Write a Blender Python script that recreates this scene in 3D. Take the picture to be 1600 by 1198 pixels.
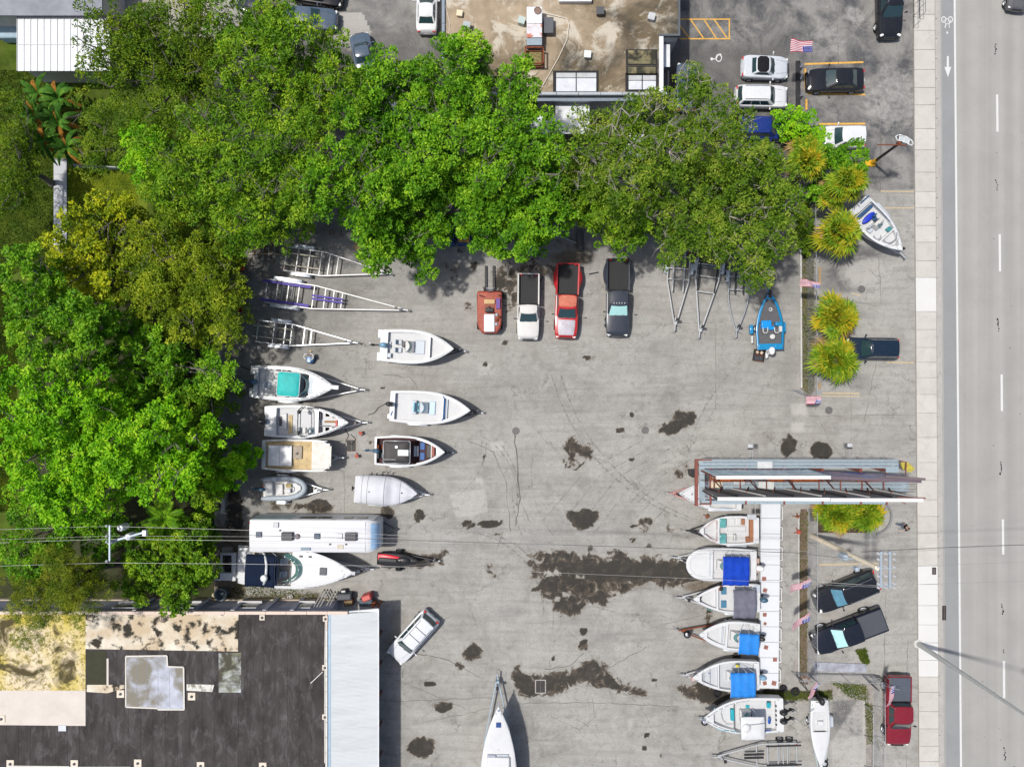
import bpy,bmesh,math,random
import numpy as np
from mathutils import Vector,Matrix,noise as mnoise
random.seed(7)
np.random.seed(7)
for _o in list(bpy.data.objects):
 bpy.data.objects.remove(_o)
scene=bpy.context.scene
COL=scene.collection
PI=math.pi
R=math.radians
# ------------------------------------------------------------------ camera, sky, sun, exposure
S=18.0            # photograph pixels per metre on the ground
H=59.0            # height of the drone above the ground, metres
cd=bpy.data.cameras.new('camera')
cam=bpy.data.objects.new('camera',cd)
COL.objects.link(cam)
cam.location=(0,0,H)
cam.rotation_euler=(0,0,0)
cd.sensor_width=36
cd.lens=36*(S*H)/1600
cd.clip_start=0.5
cd.clip_end=1500
scene.camera=cam
SUN_EL=R(66)
SUN_AZ_DIR=Vector((-1.0,0.20,0)).normalized()      # towards the sun, on the ground plane
sun_vec=Vector((SUN_AZ_DIR.x*math.cos(SUN_EL),SUN_AZ_DIR.y*math.cos(SUN_EL),math.sin(SUN_EL)))
world=bpy.data.worlds.new('World')
scene.world=world
world.use_nodes=True
wn=world.node_tree
bg=wn.nodes['Background']
sky=wn.nodes.new('ShaderNodeTexSky')
sky.sky_type='NISHITA'
sky.sun_disc=False
sky.sun_elevation=SUN_EL
sky.sun_rotation=math.atan2(SUN_AZ_DIR.x,SUN_AZ_DIR.y)
sky.air_density=1.0
sky.dust_density=3.0
sky.ozone_density=1.0
wn.links.new(sky.outputs['Color'],bg.inputs['Color'])
bg.inputs['Strength'].default_value=0.112
sl=bpy.data.lights.new('sun','SUN')
so=bpy.data.objects.new('sun',sl)
COL.objects.link(so)
sl.energy=3.75
sl.angle=R(2.2)
sl.color=(1.0,0.965,0.91)
so.rotation_euler=sun_vec.to_track_quat('Z','Y').to_euler()
so.location=(0,0,80)
vs=scene.view_settings
vs.view_transform='Standard'
vs.look='None'
vs.gamma=1
vs.use_curve_mapping=False
vs.exposure=0.12
try:
 scene.cycles.max_bounces=6
 scene.cycles.transparent_max_bounces=8
except Exception:
 pass
def W(px,py,z=0.0):
 """point of the place seen at this pixel of the photograph when it lies at height z"""
 k=(H-z)/H/S
 return Vector(((px-800)*k,-(py-599)*k,z))
# ------------------------------------------------------------------ materials
MATS={}
def nd(nt,t,**kw):
 n=nt.nodes.new(t)
 for k,v in kw.items():
  setattr(n,k,v)
 return n
def mk(name,col,rough=0.6,metal=0.0,var=0.10,scale=2.0,bump=0.0,coat=0.0,obj_rand=0.0,dirt=0.0,dirt_col=(0.12,0.1,0.08),spec=0.5,bscale=40,world=False,stretch=None):
 """principled surface with procedural mottling, optional dirt and fine relief"""
 if name in MATS:
  return MATS[name]
 m=bpy.data.materials.new(name)
 m.use_nodes=True
 nt=m.node_tree
 p=nt.nodes['Principled BSDF']
 L=nt.links
 tc=nd(nt,'ShaderNodeTexCoord')
 if world:
  tc=nd(nt,'ShaderNodeNewGeometry')
 OC=tc.outputs['Position'] if world else tc.outputs['Object']
 if stretch:
  mp_=nd(nt,'ShaderNodeMapping')
  mp_.inputs['Scale'].default_value=stretch
  L.new(OC,mp_.inputs['Vector'])
  OC=mp_.outputs['Vector']
 n1=nd(nt,'ShaderNodeTexNoise')
 n1.inputs['Scale'].default_value=scale
 n1.inputs['Detail'].default_value=6
 n1.inputs['Roughness'].default_value=0.65
 L.new(OC,n1.inputs['Vector'])
 mr=nd(nt,'ShaderNodeMapRange')
 mr.inputs['From Min'].default_value=0.3
 mr.inputs['From Max'].default_value=0.7
 mr.inputs['To Min'].default_value=1-var
 mr.inputs['To Max'].default_value=1+var
 L.new(n1.outputs['Fac'],mr.inputs['Value'])
 vm=nd(nt,'ShaderNodeVectorMath',operation='SCALE')
 vm.inputs[0].default_value=col[:3]
 L.new(mr.outputs['Result'],vm.inputs['Scale'])
 out=vm.outputs['Vector']
 if obj_rand:
  oi=nd(nt,'ShaderNodeObjectInfo')
  m2=nd(nt,'ShaderNodeMapRange')
  m2.inputs['To Min'].default_value=1-obj_rand
  m2.inputs['To Max'].default_value=1+obj_rand
  L.new(oi.outputs['Random'],m2.inputs['Value'])
  v2=nd(nt,'ShaderNodeVectorMath',operation='SCALE')
  L.new(out,v2.inputs[0])
  L.new(m2.outputs['Result'],v2.inputs['Scale'])
  out=v2.outputs['Vector']
 if dirt:
  n2=nd(nt,'ShaderNodeTexNoise')
  n2.inputs['Scale'].default_value=scale*1.7
  n2.inputs['Detail'].default_value=9
  n2.inputs['Roughness'].default_value=0.72
  n2.inputs['Distortion'].default_value=0.6
  L.new(OC,n2.inputs['Vector'])
  m3=nd(nt,'ShaderNodeMapRange')
  m3.inputs['From Min'].default_value=0.5
  m3.inputs['From Max'].default_value=0.78
  m3.inputs['To Min'].default_value=0
  m3.inputs['To Max'].default_value=dirt
  L.new(n2.outputs['Fac'],m3.inputs['Value'])
  mx=nd(nt,'ShaderNodeMix',data_type='RGBA')
  mx.inputs[7].default_value=(*dirt_col,1)
  L.new(m3.outputs['Result'],mx.inputs[0])
  L.new(out,mx.inputs[6])
  out=mx.outputs[2]
 L.new(out,p.inputs['Base Color'])
 p.inputs['Roughness'].default_value=rough
 p.inputs['Metallic'].default_value=metal
 p.inputs['Specular IOR Level'].default_value=.12 if rough >= .8 and spec==.5 else spec
 if coat:
  p.inputs['Coat Weight'].default_value=coat
  p.inputs['Coat Roughness'].default_value=0.06
 if bump:
  nb=nd(nt,'ShaderNodeTexNoise')
  nb.inputs['Scale'].default_value=bscale
  nb.inputs['Detail'].default_value=4
  L.new(OC,nb.inputs['Vector'])
  b=nd(nt,'ShaderNodeBump')
  b.inputs['Strength'].default_value=bump
  b.inputs['Distance'].default_value=0.02
  L.new(nb.outputs['Fac'],b.inputs['Height'])
  L.new(b.outputs['Normal'],p.inputs['Normal'])
 MATS[name]=m
 return m
def paint(name,col,rough=0.28,dirt=0.12):
 return mk('paint_' +name,col,rough,0.0,0.05,1.5,coat=0.25,dirt=dirt,dirt_col=(0.25,0.22,0.18))
GEL=mk('gelcoat_white',(0.57,0.575,0.578),0.32,var=0.04,scale=1.2,dirt=0.4,dirt_col=(0.42,0.40,0.35))
GELD=mk('gelcoat_weathered',(0.54,0.53,0.49),0.5,var=0.06,scale=1.5,dirt=0.6,dirt_col=(0.42,0.30,0.15))
DECKW=mk('nonskid_white',(0.49,0.495,0.50),0.6,var=0.05,scale=3,bump=0.2,dirt=0.35,dirt_col=(0.40,0.37,0.32))
DECKG=mk('nonskid_grey',(0.42,0.44,0.46),0.7,var=0.08,scale=3,bump=0.2)
TAN=mk('stained_tan_floor',(0.52,0.40,0.22),0.8,var=0.2,scale=1.6,dirt=0.8,dirt_col=(0.22,0.13,0.05))
CUSH=mk('vinyl_cushion_white',(0.52,0.52,0.51),0.5,var=0.05,scale=5,dirt=0.3,dirt_col=(0.35,0.32,0.28))
CUSHG=mk('vinyl_cushion_grey',(0.42,0.46,0.50),0.5,var=0.08,scale=5)
BLACK=mk('black_plastic',(0.018,0.018,0.02),0.45,var=0.15,scale=5)
RUBBER=mk('black_rubber',(0.022,0.022,0.024),0.8,var=0.2,scale=9,bump=0.3)
DARKG=mk('dark_grey',(0.06,0.065,0.075),0.5,var=0.1,scale=4)
ALU=mk('galvanised_steel',(0.52,0.54,0.56),0.42,0.45,var=0.12,scale=6,dirt=0.3,dirt_col=(0.28,0.24,0.2))
ALUD=mk('dull_aluminium',(0.36,0.38,0.40),0.5,0.4,var=0.12,scale=6)
CHROME=mk('stainless_steel',(0.65,0.66,0.68),0.22,0.9,var=0.04)
GLASS=mk('tinted_glass',(0.02,0.045,0.05),0.06,var=0.05,spec=0.8,coat=0.4)
GLASSL=mk('pale_windscreen',(0.10,0.22,0.22),0.10,var=0.15,scale=2,spec=0.8)
SHADE=mk('foil_sunshade',(0.36,0.62,0.60),0.3,var=0.12,scale=12)
RED_LENS=mk('red_lens',(0.45,0.02,0.02),0.2,var=0.1)
CLEAR_LENS=mk('clear_lens',(0.7,0.7,0.68),0.12,var=0.05)
RUST=mk('rusty_steel',(0.20,0.065,0.035),0.8,0.1,var=0.3,scale=5,dirt=0.5,dirt_col=(0.07,0.03,0.02))
WOOD=mk('weathered_timber',(0.42,0.34,0.24),0.85,var=0.2,scale=4,bump=0.3)
CONC=mk('pale_concrete',(0.46,0.45,0.43),0.9,var=0.12,scale=1.5,bump=0.3,dirt=0.3)
YEL=mk('faded_yellow_paint',(0.60,0.34,0.07),0.8,var=0.18,scale=3,dirt=0.5,dirt_col=(0.25,0.23,0.2))
PALEY=mk('worn_yellow_line',(0.45,0.36,0.22),0.85,var=0.15,scale=4,dirt=0.9,dirt_col=(0.31,0.30,0.28))
WHITEP=mk('road_marking_white',(0.55,0.55,0.535),0.7,var=0.06,scale=4,dirt=0.3,dirt_col=(0.45,0.44,0.42))
TEAL=mk('teal_canvas',(0.008,0.38,0.36),0.65,var=0.16,scale=2,dirt=.35,dirt_col=(.10,.40,.38))
BLUEC=mk('royal_blue_canvas',(0.008,0.045,0.36),0.8,var=0.22,scale=2.2,bump=.6,bscale=4,dirt=.3,dirt_col=(.04,.09,.38))
BLUEL=mk('bright_blue_canvas',(0.010,0.18,0.56),0.75,var=0.16,scale=2.2,bump=.6,bscale=4,dirt=.3,dirt_col=(.08,.26,.55))
GREYC=mk('grey_canvas',(0.13,0.13,0.165),0.85,var=0.2,scale=2.4,bump=.6,bscale=4)
NAVY=mk('navy_canvas',(0.006,0.012,0.03),0.8,var=0.15,scale=3)
BLACKC=mk('black_canvas',(0.012,0.012,0.013),0.8,var=0.2,scale=3)
ORANGE=mk('orange_plastic',(0.75,0.14,0.02),0.5,var=0.1)
# ------------------------------------------------------------------ mesh builder
class MB:
 def __init__(s):
  s.v=[]
  s.f=[]
 def add(s,vs_,fs_):
  o=len(s.v)
  s.v+=[tuple(p) for p in vs_]
  s.f+=[tuple(i+o for i in f) for f in fs_]
  return s
 def box(s,x0,x1,y0,y1,z0,z1,rot=0,piv=None):
  pts=[(x,y,z) for z in (z0,z1) for x,y in ((x0,y0),(x1,y0),(x1,y1),(x0,y1))]
  if rot:
   cx,cy=piv if piv else ((x0+x1)/2,(y0+y1)/2)
   c,n=math.cos(rot),math.sin(rot)
   pts=[(cx+(x-cx)*c-(y-cy)*n,cy+(x-cx)*n+(y-cy)*c,z) for x,y,z in pts]
  return s.add(pts,[(3,2,1,0),(4,5,6,7),(0,1,5,4),(1,2,6,5),(2,3,7,6),(3,0,4,7)])
 def beam(s,p,q,w,h):
  """rectangular bar from p to q"""
  p,q=Vector(p),Vector(q)
  d=(q-p).normalized()
  up=Vector((0,0,1)) if abs(d.z)<0.9 else Vector((1,0,0))
  sd=d.cross(up).normalized()*(w/2)
  u=sd.cross(d).normalized()*(h/2)
  pts=[p-sd-u,p+sd-u,p+sd+u,p-sd+u,q-sd-u,q+sd-u,q+sd+u,q-sd+u]
  return s.add(pts,[(0,1,2,3),(7,6,5,4),(1,0,4,5),(2,1,5,6),(3,2,6,7),(0,3,7,4)])
 def tube(s,p,q,r0,r1=None,n=8,cap=True):
  r1=r0 if r1 is None else r1
  p,q=Vector(p),Vector(q)
  d=(q-p).normalized()
  a=d.orthogonal().normalized()
  b=d.cross(a)
  pts=[]
  for c,r in ((p,r0),(q,r1)):
   for i in range(n):
    t=2*PI*i/n
    pts.append(c+a*math.cos(t)*r+b*math.sin(t)*r)
  fs=[(i,(i+1) % n,n+(i+1) % n,n+i) for i in range(n)]
  if cap:
   fs+=[tuple(range(n))[::-1],tuple(range(n,2*n))]
  return s.add(pts,fs)
 def path(s,pts,r,n=6):
  for a,b in zip(pts[:-1],pts[1:]):
   s.tube(a,b,r,r,n)
  return s
 def rings(s,rings,cap=True,closed=True):
  """skin consecutive rings of equal count"""
  n=len(rings[0])
  o=len(s.v)
  for r in rings:
   s.v+=[tuple(p) for p in r]
  m=n if closed else n-1
  for i in range(len(rings)-1):
   for j in range(m):
    k=(j+1) % n
    s.f.append((o+i*n+j,o+i*n+k,o+(i+1)*n+k,o+(i+1)*n+j))
  if cap and closed:
   s.f.append(tuple(o+j for j in range(n))[::-1])
   s.f.append(tuple(o+(len(rings)-1)*n+j for j in range(n)))
  return s
 def lathe(s,prof,c=(0,0,0),n=20,axis='z'):
  rs=[]
  for r,h in prof:
   ring=[]
   for i in range(n):
    t=2*PI*i/n
    x,y=r*math.cos(t),r*math.sin(t)
    if axis=='z':
     ring.append((c[0]+x,c[1]+y,c[2]+h))
    elif axis=='y':
     ring.append((c[0]+x,c[1]+h,c[2]-y))
    else:
     ring.append((c[0]+h,c[1]+x,c[2]+y))
   rs.append(ring)
  return s.rings(rs)
 def ell(s,c,r,n=12,m=8,top=1.0):
  rs=[]
  for i in range(1,m):
   th=PI*i/m
   rr=math.sin(th)
   z=-math.cos(th)
   rs.append([(c[0]+r[0]*rr*math.cos(2*PI*j/n),c[1]+r[1]*rr*math.sin(2*PI*j/n),c[2]+r[2]*z) for j in range(n)])
  return s.rings(rs)
 def prism(s,poly,z0,z1):
  n=len(poly)
  a=sum(poly[i][0]*poly[(i+1) % n][1]-poly[(i+1) % n][0]*poly[i][1] for i in range(n))
  if a<0:
   poly=poly[::-1]
  pts=[(x,y,z0) for x,y in poly]+[(x,y,z1) for x,y in poly]
  fs=[tuple(range(n))[::-1],tuple(range(n,2*n))]+[(i,(i+1) % n,n+(i+1) % n,n+i) for i in range(n)]
  return s.add(pts,fs)
 def sheet(s,poly,z):
  n=len(poly)
  a=sum(poly[i][0]*poly[(i+1) % n][1]-poly[(i+1) % n][0]*poly[i][1] for i in range(n))
  if a<0:
   poly=poly[::-1]
  return s.add([(p[0],p[1],z) for p in poly],[tuple(range(n))])
 def quad(s,a,b,c,d):
  return s.add([a,b,c,d],[(0,1,2,3)])
 def mesh(s,name):
  me=bpy.data.meshes.new(name)
  me.from_pydata(s.v,[],s.f)
  me.update()
  return me
 def build(s,name,mat,parent=None,bevel=0.0,seg=2,smooth=False,sub=0,**props):
  me=s.mesh(name)
  me.materials.append(mat)
  if smooth and len(me.vertices)<6000:
   bm=bmesh.new()
   bm.from_mesh(me)
   bmesh.ops.remove_doubles(bm,verts=bm.verts,dist=1e-4)
   bm.to_mesh(me)
   bm.free()
  if smooth or sub:
   me.shade_smooth()
  o=bpy.data.objects.new(name,me)
  COL.objects.link(o)
  if parent:
   o.parent=parent
  if bevel:
   b=o.modifiers.new('bevel','BEVEL')
   b.width=bevel
   b.segments=seg
   b.limit_method='ANGLE'
   b.harden_normals=False
   me.shade_smooth()
   try:
    me.set_sharp_from_angle(angle=R(38))
   except Exception:
    pass
  elif smooth and smooth != 'full':
   try:
    me.set_sharp_from_angle(angle=R(40))
   except Exception:
    pass
  if sub:
   b=o.modifiers.new('sub','SUBSURF')
   b.levels=b.render_levels=sub
  for k,v in props.items():
   o[k]=v
  return o
def thing(name,label,cat,loc=(0,0,0),rot=0.0,group=None):
 o=bpy.data.objects.new(name,None)
 o.empty_display_size=0.2
 COL.objects.link(o)
 o.location=loc
 o.rotation_euler=(0,0,rot)
 o['label']=label
 o['category']=cat
 if group:
  o['group']=group
 return o
def tag(o,label,cat,group=None):
 o['label']=label
 o['category']=cat
 if group:
  o['group']=group
 return o
def struct(o):
 o['kind']='structure'
 return o
def inst(src,parent,loc=None,rot=None,name=None):
 c=src.copy()
 COL.objects.link(c)
 c.parent=parent
 if loc is not None:
  c.location=loc
 if rot is not None:
  c.rotation_euler=rot
 return c
def copy_tree(o,parent=None):
 c=o.copy()
 COL.objects.link(c)
 c.parent=parent
 for ch in list(o.children):
  copy_tree(ch,c)
 return c
def PP(pts,z=0.0):
 return [tuple(W(x,y,z)[:2]) for x,y in pts]
# ================================================================== GROUND
GX0,GX1,GY0,GY1=335,1462,-110,1310
def sd_poly(X,Y,poly):
 """signed distance in pixels, negative inside"""
 n=len(poly)
 d=np.full(X.shape,1e9)
 inside=np.zeros(X.shape,bool)
 for i in range(n):
  x1,y1=poly[i]
  x2,y2=poly[(i+1) % n]
  dx,dy=x2-x1,y2-y1
  t=np.clip(((X-x1)*dx+(Y-y1)*dy)/(dx*dx+dy*dy+1e-9),0,1)
  d=np.minimum(d,np.hypot(X-x1-t*dx,Y-y1-t*dy))
  c=((y1>Y) != (y2>Y)) & (X<(x2-x1)*(Y-y1)/(y2-y1+1e-9)+x1)
  inside ^= c
 return np.where(inside,-d,d)
def sd_line(X,Y,pts):
 d=np.full(X.shape,1e9)
 for (x1,y1),(x2,y2) in zip(pts[:-1],pts[1:]):
  dx,dy=x2-x1,y2-y1
  t=np.clip(((X-x1)*dx+(Y-y1)*dy)/(dx*dx+dy*dy+1e-9),0,1)
  d=np.minimum(d,np.hypot(X-x1-t*dx,Y-y1-t*dy))
 return d
class Paint:
 def __init__(s,x0,x1,y0,y1,step):
  s.nx=int((x1-x0)/step)+1
  s.ny=int((y1-y0)/step)+1
  s.x=np.linspace(x0,x1,s.nx)
  s.y=np.linspace(y0,y1,s.ny)
  s.X,s.Y=np.meshgrid(s.x,s.y)
  s.ch=[np.zeros(s.X.shape) for _ in range(6)]
 def put(s,c,val):
  s.ch[c]=np.maximum(s.ch[c],np.clip(val,0,1))
 def ell(s,c,cx,cy,rx,ry=None,rot=0,k=1.0,soft=0.35):
  ry=ry or rx
  a=R(rot)
  dx,dy=s.X-cx,s.Y-cy
  u=(dx*math.cos(a)+dy*math.sin(a))/rx
  v=(-dx*math.sin(a)+dy*math.cos(a))/ry
  s.put(c,k*np.clip((1-np.hypot(u,v))/soft+0.5,0,1))
 def poly(s,c,poly,k=1.0,soft=8):
  if c==0:soft *= 1.8
  s.put(c,k*np.clip(0.5-sd_poly(s.X,s.Y,poly)/soft,0,1))
 def line(s,c,pts,w,k=1.0,soft=3):
  s.put(c,k*np.clip(0.5+(w/2-sd_line(s.X,s.Y,pts))/soft,0,1))
 def mesh(s,name,z=0.0):
  X=(s.X-800)/S
  Y=-(s.Y-599)/S
  co=np.stack([X,Y,np.full(X.shape,z)],-1).reshape(-1,3)
  nx,ny=s.nx,s.ny
  i=np.arange((nx-1)*(ny-1))
  r,c=i // (nx-1),i % (nx-1)
  a=r*nx+c
  q=np.stack([a+nx,a+nx+1,a+1,a],-1).astype(np.int32)
  me=bpy.data.meshes.new(name)
  me.vertices.add(len(co))
  me.vertices.foreach_set('co',co.ravel().astype(np.float32))
  me.loops.add(q.size)
  me.loops.foreach_set('vertex_index',q.ravel())
  me.polygons.add(len(q))
  me.polygons.foreach_set('loop_start',np.arange(len(q),dtype=np.int32)*4)
  for k,nm in ((0,'marks_a'),(3,'marks_b')):
   at=me.attributes.new(nm,'FLOAT_COLOR','POINT')
   c4=np.stack([s.ch[k],s.ch[k+1],s.ch[k+2],np.ones(X.shape)],-1).reshape(-1).astype(np.float32)
   at.data.foreach_set('color',c4)
  me.update()
  me.validate()
  return me
P=Paint(GX0,GX1,GY0,GY1,4.0)
P.poly(1,[(1040,-120),(1426,-120),(1429,205),(1429,295),(1368,297),(1240,240),(1240,420),(1040,420)],1,6)
P.poly(1,[(380,-120),(690,-120),(690,160),(380,160)],0.62,6)
P.ell(1,1330,420,60,34,-18,0.75,0.7)
P.ell(1,1345,600,30,18,20,0.35,0.8)
P.poly(1,[(1300,1092),(1348,1092),(1348,1150),(1296,1155)],0.7,6)
P.poly(2,[(530,20),(566,20),(580,50),(575,72),(545,80),(520,60)],1,2)
P.poly(2,[(1290,1010),(1434,1010),(1436,1200),(1430,1200)],0.25,20)
P.ell(2,1352,425,44,26,-12,0.6,0.8)
P.ell(2,1395,155,60,60,0,0.45,0.9)
P.ell(2,1150,60,60,30,0,0.4,0.9)
P.ell(2,1335,25,22,16,40,0.5,0.9)
P.ell(2,1290,60,50,36,40,0.35,0.9)
P.poly(4,[(330,330),(760,330),(720,400),(560,400),(600,450),(500,520),(560,575),(420,600),(470,700),(430,800),(380,860),(330,860)],0.5,70)  # west asphalt darkened: partly dirt, partly tree shade put into the colour
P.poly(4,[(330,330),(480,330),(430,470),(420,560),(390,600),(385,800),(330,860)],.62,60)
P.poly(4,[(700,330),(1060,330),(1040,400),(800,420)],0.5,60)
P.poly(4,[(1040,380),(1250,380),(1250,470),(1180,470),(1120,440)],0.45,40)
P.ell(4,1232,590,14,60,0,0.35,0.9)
P.poly(4,[(595,960),(630,960),(630,1220),(595,1220)],0.2,20)  # shadow of the lean-to painted along its east side
for a in ((470,500,30,12),(560,470,40,10),(600,420,50,22)):
 P.ell(2,*a,rot=-10,k=0.3,soft=1)
P.poly(4,[(330,60),(690,60),(1240,60),(1240,350),(1060,380),(560,372),(330,400)],.9,40)  # tree shade painted into the paving under the northern canopy
for pts,w_,k in (([(620,650),(780,628),(960,632),(1120,600),(1250,560)],34,.22),([(760,600),(900,618),(1010,628)],22,.22),([(840,850),(960,760),(1080,660),(1180,590)],26,.18),([(900,860),(1010,770),(1120,700)],18,.16),
     ([(640,900),(720,960),(760,1060),(840,1180)],40,.16),([(1010,960),(1060,1060),(1040,1190)],30,.2),([(1125,510),(1060,560),(960,580)],30,.14),([(600,700),(680,640),(740,600)],30,.15),([(1300,700),(1430,690)],34,.12),([(1090,920),(1080,1060)],40,.22)):
 P.line(4,pts,w_,k,22)
for x0_,y0_,x1_,y1_,k in ((1120,505,1244,640,.14),(960,840,1060,856,.18),(612,1060,760,1095,.14),(640,575,700,610,.16),(1275,850,1420,880,.2),(800,700,850,760,.12)):
 P.poly(4,[(x0_,y0_),(x1_,y0_+4),(x1_-3,y1_),(x0_+4,y1_-3)],k,4)
for x0_,y0_,x1_,y1_,k in ((860,560,940,590,.35),(1010,690,1070,730,.3),(900,740,1000,800,.25),(1140,560,1230,600,.25),(650,930,720,985,.3),(950,1110,1060,1180,.3)):
 P.poly(2,[(x0_,y0_+5),(x1_,y0_),(x1_-6,y1_),(x0_+4,y1_-6)],k,8)
P.poly(0,[(822,868),(838,862),(866,858),(900,862),(940,866),(972,858),(990,868),(1004,876),(1030,868),(1062,872),(1100,876),(1100,910),
   (1078,914),(1060,918),(1040,920),(1018,914),(985,922),(955,934),(948,944),(928,944),(916,950),(906,962),(890,966),(872,958),(858,940),(842,925),(840,906),
   (826,898)],.70,9)
P.poly(0,[(856,876),(880,872),(930,874),(1000,872),(1095,876),(1095,905),(1010,908),(950,915),(900,905),(862,890)],1.0,12)
P.ell(0,858,916,18,10,10,1,.6)
P.poly(0,[(880,905),(940,905),(930,935),(895,930)],.85,10)
for _e in ((866,895,14,5),(884,928,6,5),(905,900,8,6),(870,936,5,5),(932,938,6,4)):
 P.ell(2,*_e,k=.35)
 P.ch[0] *= 1-.55*(np.hypot((P.X-_e[0])/_e[2],(P.Y-_e[1])/_e[3])<1)
for e in ((930,935,8,7),(835,920,7,5)):
 P.ell(0,*e,k=.8)
P.poly(0,[(800,1042),(812,1040),(822,1052),(850,1050),(868,1046),(880,1044),(900,1040),(918,1030),(932,1026),(950,1040),(965,1060),(990,1070),(1010,1078),(1012,1088),
   (980,1086),(955,1078),(930,1072),(905,1070),(880,1080),(860,1090),(830,1092),(812,1084),(802,1068)],.72,8)
P.ell(0,815,1064,12,14,0,1,.6)
P.poly(0,[(874,1056),(912,1046),(925,1040),(935,1052),(900,1066),(880,1072)],1,10)
P.poly(0,[(940,1048),(960,1062),(990,1076),(960,1076),(938,1062)],.9,8)
P.poly(2,[(916,1050),(932,1046),(936,1058),(920,1066)],0.9,3)
P.poly(2,[(830,1048),(856,1050),(860,1090),(832,1092)],0.45,4)
P.poly(0,[(888,796),(902,800),(914,792),(932,800),(934,812),(924,826),(906,828),(892,818),(884,804)],1,6)
P.poly(0,[(886,686),(898,682),(906,694),(922,690),(930,706),(920,718),(906,716),(898,706),(904,728),(892,732),(884,716),(878,700)],0.75,7)
P.line(0,[(880,716),(886,730),(900,734),(914,722)],4,0.8)
P.poly(0,[(1028,668),(1050,655),(1052,643),(1080,642),(1092,650),(1084,664),(1066,670),(1056,680),(1030,676)],0.85,6)
P.poly(2,[(1052,650),(1068,648),(1064,656),(1052,658)],0.8,3)
P.ell(0,970,672,7,5)
P.ell(0,986,648,5,4,0,0.7)
P.poly(0,[(1219,692),(1234,678),(1246,690),(1244,706),(1228,714),(1222,706)],1,5)
P.ell(0,1283,704,18,13,10,1,0.5)
P.poly(0,[(722,1016),(738,1004),(752,1012),(754,1026),(740,1032),(728,1030)],1,5)
P.poly(0,[(676,1102),(690,1092),(706,1096),(708,1108),(694,1114),(680,1110)],0.9,5)
P.ell(0,672,1068,10,5)
P.poly(0,[(650,1150),(680,1154),(676,1180),(650,1184),(634,1170)],1,6)
P.ell(0,765,818,20,6,0,0.9)
P.ell(0,732,819,12,7,0,0.8)
P.ell(0,717,1040,8,8,0,0.5)
P.ell(0,1113,1078,30,20,30,0.95,0.5)
P.poly(0,[(1070,1070),(1100,1078),(1180,1082),(1190,1092),(1130,1094),(1096,1100),(1070,1086),(1056,1074)],0.9,10)
P.poly(0,[(1190,1076),(1300,1078),(1300,1092),(1200,1092)],0.85,8)
P.ell(0,1008,815,12,8,0,0.6)
P.poly(0,[(1000,817),(1090,822),(1090,835),(1000,832)],0.45,16)
P.ell(0,1108,962,6,22,10,0.6)
P.ell(0,655,805,9,10,0,0.85)
P.ell(0,582,812,12,9,0,0.8)
P.ell(0,605,800,12,12,0,0.7)
P.ell(0,500,790,16,12,0,0.8)
P.poly(0,[(420,780),(520,785),(518,800),(420,798)],0.6,8)
P.poly(0,[(590,866),(700,860),(690,880),(640,892),(600,884)],0.8,8)
P.ell(0,1065,735,12,14,0,0.5,0.9)
P.ell(0,770,890,12,14,0,0.45,0.9)
P.ell(0,912,985,7,6)
P.ell(0,912,1008,8,10,20,0.8)
P.ell(0,700,430,40,26,0,0.3,1)
P.ell(0,790,445,26,40,0,0.62,1)
P.ell(0,838,425,30,26,0,0.55,1)
P.ell(0,732,478,8,8,0,0.6)
P.ell(0,740,415,7,8,0,0.6)
P.ell(0,366,800,14,40,0,0.8,0.7)
P.ell(3,895,402,40,14,0,0.8,0.8)
P.ell(3,500,800,20,14,0,0.8,0.9)
P.ell(3,940,918,90,10,-2,0.6,0.9)
P.ell(3,1095,916,30,10,0,0.9,0.9)
P.ell(3,1120,1080,45,14,10,0.8,0.9)
P.ell(3,712,418,9,12,0,0.6)
P.poly(3,[(1250,385),(1272,385),(1274,610),(1262,625),(1250,605)],1,5)
P.poly(3,[(1248,800),(1262,800),(1262,1060),(1246,1060)],1,5)
P.poly(3,[(1280,1060),(1358,1062),(1358,1100),(1290,1092)],0.5,8)
P.poly(3,[(335,820),(385,820),(385,930),(500,925),(500,945),(335,945)],1,10)
P.poly(3,[(335,330),(480,340),(420,400),(350,440)],0.5,20)
for pg,k in (([(700,770),(760,762),(764,800),(712,812)],0.55),([(742,745),(756,745),(756,758),(742,758)],0.6),([(765,690),(788,688),(786,706),(768,704)],0.7),
    ([(1108,735),(1118,735),(1118,770),(1098,780)],0.4),([(692,828),(760,826),(770,850),(700,852)],0.35),([(1232,630),(1262,630),(1262,650),(1236,648)],0.7),
    ([(1234,660),(1258,660),(1258,675),(1236,675)],0.7),([(745,568),(772,566),(770,592),(748,590)],0.45),([(700,408),(725,408),(722,432),(702,432)],0.4),
    ([(955,1000),(990,1000),(985,1030),(958,1030)],0.4),([(700,1000),(730,990),(745,1020),(712,1030)],0.4),([(1340,1090),(1358,1080),(1358,1200),(1300,1200),(1296,1160)],0.5)):
 P.poly(2,pg,k,5)
rg=random.Random(4)
for i in range(150):
 x,y=rg.uniform(600,1240),rg.uniform(560,1190)
 P.ell(rg.choice((2,2,4)),x,y,rg.uniform(4,26),rg.uniform(3,12),rg.uniform(-30,30),rg.uniform(0.15,0.4),0.9)
for i in range(34):
 x,y=rg.uniform(380,1240),rg.uniform(400,1190)
 P.ell(0,x,y,rg.uniform(2.5,6),rg.uniform(2.5,5),0,0.75)
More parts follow.
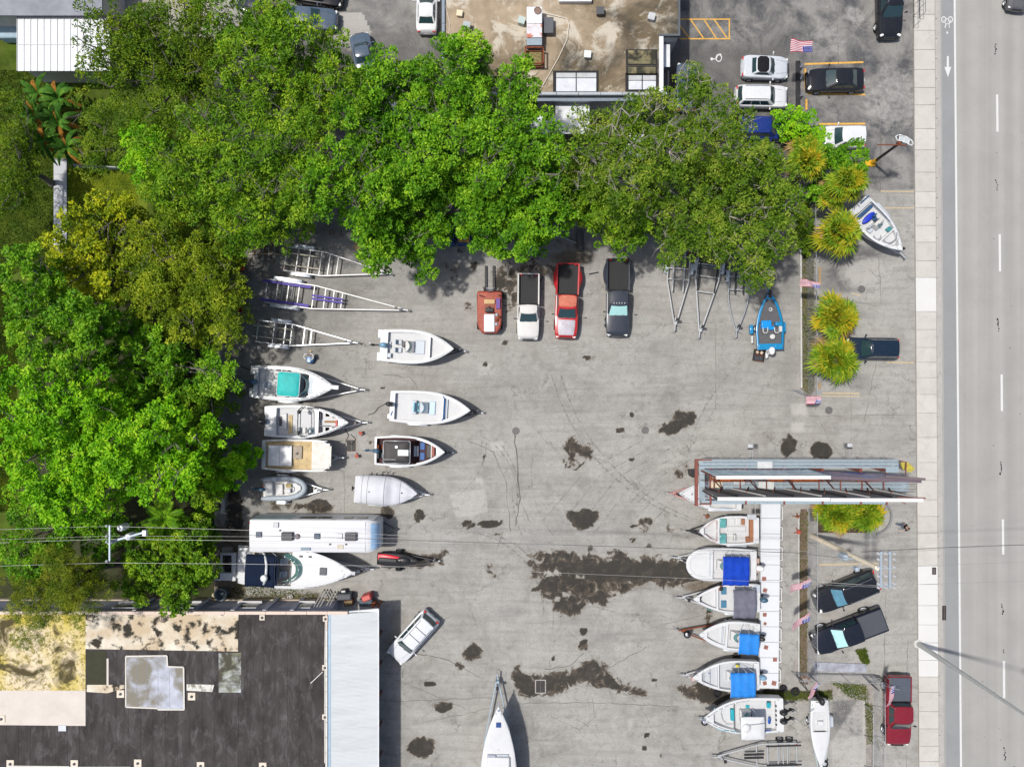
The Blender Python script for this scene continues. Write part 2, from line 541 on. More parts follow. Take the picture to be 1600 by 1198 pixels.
def lot_material(name='yard_paving'):
 m=bpy.data.materials.new(name)
 m.use_nodes=True
 nt=m.node_tree
 L=nt.links
 p=nt.nodes['Principled BSDF']
 tc=nd(nt,'ShaderNodeTexCoord')
 A=nd(nt,'ShaderNodeAttribute',attribute_name='marks_a')
 B=nd(nt,'ShaderNodeAttribute',attribute_name='marks_b')
 sa=nd(nt,'ShaderNodeSeparateColor')
 sb=nd(nt,'ShaderNodeSeparateColor')
 L.new(A.outputs['Color'],sa.inputs[0])
 L.new(B.outputs['Color'],sb.inputs[0])
 def noise(scale,det=6,rough=0.6,dist=0.0,vec=None,map_=None):
  n=nd(nt,'ShaderNodeTexNoise')
  n.inputs['Scale'].default_value=scale
  n.inputs['Detail'].default_value=det
  n.inputs['Roughness'].default_value=rough
  n.inputs['Distortion'].default_value=dist
  if map_:
   mp=nd(nt,'ShaderNodeMapping')
   mp.inputs['Rotation'].default_value=(0,0,map_[0])
   mp.inputs['Scale'].default_value=map_[1]
   L.new(tc.outputs['Object'],mp.inputs['Vector'])
   L.new(mp.outputs['Vector'],n.inputs['Vector'])
  else:
   L.new(tc.outputs['Object'],n.inputs['Vector'])
  return n.outputs['Fac']
 def math_(op,a,b=None,clamp=False):
  n=nd(nt,'ShaderNodeMath',operation=op,use_clamp=clamp)
  for i,x in enumerate((a,b)):
   if x is None:
    continue
   if isinstance(x,(int,float)):
    n.inputs[i].default_value=x
   else:
    L.new(x,n.inputs[i])
  return n.outputs[0]
 def rng(v,a,b,c=0.0,d=1.0):
  n=nd(nt,'ShaderNodeMapRange')
  for i,x in enumerate((v,a,b,c,d)):
   if isinstance(x,(int,float)):
    n.inputs[i].default_value=x
   else:
    L.new(x,n.inputs[i])
  return n.outputs[0]
 def mix(f,a,b,blend='MIX'):
  n=nd(nt,'ShaderNodeMix',data_type='RGBA',blend_type=blend)
  for i,x in ((0,f),(6,a),(7,b)):
   if isinstance(x,(int,float)):
    n.inputs[i].default_value=x
   elif isinstance(x,tuple):
    n.inputs[i].default_value=(*x,1)
   else:
    L.new(x,n.inputs[i])
  return n.outputs[2]
 big=noise(0.17,8,0.66,0.4)
 mid=noise(0.55,9,0.72,0.5)
 fine=noise(9,5,0.75)
 grit=noise(34,3,0.8)
 col=mix(rng(big,0.40,0.60),(0.240,0.227,0.205),(0.345,0.333,0.305))
 col=mix(rng(mid,0.38,0.62),col,(0.355,0.345,0.322))
 col=mix(rng(noise(1.9,8,0.75,0.8),0.48,0.66,0,0.6),col,(0.205,0.196,0.180))
 st1=noise(1.0,6,0.6,0.2,map_=(R(38),(0.18,2.2,1)))
 st2=noise(1.0,6,0.6,0.4,map_=(R(4),(0.12,1.6,1)))
 col=mix(rng(st1,0.48,0.68,0,0.5),col,(0.205,0.198,0.188))
 col=mix(rng(st2,0.55,0.75,0,0.4),col,(0.42,0.405,0.38))
 asp=mix(rng(noise(0.35,7,0.68,0.5),0.40,0.62),(0.062,0.064,0.070),(0.25,0.238,0.222))
 asp=mix(rng(mid,0.55,0.75,0,0.5),asp,(0.26,0.25,0.235))
 fa=rng(math_('ADD',sa.outputs[1],math_('MULTIPLY',math_('SUBTRACT',mid,0.5),0.5)),0.22,0.5)
 col=mix(math_('MULTIPLY',fa,rng(sa.outputs[1],0,1,0.35,1)),col,asp)
 fl=rng(math_('ADD',sa.outputs[2],math_('MULTIPLY',math_('SUBTRACT',noise(2.2,7,0.7,0.4),0.5),0.9)),0.28,0.55,0,0.75)
 fl=math_('MULTIPLY',fl,rng(sa.outputs[2],0.0,0.8,0.2,1.0))
 col=mix(fl,col,(0.46,0.44,0.41))
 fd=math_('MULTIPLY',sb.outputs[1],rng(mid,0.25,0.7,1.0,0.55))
 col=mix(fd,col,(0.075,0.072,0.070))  # darker paving: traffic lanes and dirt, plus the painted shade
 fr=rng(math_('ADD',sb.outputs[0],math_('MULTIPLY',math_('SUBTRACT',noise(2.5,8,0.75),0.5),1.0)),0.35,0.8,0,0.85)
 fr=math_('MULTIPLY',fr,rng(sb.outputs[0],0.02,0.3))
 dirt=mix(rng(noise(5,6,0.7),0.4,0.62),(0.055,0.040,0.026),(0.18,0.14,0.09))
 col=mix(fr,col,dirt)
 nz=math_('MULTIPLY',math_('SUBTRACT',noise(1.1,10,0.62,0.9),0.5),2.1)
 nz2=math_('MULTIPLY',math_('SUBTRACT',noise(6.5,6,0.75,0.2),0.5),0.35)
 wv=math_('ADD',math_('ADD',sa.outputs[0],nz),nz2)
 fw=math_('MULTIPLY',rng(wv,0.44,0.52),rng(sa.outputs[0],0.05,0.2))
 wetc=mix(rng(wv,0.48,0.72),(0.095,0.075,0.054),(0.024,0.021,0.018))
 wetc=mix(rng(noise(0.9,8,0.68,0.8),0.50,0.66,0,0.38),wetc,(0.105,0.085,0.062))
 halo=math_('MULTIPLY',rng(wv,0.16,0.46),rng(sa.outputs[0],0.03,0.2))
 col=mix(math_('MULTIPLY',halo,0.35),col,(0.17,0.15,0.12))
 col=mix(math_('MULTIPLY',fw,0.93),col,wetc)
 vo=nd(nt,'ShaderNodeTexVoronoi',feature='DISTANCE_TO_EDGE')
 vo.inputs['Scale'].default_value=0.16
 nv=nd(nt,'ShaderNodeTexNoise')
 nv.inputs['Scale'].default_value=0.9
 nv.inputs['Detail'].default_value=8
 nv.inputs['Roughness'].default_value=0.7
 L.new(tc.outputs['Object'],nv.inputs['Vector'])
 va=nd(nt,'ShaderNodeVectorMath',operation='SCALE')
 va.inputs['Scale'].default_value=2.6
 L.new(nv.outputs['Color'],va.inputs[0])
 vb=nd(nt,'ShaderNodeVectorMath',operation='ADD')
 L.new(va.outputs[0],vb.inputs[0])
 L.new(tc.outputs['Object'],vb.inputs[1])
 L.new(vb.outputs[0],vo.inputs['Vector'])
 ck=rng(vo.outputs['Distance'],0.0,0.0085,1,0)
 ck=math_('MULTIPLY',ck,rng(noise(0.5,3),0.48,0.6))
 col=mix(math_('MULTIPLY',ck,0.62),col,(0.09,0.08,0.065))
 dry=math_('SUBTRACT',1.0,math_('MULTIPLY',fw,0.88))
 col=mix(math_('MULTIPLY',dry,rng(fine,0.32,0.6,0.32,0)),col,(0.10,0.098,0.09))
 col=mix(math_('MULTIPLY',dry,rng(grit,0.54,0.72,0,0.55)),col,(0.50,0.49,0.46))
 col=mix(math_('MULTIPLY',dry,rng(grit,0.28,0.46,0.45,0)),col,(0.08,0.078,0.07))
 spk=rng(noise(14,2,0.5),0.70,0.74)
 col=mix(math_('MULTIPLY',math_('MULTIPLY',spk,0.6),dry),col,(0.62,0.60,0.56))
 L.new(col,p.inputs['Base Color'])
 L.new(rng(fw,0,1,0.95,0.7),p.inputs['Roughness'])
 p.inputs['Specular IOR Level'].default_value=0.07
 b=nd(nt,'ShaderNodeBump')
 b.inputs['Strength'].default_value=0.5
 b.inputs['Distance'].default_value=0.03
 L.new(math_('ADD',fine,math_('MULTIPLY',ck,-1.0)),b.inputs['Height'])
 L.new(b.outputs['Normal'],p.inputs['Normal'])
 return m
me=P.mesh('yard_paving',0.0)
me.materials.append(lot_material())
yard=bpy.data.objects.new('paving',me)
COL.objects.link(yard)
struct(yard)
def soil_mat():
 m=mk('grass_and_soil',(0.05,0.085,0.018),0.95,var=0.35,scale=0.5,bump=0.6,dirt=0.55,dirt_col=(0.09,0.075,0.04),bscale=12)
 return m
g=MB().box(-400,400,-400,400,-0.4,-0.06)
struct(g.build('ground',mk('leafy_soil',(0.040,0.045,0.020),0.95,var=0.35,scale=0.35,dirt=0.6,dirt_col=(0.085,0.065,0.04),bump=0.5,bscale=9)))
LAWN=mk('mown_lawn_shaded',(0.055,0.085,0.010),0.95,var=0.45,scale=0.7,bump=0.7,dirt=0.5,dirt_col=(0.10,0.10,0.03),bscale=15)  # dark green holds the shade of the trees in its colour
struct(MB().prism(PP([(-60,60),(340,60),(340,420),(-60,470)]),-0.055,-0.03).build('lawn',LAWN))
struct(MB().prism(PP([(104,262),(230,262),(230,360),(104,360)]),-.029,-.022).build('lawn',mk('lawn_sun_painted',(.10,.135,.012),.95,var=.3,scale=.6,bump=.7,dirt=.5,dirt_col=(.17,.17,.03),bscale=15)))  # brighter copy of the lawn, sunlight painted into the green
struct(MB().prism(PP([(-60,472),(40,460),(40,900),(-60,900)]),-0.055,-0.028).build('lawn',LAWN))
struct(MB().prism(PP([(-60,-60),(339,-60),(339,58),(-60,58)]),-0.055,-0.02).build('yard_ground',mk('sandy_ground',(0.30,0.28,0.24),0.95,var=0.2,scale=0.6,dirt=0.7,dirt_col=(0.10,0.09,0.07))))
pth=MB().box(-39.75,-38.60,9.5,19.5,-0.054,0.03)
pt=struct(pth.build('path',mk('path_base',(0.2,0.2,0.2),0.9)))
slab=MB().box(-0.565,0.565,-0.60,0.60,0,0.045).mesh('slab')
slab.materials.append(mk('path_slab',(0.45,0.46,0.48),0.85,var=0.08,obj_rand=0.05,dirt=0.35))
for i in range(8):
 o=bpy.data.objects.new('slab',slab)
 COL.objects.link(o)
 o.parent=pt
 o.location=(-39.175,10.15+i*1.225,0.031)
def grass_patch(name,polys,n,h,seed,colr,label):
 r=np.random.RandomState(seed)
 xs,ys=[],[]
 for poly in polys:
  px=np.array([q[0] for q in poly]); py=np.array([q[1] for q in poly])
  X=r.uniform(px.min(),px.max(),n); Y=r.uniform(py.min(),py.max(),n)
  k=sd_poly(X,Y,poly)<0
  xs.append(X[k]); ys.append(Y[k])
 X=(np.concatenate(xs)-800)/S; Y=-(np.concatenate(ys)-599)/S
 m=len(X)
 a=r.uniform(0,2*PI,m); hh=r.uniform(0.4,1,m)*h; w=hh*0.28
 c=np.stack([X,Y,np.full(m,-0.03)],-1)
 d=np.stack([np.cos(a),np.sin(a),np.zeros(m)],-1)
 s_=np.stack([-np.sin(a),np.cos(a),np.zeros(m)],-1)
 v0=c-s_*w[:,None]; v1=c+s_*w[:,None]
 v2=c+d*hh[:,None]*r.uniform(0.3,1.0,m)[:,None]+np.array([0,0,1])*hh[:,None]*0.8
 co=np.stack([v0,v1,v2],1).reshape(-1,3)
 me=bpy.data.meshes.new(name)
 me.vertices.add(m*3); me.vertices.foreach_set('co',co.ravel().astype(np.float32))
 me.loops.add(m*3); me.loops.foreach_set('vertex_index',np.arange(m*3,dtype=np.int32))
 me.polygons.add(m); me.polygons.foreach_set('loop_start',np.arange(m,dtype=np.int32)*3)
 me.update()
 me.materials.append(colr)
 o=bpy.data.objects.new(name,me)
 COL.objects.link(o)
 o['kind']='stuff'
 o['label']=label
 return o
def leaf_mat(name,cols,rough=0.5,transl=0.22,tint_scale=0.6):
 m=bpy.data.materials.new(name)
 m.use_nodes=True
 nt=m.node_tree
 L=nt.links
 p=nt.nodes['Principled BSDF']
 out=nt.nodes['Material Output']
 ge=nd(nt,'ShaderNodeNewGeometry')
 tc=nd(nt,'ShaderNodeTexCoord')
 nz=nd(nt,'ShaderNodeTexNoise')
 nz.inputs['Scale'].default_value=tint_scale
 nz.inputs['Detail'].default_value=4
 L.new(tc.outputs['Object'],nz.inputs['Vector'])
 ma=nd(nt,'ShaderNodeMath',operation='MULTIPLY_ADD')
 ma.inputs[1].default_value=0.55
 L.new(ge.outputs['Random Per Island'],ma.inputs[0])
 m2=nd(nt,'ShaderNodeMapRange')
 m2.inputs['From Min'].default_value=0.3
 m2.inputs['From Max'].default_value=0.7
 m2.inputs['To Min'].default_value=-0.22
 m2.inputs['To Max'].default_value=0.68
 L.new(nz.outputs['Fac'],m2.inputs['Value'])
 L.new(m2.outputs[0],ma.inputs[2])
 cr=nd(nt,'ShaderNodeValToRGB')
 el=cr.color_ramp.elements
 n=len(cols)
 el[0].color=(*cols[0],1)
 el[1].color=(*cols[-1],1)
 for i in range(1,n-1):
  e=el.new(i/(n-1))
  e.color=(*cols[i],1)
 L.new(ma.outputs[0],cr.inputs[0])
 L.new(cr.outputs[0],p.inputs['Base Color'])
 p.inputs['Roughness'].default_value=rough
 p.inputs['Specular IOR Level'].default_value=0.12
 tr=nd(nt,'ShaderNodeBsdfTranslucent')
 bc=nd(nt,'ShaderNodeMix',data_type='RGBA',blend_type='MULTIPLY')
 bc.inputs[0].default_value=1
 bc.inputs[7].default_value=(1.0,1.25,0.35,1)
 L.new(cr.outputs[0],bc.inputs[6])
 L.new(bc.outputs[2],tr.inputs['Color'])
 mx=nd(nt,'ShaderNodeMixShader')
 mx.inputs[0].default_value=transl
 L.new(p.outputs[0],mx.inputs[1])
 L.new(tr.outputs[0],mx.inputs[2])
 L.new(mx.outputs[0],out.inputs['Surface'])
 return m
GRASSM=leaf_mat('grass_blades_shaded',[(0.022,0.045,0.005),(0.055,0.095,0.008),(0.13,0.17,0.012)],0.8,0.2)  # dark blades, tree shade painted into their green
WEEDM=leaf_mat('weed_blades',[(0.05,0.08,0.012),(0.09,0.13,0.015),(0.17,0.15,0.05)],0.8,0.2)
grass_patch('grass',[[(-5,110),(85,110),(85,400),(-5,440)],[(-5,440),(30,440),(20,800),(-5,800)]],26000,0.16,3,GRASSM,
   'short mown grass beside the concrete path')
grass_patch('grass',[[(106,265),(215,265),(215,345),(106,345)]],9000,.15,8,leaf_mat('grass_sun_painted',[(.12,.18,.008),(.22,.29,.012),(.34,.36,.02)],.8,.2),'grass with sunlight in its colour, right of the concrete path')  # brighter blades, sunlight painted into their colour
grass_patch('weeds',[[(1253,395),(1272,395),(1272,600),(1262,622),(1253,600)],[(1249,800),(1262,800),(1260,1050),(1248,1050)],[(1180,1080),(1300,1078),(1300,1092),(1200,1094)],
      [(1296,1064),(1356,1070),(1356,1094),(1330,1090)],[(1336,1015),(1352,1012),(1358,1034),(1350,1040)],[(1352,1095),(1362,1100),(1362,1160),(1354,1160)],
      [(380,900),(500,928),(500,936),(340,942)]],2600,0.22,5,WEEDM,'weeds growing along the chain-link fence')
# ------------------------------------------------------------------ road
def edge(y,x0,x1):
 """pixel x of a street line that passes x0 at the top and x1 at the bottom of the photograph"""
 return x0+(x1-x0)*y/1198
YT,YB=-500,1700
def strip(x0t,x0b,x1t,x1b,yt=YT,yb=YB):
 return PP([(edge(yt,x0t,x0b),yt),(edge(yt,x1t,x1b),yt),(edge(yb,x1t,x1b),yb),(edge(yb,x0t,x0b),yb)])
def road_mat():
 m=mk('road_concrete',(0.300,0.294,0.276),0.85,var=0.06,scale=0.3,bump=0.3,dirt=0.25,dirt_col=(0.22,0.216,0.205))
 nt=m.node_tree
 L=nt.links
 p=nt.nodes['Principled BSDF']
 src=p.inputs['Base Color'].links[0].from_socket
 tc=nt.nodes.new('ShaderNodeTexCoord')
 mp=nt.nodes.new('ShaderNodeMapping')
 mp.inputs['Scale'].default_value=(1.1,0.012,1)
 mp.inputs['Rotation'].default_value=(0,0,R(0.45))
 L.new(tc.outputs['Object'],mp.inputs['Vector'])
 n=nt.nodes.new('ShaderNodeTexNoise')
 n.inputs['Scale'].default_value=1.0
 n.inputs['Detail'].default_value=5
 L.new(mp.outputs[0],n.inputs['Vector'])
 mr=nt.nodes.new('ShaderNodeMapRange')
 mr.inputs[1].default_value=0.35
 mr.inputs[2].default_value=0.68
 mr.inputs[3].default_value=1.05
 mr.inputs[4].default_value=0.90
 L.new(n.outputs[0],mr.inputs[0])
 n2=nt.nodes.new('ShaderNodeTexNoise')
 n2.inputs['Scale'].default_value=22
 n2.inputs['Detail'].default_value=4
 L.new(tc.outputs['Object'],n2.inputs['Vector'])
 mr2=nt.nodes.new('ShaderNodeMapRange')
 mr2.inputs[3].default_value=0.85
 mr2.inputs[4].default_value=1.15
 L.new(n2.outputs[0],mr2.inputs[0])
 mm=nt.nodes.new('ShaderNodeMath')
 mm.operation='MULTIPLY'
 L.new(mr.outputs[0],mm.inputs[0])
 L.new(mr2.outputs[0],mm.inputs[1])
 v=nt.nodes.new('ShaderNodeVectorMath')
 v.operation='SCALE'
 L.new(src,v.inputs[0])
 L.new(mm.outputs[0],v.inputs['Scale'])
 L.new(v.outputs[0],p.inputs['Base Color'])
 return m
ROADM=road_mat()
struct(MB().prism(strip(1469,1475,1900,1906),-0.055,0.0).build('road',ROADM))
struct(MB().prism(strip(1471,1478,1490,1500),0.001,0.004).build('bike_lane',mk('bike_lane_paving',(0.235,0.242,0.242),0.85,var=0.06,scale=0.4,bump=0.3)))
struct(MB().prism(strip(1490.0,1500.0,1493.0,1503.0),0.005,0.009).build('road_marking',WHITEP,label='long solid white line beside the bike lane'))
for (xa,ya,yb_) in ((1558,148,206),(1562,366,424),(1565,585,642),(1567,811,866),(1568.5,1032,1090)):
 struct(MB().prism(PP([(xa-1.7,ya),(xa+1.7,ya),(xa+2.2,yb_),(xa-1.2,yb_)]),0.001,0.006).build('road_marking',WHITEP,label='white lane dash painted on the road'))
for (xa,ya) in ((1557,-70),(1569.5,1255)):
 struct(MB().prism(PP([(xa-1.7,ya),(xa+1.7,ya),(xa+2.2,ya+57),(xa-1.2,ya+57)]),0.001,0.006).build('road_marking',WHITEP))
tarm=mk('tar_spot',(0.02,0.02,0.02),0.9,var=0.3)
rr=random.Random(9)
mb=MB()
for (xa,ya,n) in ((1556,70,5),(1557,282,5),(1560,499,6),(1564,722,6),(1566,944,5),(1568,1015,2),(1570,1168,6)):
 for i in range(n):
  c=W(xa+rr.uniform(-1.5,1.5),ya+i*3.6)
  r_=rr.uniform(0.04,0.085)
  mb.sheet([(c.x+math.cos(t)*r_*rr.uniform(0.7,1.2),c.y+math.sin(t)*r_*1.5) for t in [k*PI/4 for k in range(8)]],0.005)
for i in range(26):
 c=W(rr.uniform(1500,1600),rr.uniform(0,1198))
 r_=rr.uniform(0.02,0.05)
 mb.sheet([(c.x+math.cos(t)*r_,c.y+math.sin(t)*r_) for t in [k*PI/3 for k in range(6)]],0.005)
o=struct(mb.build('tar_spots',tarm))
mb=MB()
def ringpts(mb,cx,cy,ro,ri,z,n=20):
 c=W(cx,cy)
 ro /= S; ri /= S
 for i in range(n):
  a,b=2*PI*i/n,2*PI*(i+1)/n
  mb.quad((c.x+ro*math.cos(a),c.y+ro*1.25*math.sin(a),z),(c.x+ro*math.cos(b),c.y+ro*1.25*math.sin(b),z),
    (c.x+ri*math.cos(b),c.y+ri*1.25*math.sin(b),z),(c.x+ri*math.cos(a),c.y+ri*1.25*math.sin(a),z))
def pline(mb,pts,w,z):
 q=[W(x,y) for x,y in pts]
 for a,b in zip(q[:-1],q[1:]):
  d=(b-a).normalized()*(w/S/2)
  n_=Vector((-d.y,d.x,0))
  mb.quad((a.x-n_.x,a.y-n_.y,z),(b.x-n_.x,b.y-n_.y,z),(b.x+n_.x,b.y+n_.y,z),(a.x+n_.x,a.y+n_.y,z))
ringpts(mb,1474.5,31,4.0,2.7,0.008)
ringpts(mb,1485.0,31,4.0,2.7,0.008)
pline(mb,[(1474.5,31),(1478,38),(1484,37),(1480.5,29),(1475.5,34)],1.1,0.0085)
pline(mb,[(1485,31),(1482.5,40),(1484,44)],1.1,0.009)
pline(mb,[(1478,38),(1476.5,44)],1.6,0.0095)
ringpts(mb,1480,51.5,1.5,0.1,0.008,10)
struct(mb.build('road_marking',WHITEP,label='white bicycle symbol painted in the bike lane'))
a=[(1479.4,88),(1482.4,88),(1482.6,105),(1486.2,105),(1481.2,121),(1475.6,105),(1479.2,105)]
struct(MB().prism(PP(a),0.005,0.0085).build('road_marking',WHITEP,label='white arrow pointing south in the bike lane'))
CURB=mk('curb_concrete',(0.37,0.352,0.325),0.9,var=0.1,scale=1.2,dirt=0.4,dirt_col=(0.3,0.28,0.25))
struct(MB().prism(strip(1463.0,1468.5,1468.8,1474.8),-0.05,0.012).build('gutter',mk('gutter_concrete',(0.36,0.345,0.325),0.9,var=0.08,scale=1,dirt=0.35)))
kb=struct(MB().prism(strip(1459.5,1466.0,1460.0,1466.5),-0.05,0.10).build('kerb',CURB))
for i in range(-3,46):
 y0=i*31.0
 cb=MB().prism(PP([(edge(y0+.4,1460.0,1466.5),y0+.4),(edge(y0+.4,1462.8,1468.3),y0+.4),(edge(y0+30.6,1462.8,1468.3),y0+30.6),(edge(y0+30.6,1460.0,1466.5),y0+30.6)]),0.0,0.13)
 cb.build('kerb_stone',CURB,kb)
swb=struct(MB().prism(strip(1426.2,1435.0,1459.5,1466.0),-0.05,0.07).build('pavement',mk('pavement_joint',(0.27,0.26,0.24),0.95)))
SLABM=mk('pavement_slab',(0.455,0.435,0.40),0.9,var=0.06,scale=0.8,obj_rand=0.05,bump=0.2,dirt=0.5,dirt_col=(0.29,0.275,0.25),world=True)
SLABW=mk('new_white_slab',(0.56,0.555,0.535),0.85,var=0.03,scale=0.8,bump=0.15,dirt=0.15,dirt_col=(0.6,0.58,0.55))
rr=random.Random(2)
ys=[-60,-30,0,24,49,79,110,138,165,202,235,270,300,325,353,379,408,434,487,515,543,566,590,616,645,683,722,750,780,806,832,858,883,912,945,975,1003,1030,1056,1080,1110,1137,1164,1188,1215,1245]
for y0,y1 in zip(ys[:-1],ys[1:]):
 wh=(y0==434) or (883 <= y0<1056)
 xr0,xr1=edge(y0,1459.1,1465.6),edge(y1,1459.1,1465.6)
 z1=0.125+rr.uniform(-0.004,0.004)
 q=MB().prism(PP([(edge(y0,1426.8,1435.4),y0+.2),(xr0,y0+.2),(xr1,y1-.2),(edge(y1,1426.8,1435.4),y1-.2)]),0.0,z1)
 q.build('slab',SLABW if wh else SLABM,swb,bevel=0.012,seg=1)
GRATE=mk('iron_grate',(0.055,0.035,0.03),0.7,0.3,var=0.2)
def grate(px,py,w,h,n,label,frame=None,z=0.0,vertical=True):
 c=W(px,py)
 t=thing('drain_grate',label,'drain grate',(c.x,c.y,z),0)
 fw=0.08
 f=MB()
 f.box(-w/2,w/2,-h/2,-h/2+fw,0.002,0.02).box(-w/2,w/2,h/2-fw,h/2,0.002,0.02)
 f.box(-w/2,-w/2+fw,-h/2+fw,h/2-fw,0.002,0.02).box(w/2-fw,w/2,-h/2+fw,h/2-fw,0.002,0.02)
 f.build('frame',frame or GRATE,t)
 MB().box(-w/2+fw,w/2-fw,-h/2+fw,h/2-fw,0.002,0.006).build('pit',mk('drain_pit',(0.012,0.012,0.012),0.9),t)
 b=MB()
 for i in range(n):
  if vertical:
   x=-w/2+fw+(w-2*fw)*(i+.5)/n
   b.box(x-0.012,x+0.012,-h/2+fw,h/2-fw,0.007,0.017)
  else:
   y=-h/2+fw+(h-2*fw)*(i+.5)/n
   b.box(-w/2+fw,w/2-fw,y-0.012,y+0.012,0.007,0.017)
 b.box(-0.02,0.02,-h/2+fw,h/2-fw,0.0075,0.0185)
 b.build('bars',mk('grate_bars',(0.16,0.15,0.14),0.6,0.4),t)
grate(549,696,0.95,1.15,9,'rusty framed double drain grate set in the yard beside the stained deck boat',mk('grate_frame_pink',(0.32,0.27,0.24),0.8,var=0.2))
grate(844.5,1072,0.95,1.2,9,'double drain grate lying in the wet stain near the lone white bow',mk('grate_frame_pale',(0.33,0.31,0.29),0.8,var=0.2))
grate(1458,891,0.34,0.62,5,'small red-brown grate let into the white pavement slabs',GRATE,0.13)
grate(1475,957,0.34,1.25,9,'long brown storm drain grate in the gutter',GRATE,0.014,False)
mh=MB().lathe([(0.0,0.004),(0.33,0.004),(0.33,0.016),(0.28,0.02),(0.0,0.022)],(0,0,0),24)
def manhole(px,py,lab):
 c=W(px,py)
 o=mh.build('manhole_cover',mk('manhole_iron',(0.13,0.125,0.12),0.7,0.3,var=0.2,scale=6))
 o.location=c
 tag(o,lab,'manhole cover')
 return o
manhole(1346,452,'round iron cover in the pale patch north of the two front palms')
manhole(1295,641,'small dark round cover on the forecourt just south of the flag')
manhole(1008,672,'small round cover near the ring-shaped oil stain in the yard')
manhole(806,673,'round cover at the head of the long crack across the yard')
# ------------------------------------------------------------------ painted bays
def bar(pts,w,m,label,z0=0.003,z1=0.006):
 mb=MB()
 q=[W(x,y) for x,y in pts]
 for a,b in zip(q[:-1],q[1:]):
  mb.beam((a.x,a.y,(z0+z1)/2),(b.x,b.y,(z0+z1)/2),w,z1-z0)
 return struct(mb.build('parking_line',m,label=label))
bar([(1257,100.5),(1349,97.5)],0.16,YEL,'yellow line north of the parked black saloon')
bar([(1261,146.5),(1352,148)],0.16,YEL,'yellow line south of the parked black saloon')
bar([(1280,194),(1352,193.5)],0.16,YEL,'yellow line north of the white estate under the palms')
bar([(1376,299),(1430,299.5),(1430,325),(1382,325)],0.10,PALEY,'faint yellow box on the forecourt')
bar([(1285,614),(1343,614.5)],0.12,PALEY,'faded double bay line upper stripe')
bar([(1285,618.5),(1343,619)],0.09,PALEY,'faded double bay line lower stripe')
bar([(1386,566),(1428,566.5)],0.12,PALEY,'faded yellow bay line beside the black car nose')
bar([(1280,882),(1372,880)],0.13,PALEY,'faded yellow bay line north of the black off-roader')
bar([(1330,458),(1345,462)],0.1,PALEY,'short faded mark by the palms')
yb=[((1062,30.5),(1141,30.5)),((1139.5,31),(1139.5,61)),((1062,61),(1141,61)),((1062,40),(1077,60)),((1079,31),(1099,60)),((1100,31),(1119,60)),((1116,31),(1136,60))]
mb=MB()
for i,(a,b) in enumerate(yb):
 a,b=W(*a),W(*b)
 z=0.004+i*0.0012
 mb.beam((a.x,a.y,z),(b.x,b.y,z),0.11,0.001)
struct(mb.build('parking_line',YEL,label='yellow hatched box painted beside the brown roof'))
mb=MB()
ringpts(mb,1123,91,5.0,3.7,0.004,18)
pline(mb,[(1113,92.5),(1119,92.5),(1121,87),(1127,85)],1.7,0.0045)
pline(mb,[(1124.5,84),(1128,90)],1.4,0.005)
ringpts(mb,1112,92.5,2.0,0.1,0.0055,10)
struct(mb.build('parking_symbol',WHITEP,label='white wheelchair symbol painted on the dark asphalt'))
def wheel_stop(px0,py0,px1,py1,m,label):
 a,b=W(px0,py0,.1),W(px1,py1,.1)
 L_=(b-a).length
 c=(a+b)/2
 mb=MB()
 for x0,x1 in ((-L_/2,L_/2),):
  mb.add([(x0,-.09,0),(x0,.09,0),(x0,.06,.12),(x0,-.06,.12),(x1,-.09,0),(x1,.09,0),(x1,.06,.12),(x1,-.06,.12)],
    [(3,2,1,0),(4,5,6,7),(0,1,5,4),(1,2,6,5),(2,3,7,6),(3,0,4,7)])
 o=mb.build('wheel_stop',m,bevel=0.012)
 o.location=(c.x,c.y,0.001)
 o.rotation_euler=(0,0,math.atan2(b.y-a.y,b.x-a.x))
 tag(o,label,'wheel stop')
wheel_stop(1258.5,107,1259.5,139,YEL,'yellow concrete wheel stop in front of the parked black saloon')
wheel_stop(1260.5,155,1260.5,172,YEL,'yellow concrete wheel stop next to the leafy shrub')
wheel_stop(1281.5,417,1281.5,447,mk('brown_stop',(0.36,0.24,0.12),.85,var=.2),'brownish wheel stop beside the flag north of the round palms')
wheel_stop(1281,598,1281,607,mk('brown_stop',(0.36,0.24,0.12),.85,var=.2),'short brown wheel stop under the southern round palm')
wheel_stop(1274.5,613,1284,613,ALUD,'grey wheel stop beside the faded double bay line')
JM=mk('joint_dark',(0.11,0.10,0.085),0.95,var=0.3,scale=6)
def joint(pts,w=0.035,z=0.0025,jit=1.2,seed=0):
 r=random.Random(seed+int(pts[0][0]))
 q=[]
 for (x0,y0),(x1,y1) in zip(pts[:-1],pts[1:]):
  n=max(2,int(math.hypot(x1-x0,y1-y0)/9))
  for i in range(n):
   t=i/n
   q.append((x0+(x1-x0)*t+r.uniform(-jit,jit),y0+(y1-y0)*t+r.uniform(-jit,jit)))
 q.append(pts[-1])
 mb=MB()
 P_=[W(x,y) for x,y in q]
 L_,R_=[],[]
 for i,p in enumerate(P_):
  d=(P_[min(i+1,len(P_)-1)]-P_[max(i-1,0)]).normalized()
  n_=Vector((-d.y,d.x,0))*w*r.uniform(0.4,1.3)/2
  L_.append((p.x+n_.x,p.y+n_.y,z)); R_.append((p.x-n_.x,p.y-n_.y,z))
 for i in range(len(P_)-1):
  mb.quad(R_[i],R_[i+1],L_[i+1],L_[i])
 return mb
allj=MB()
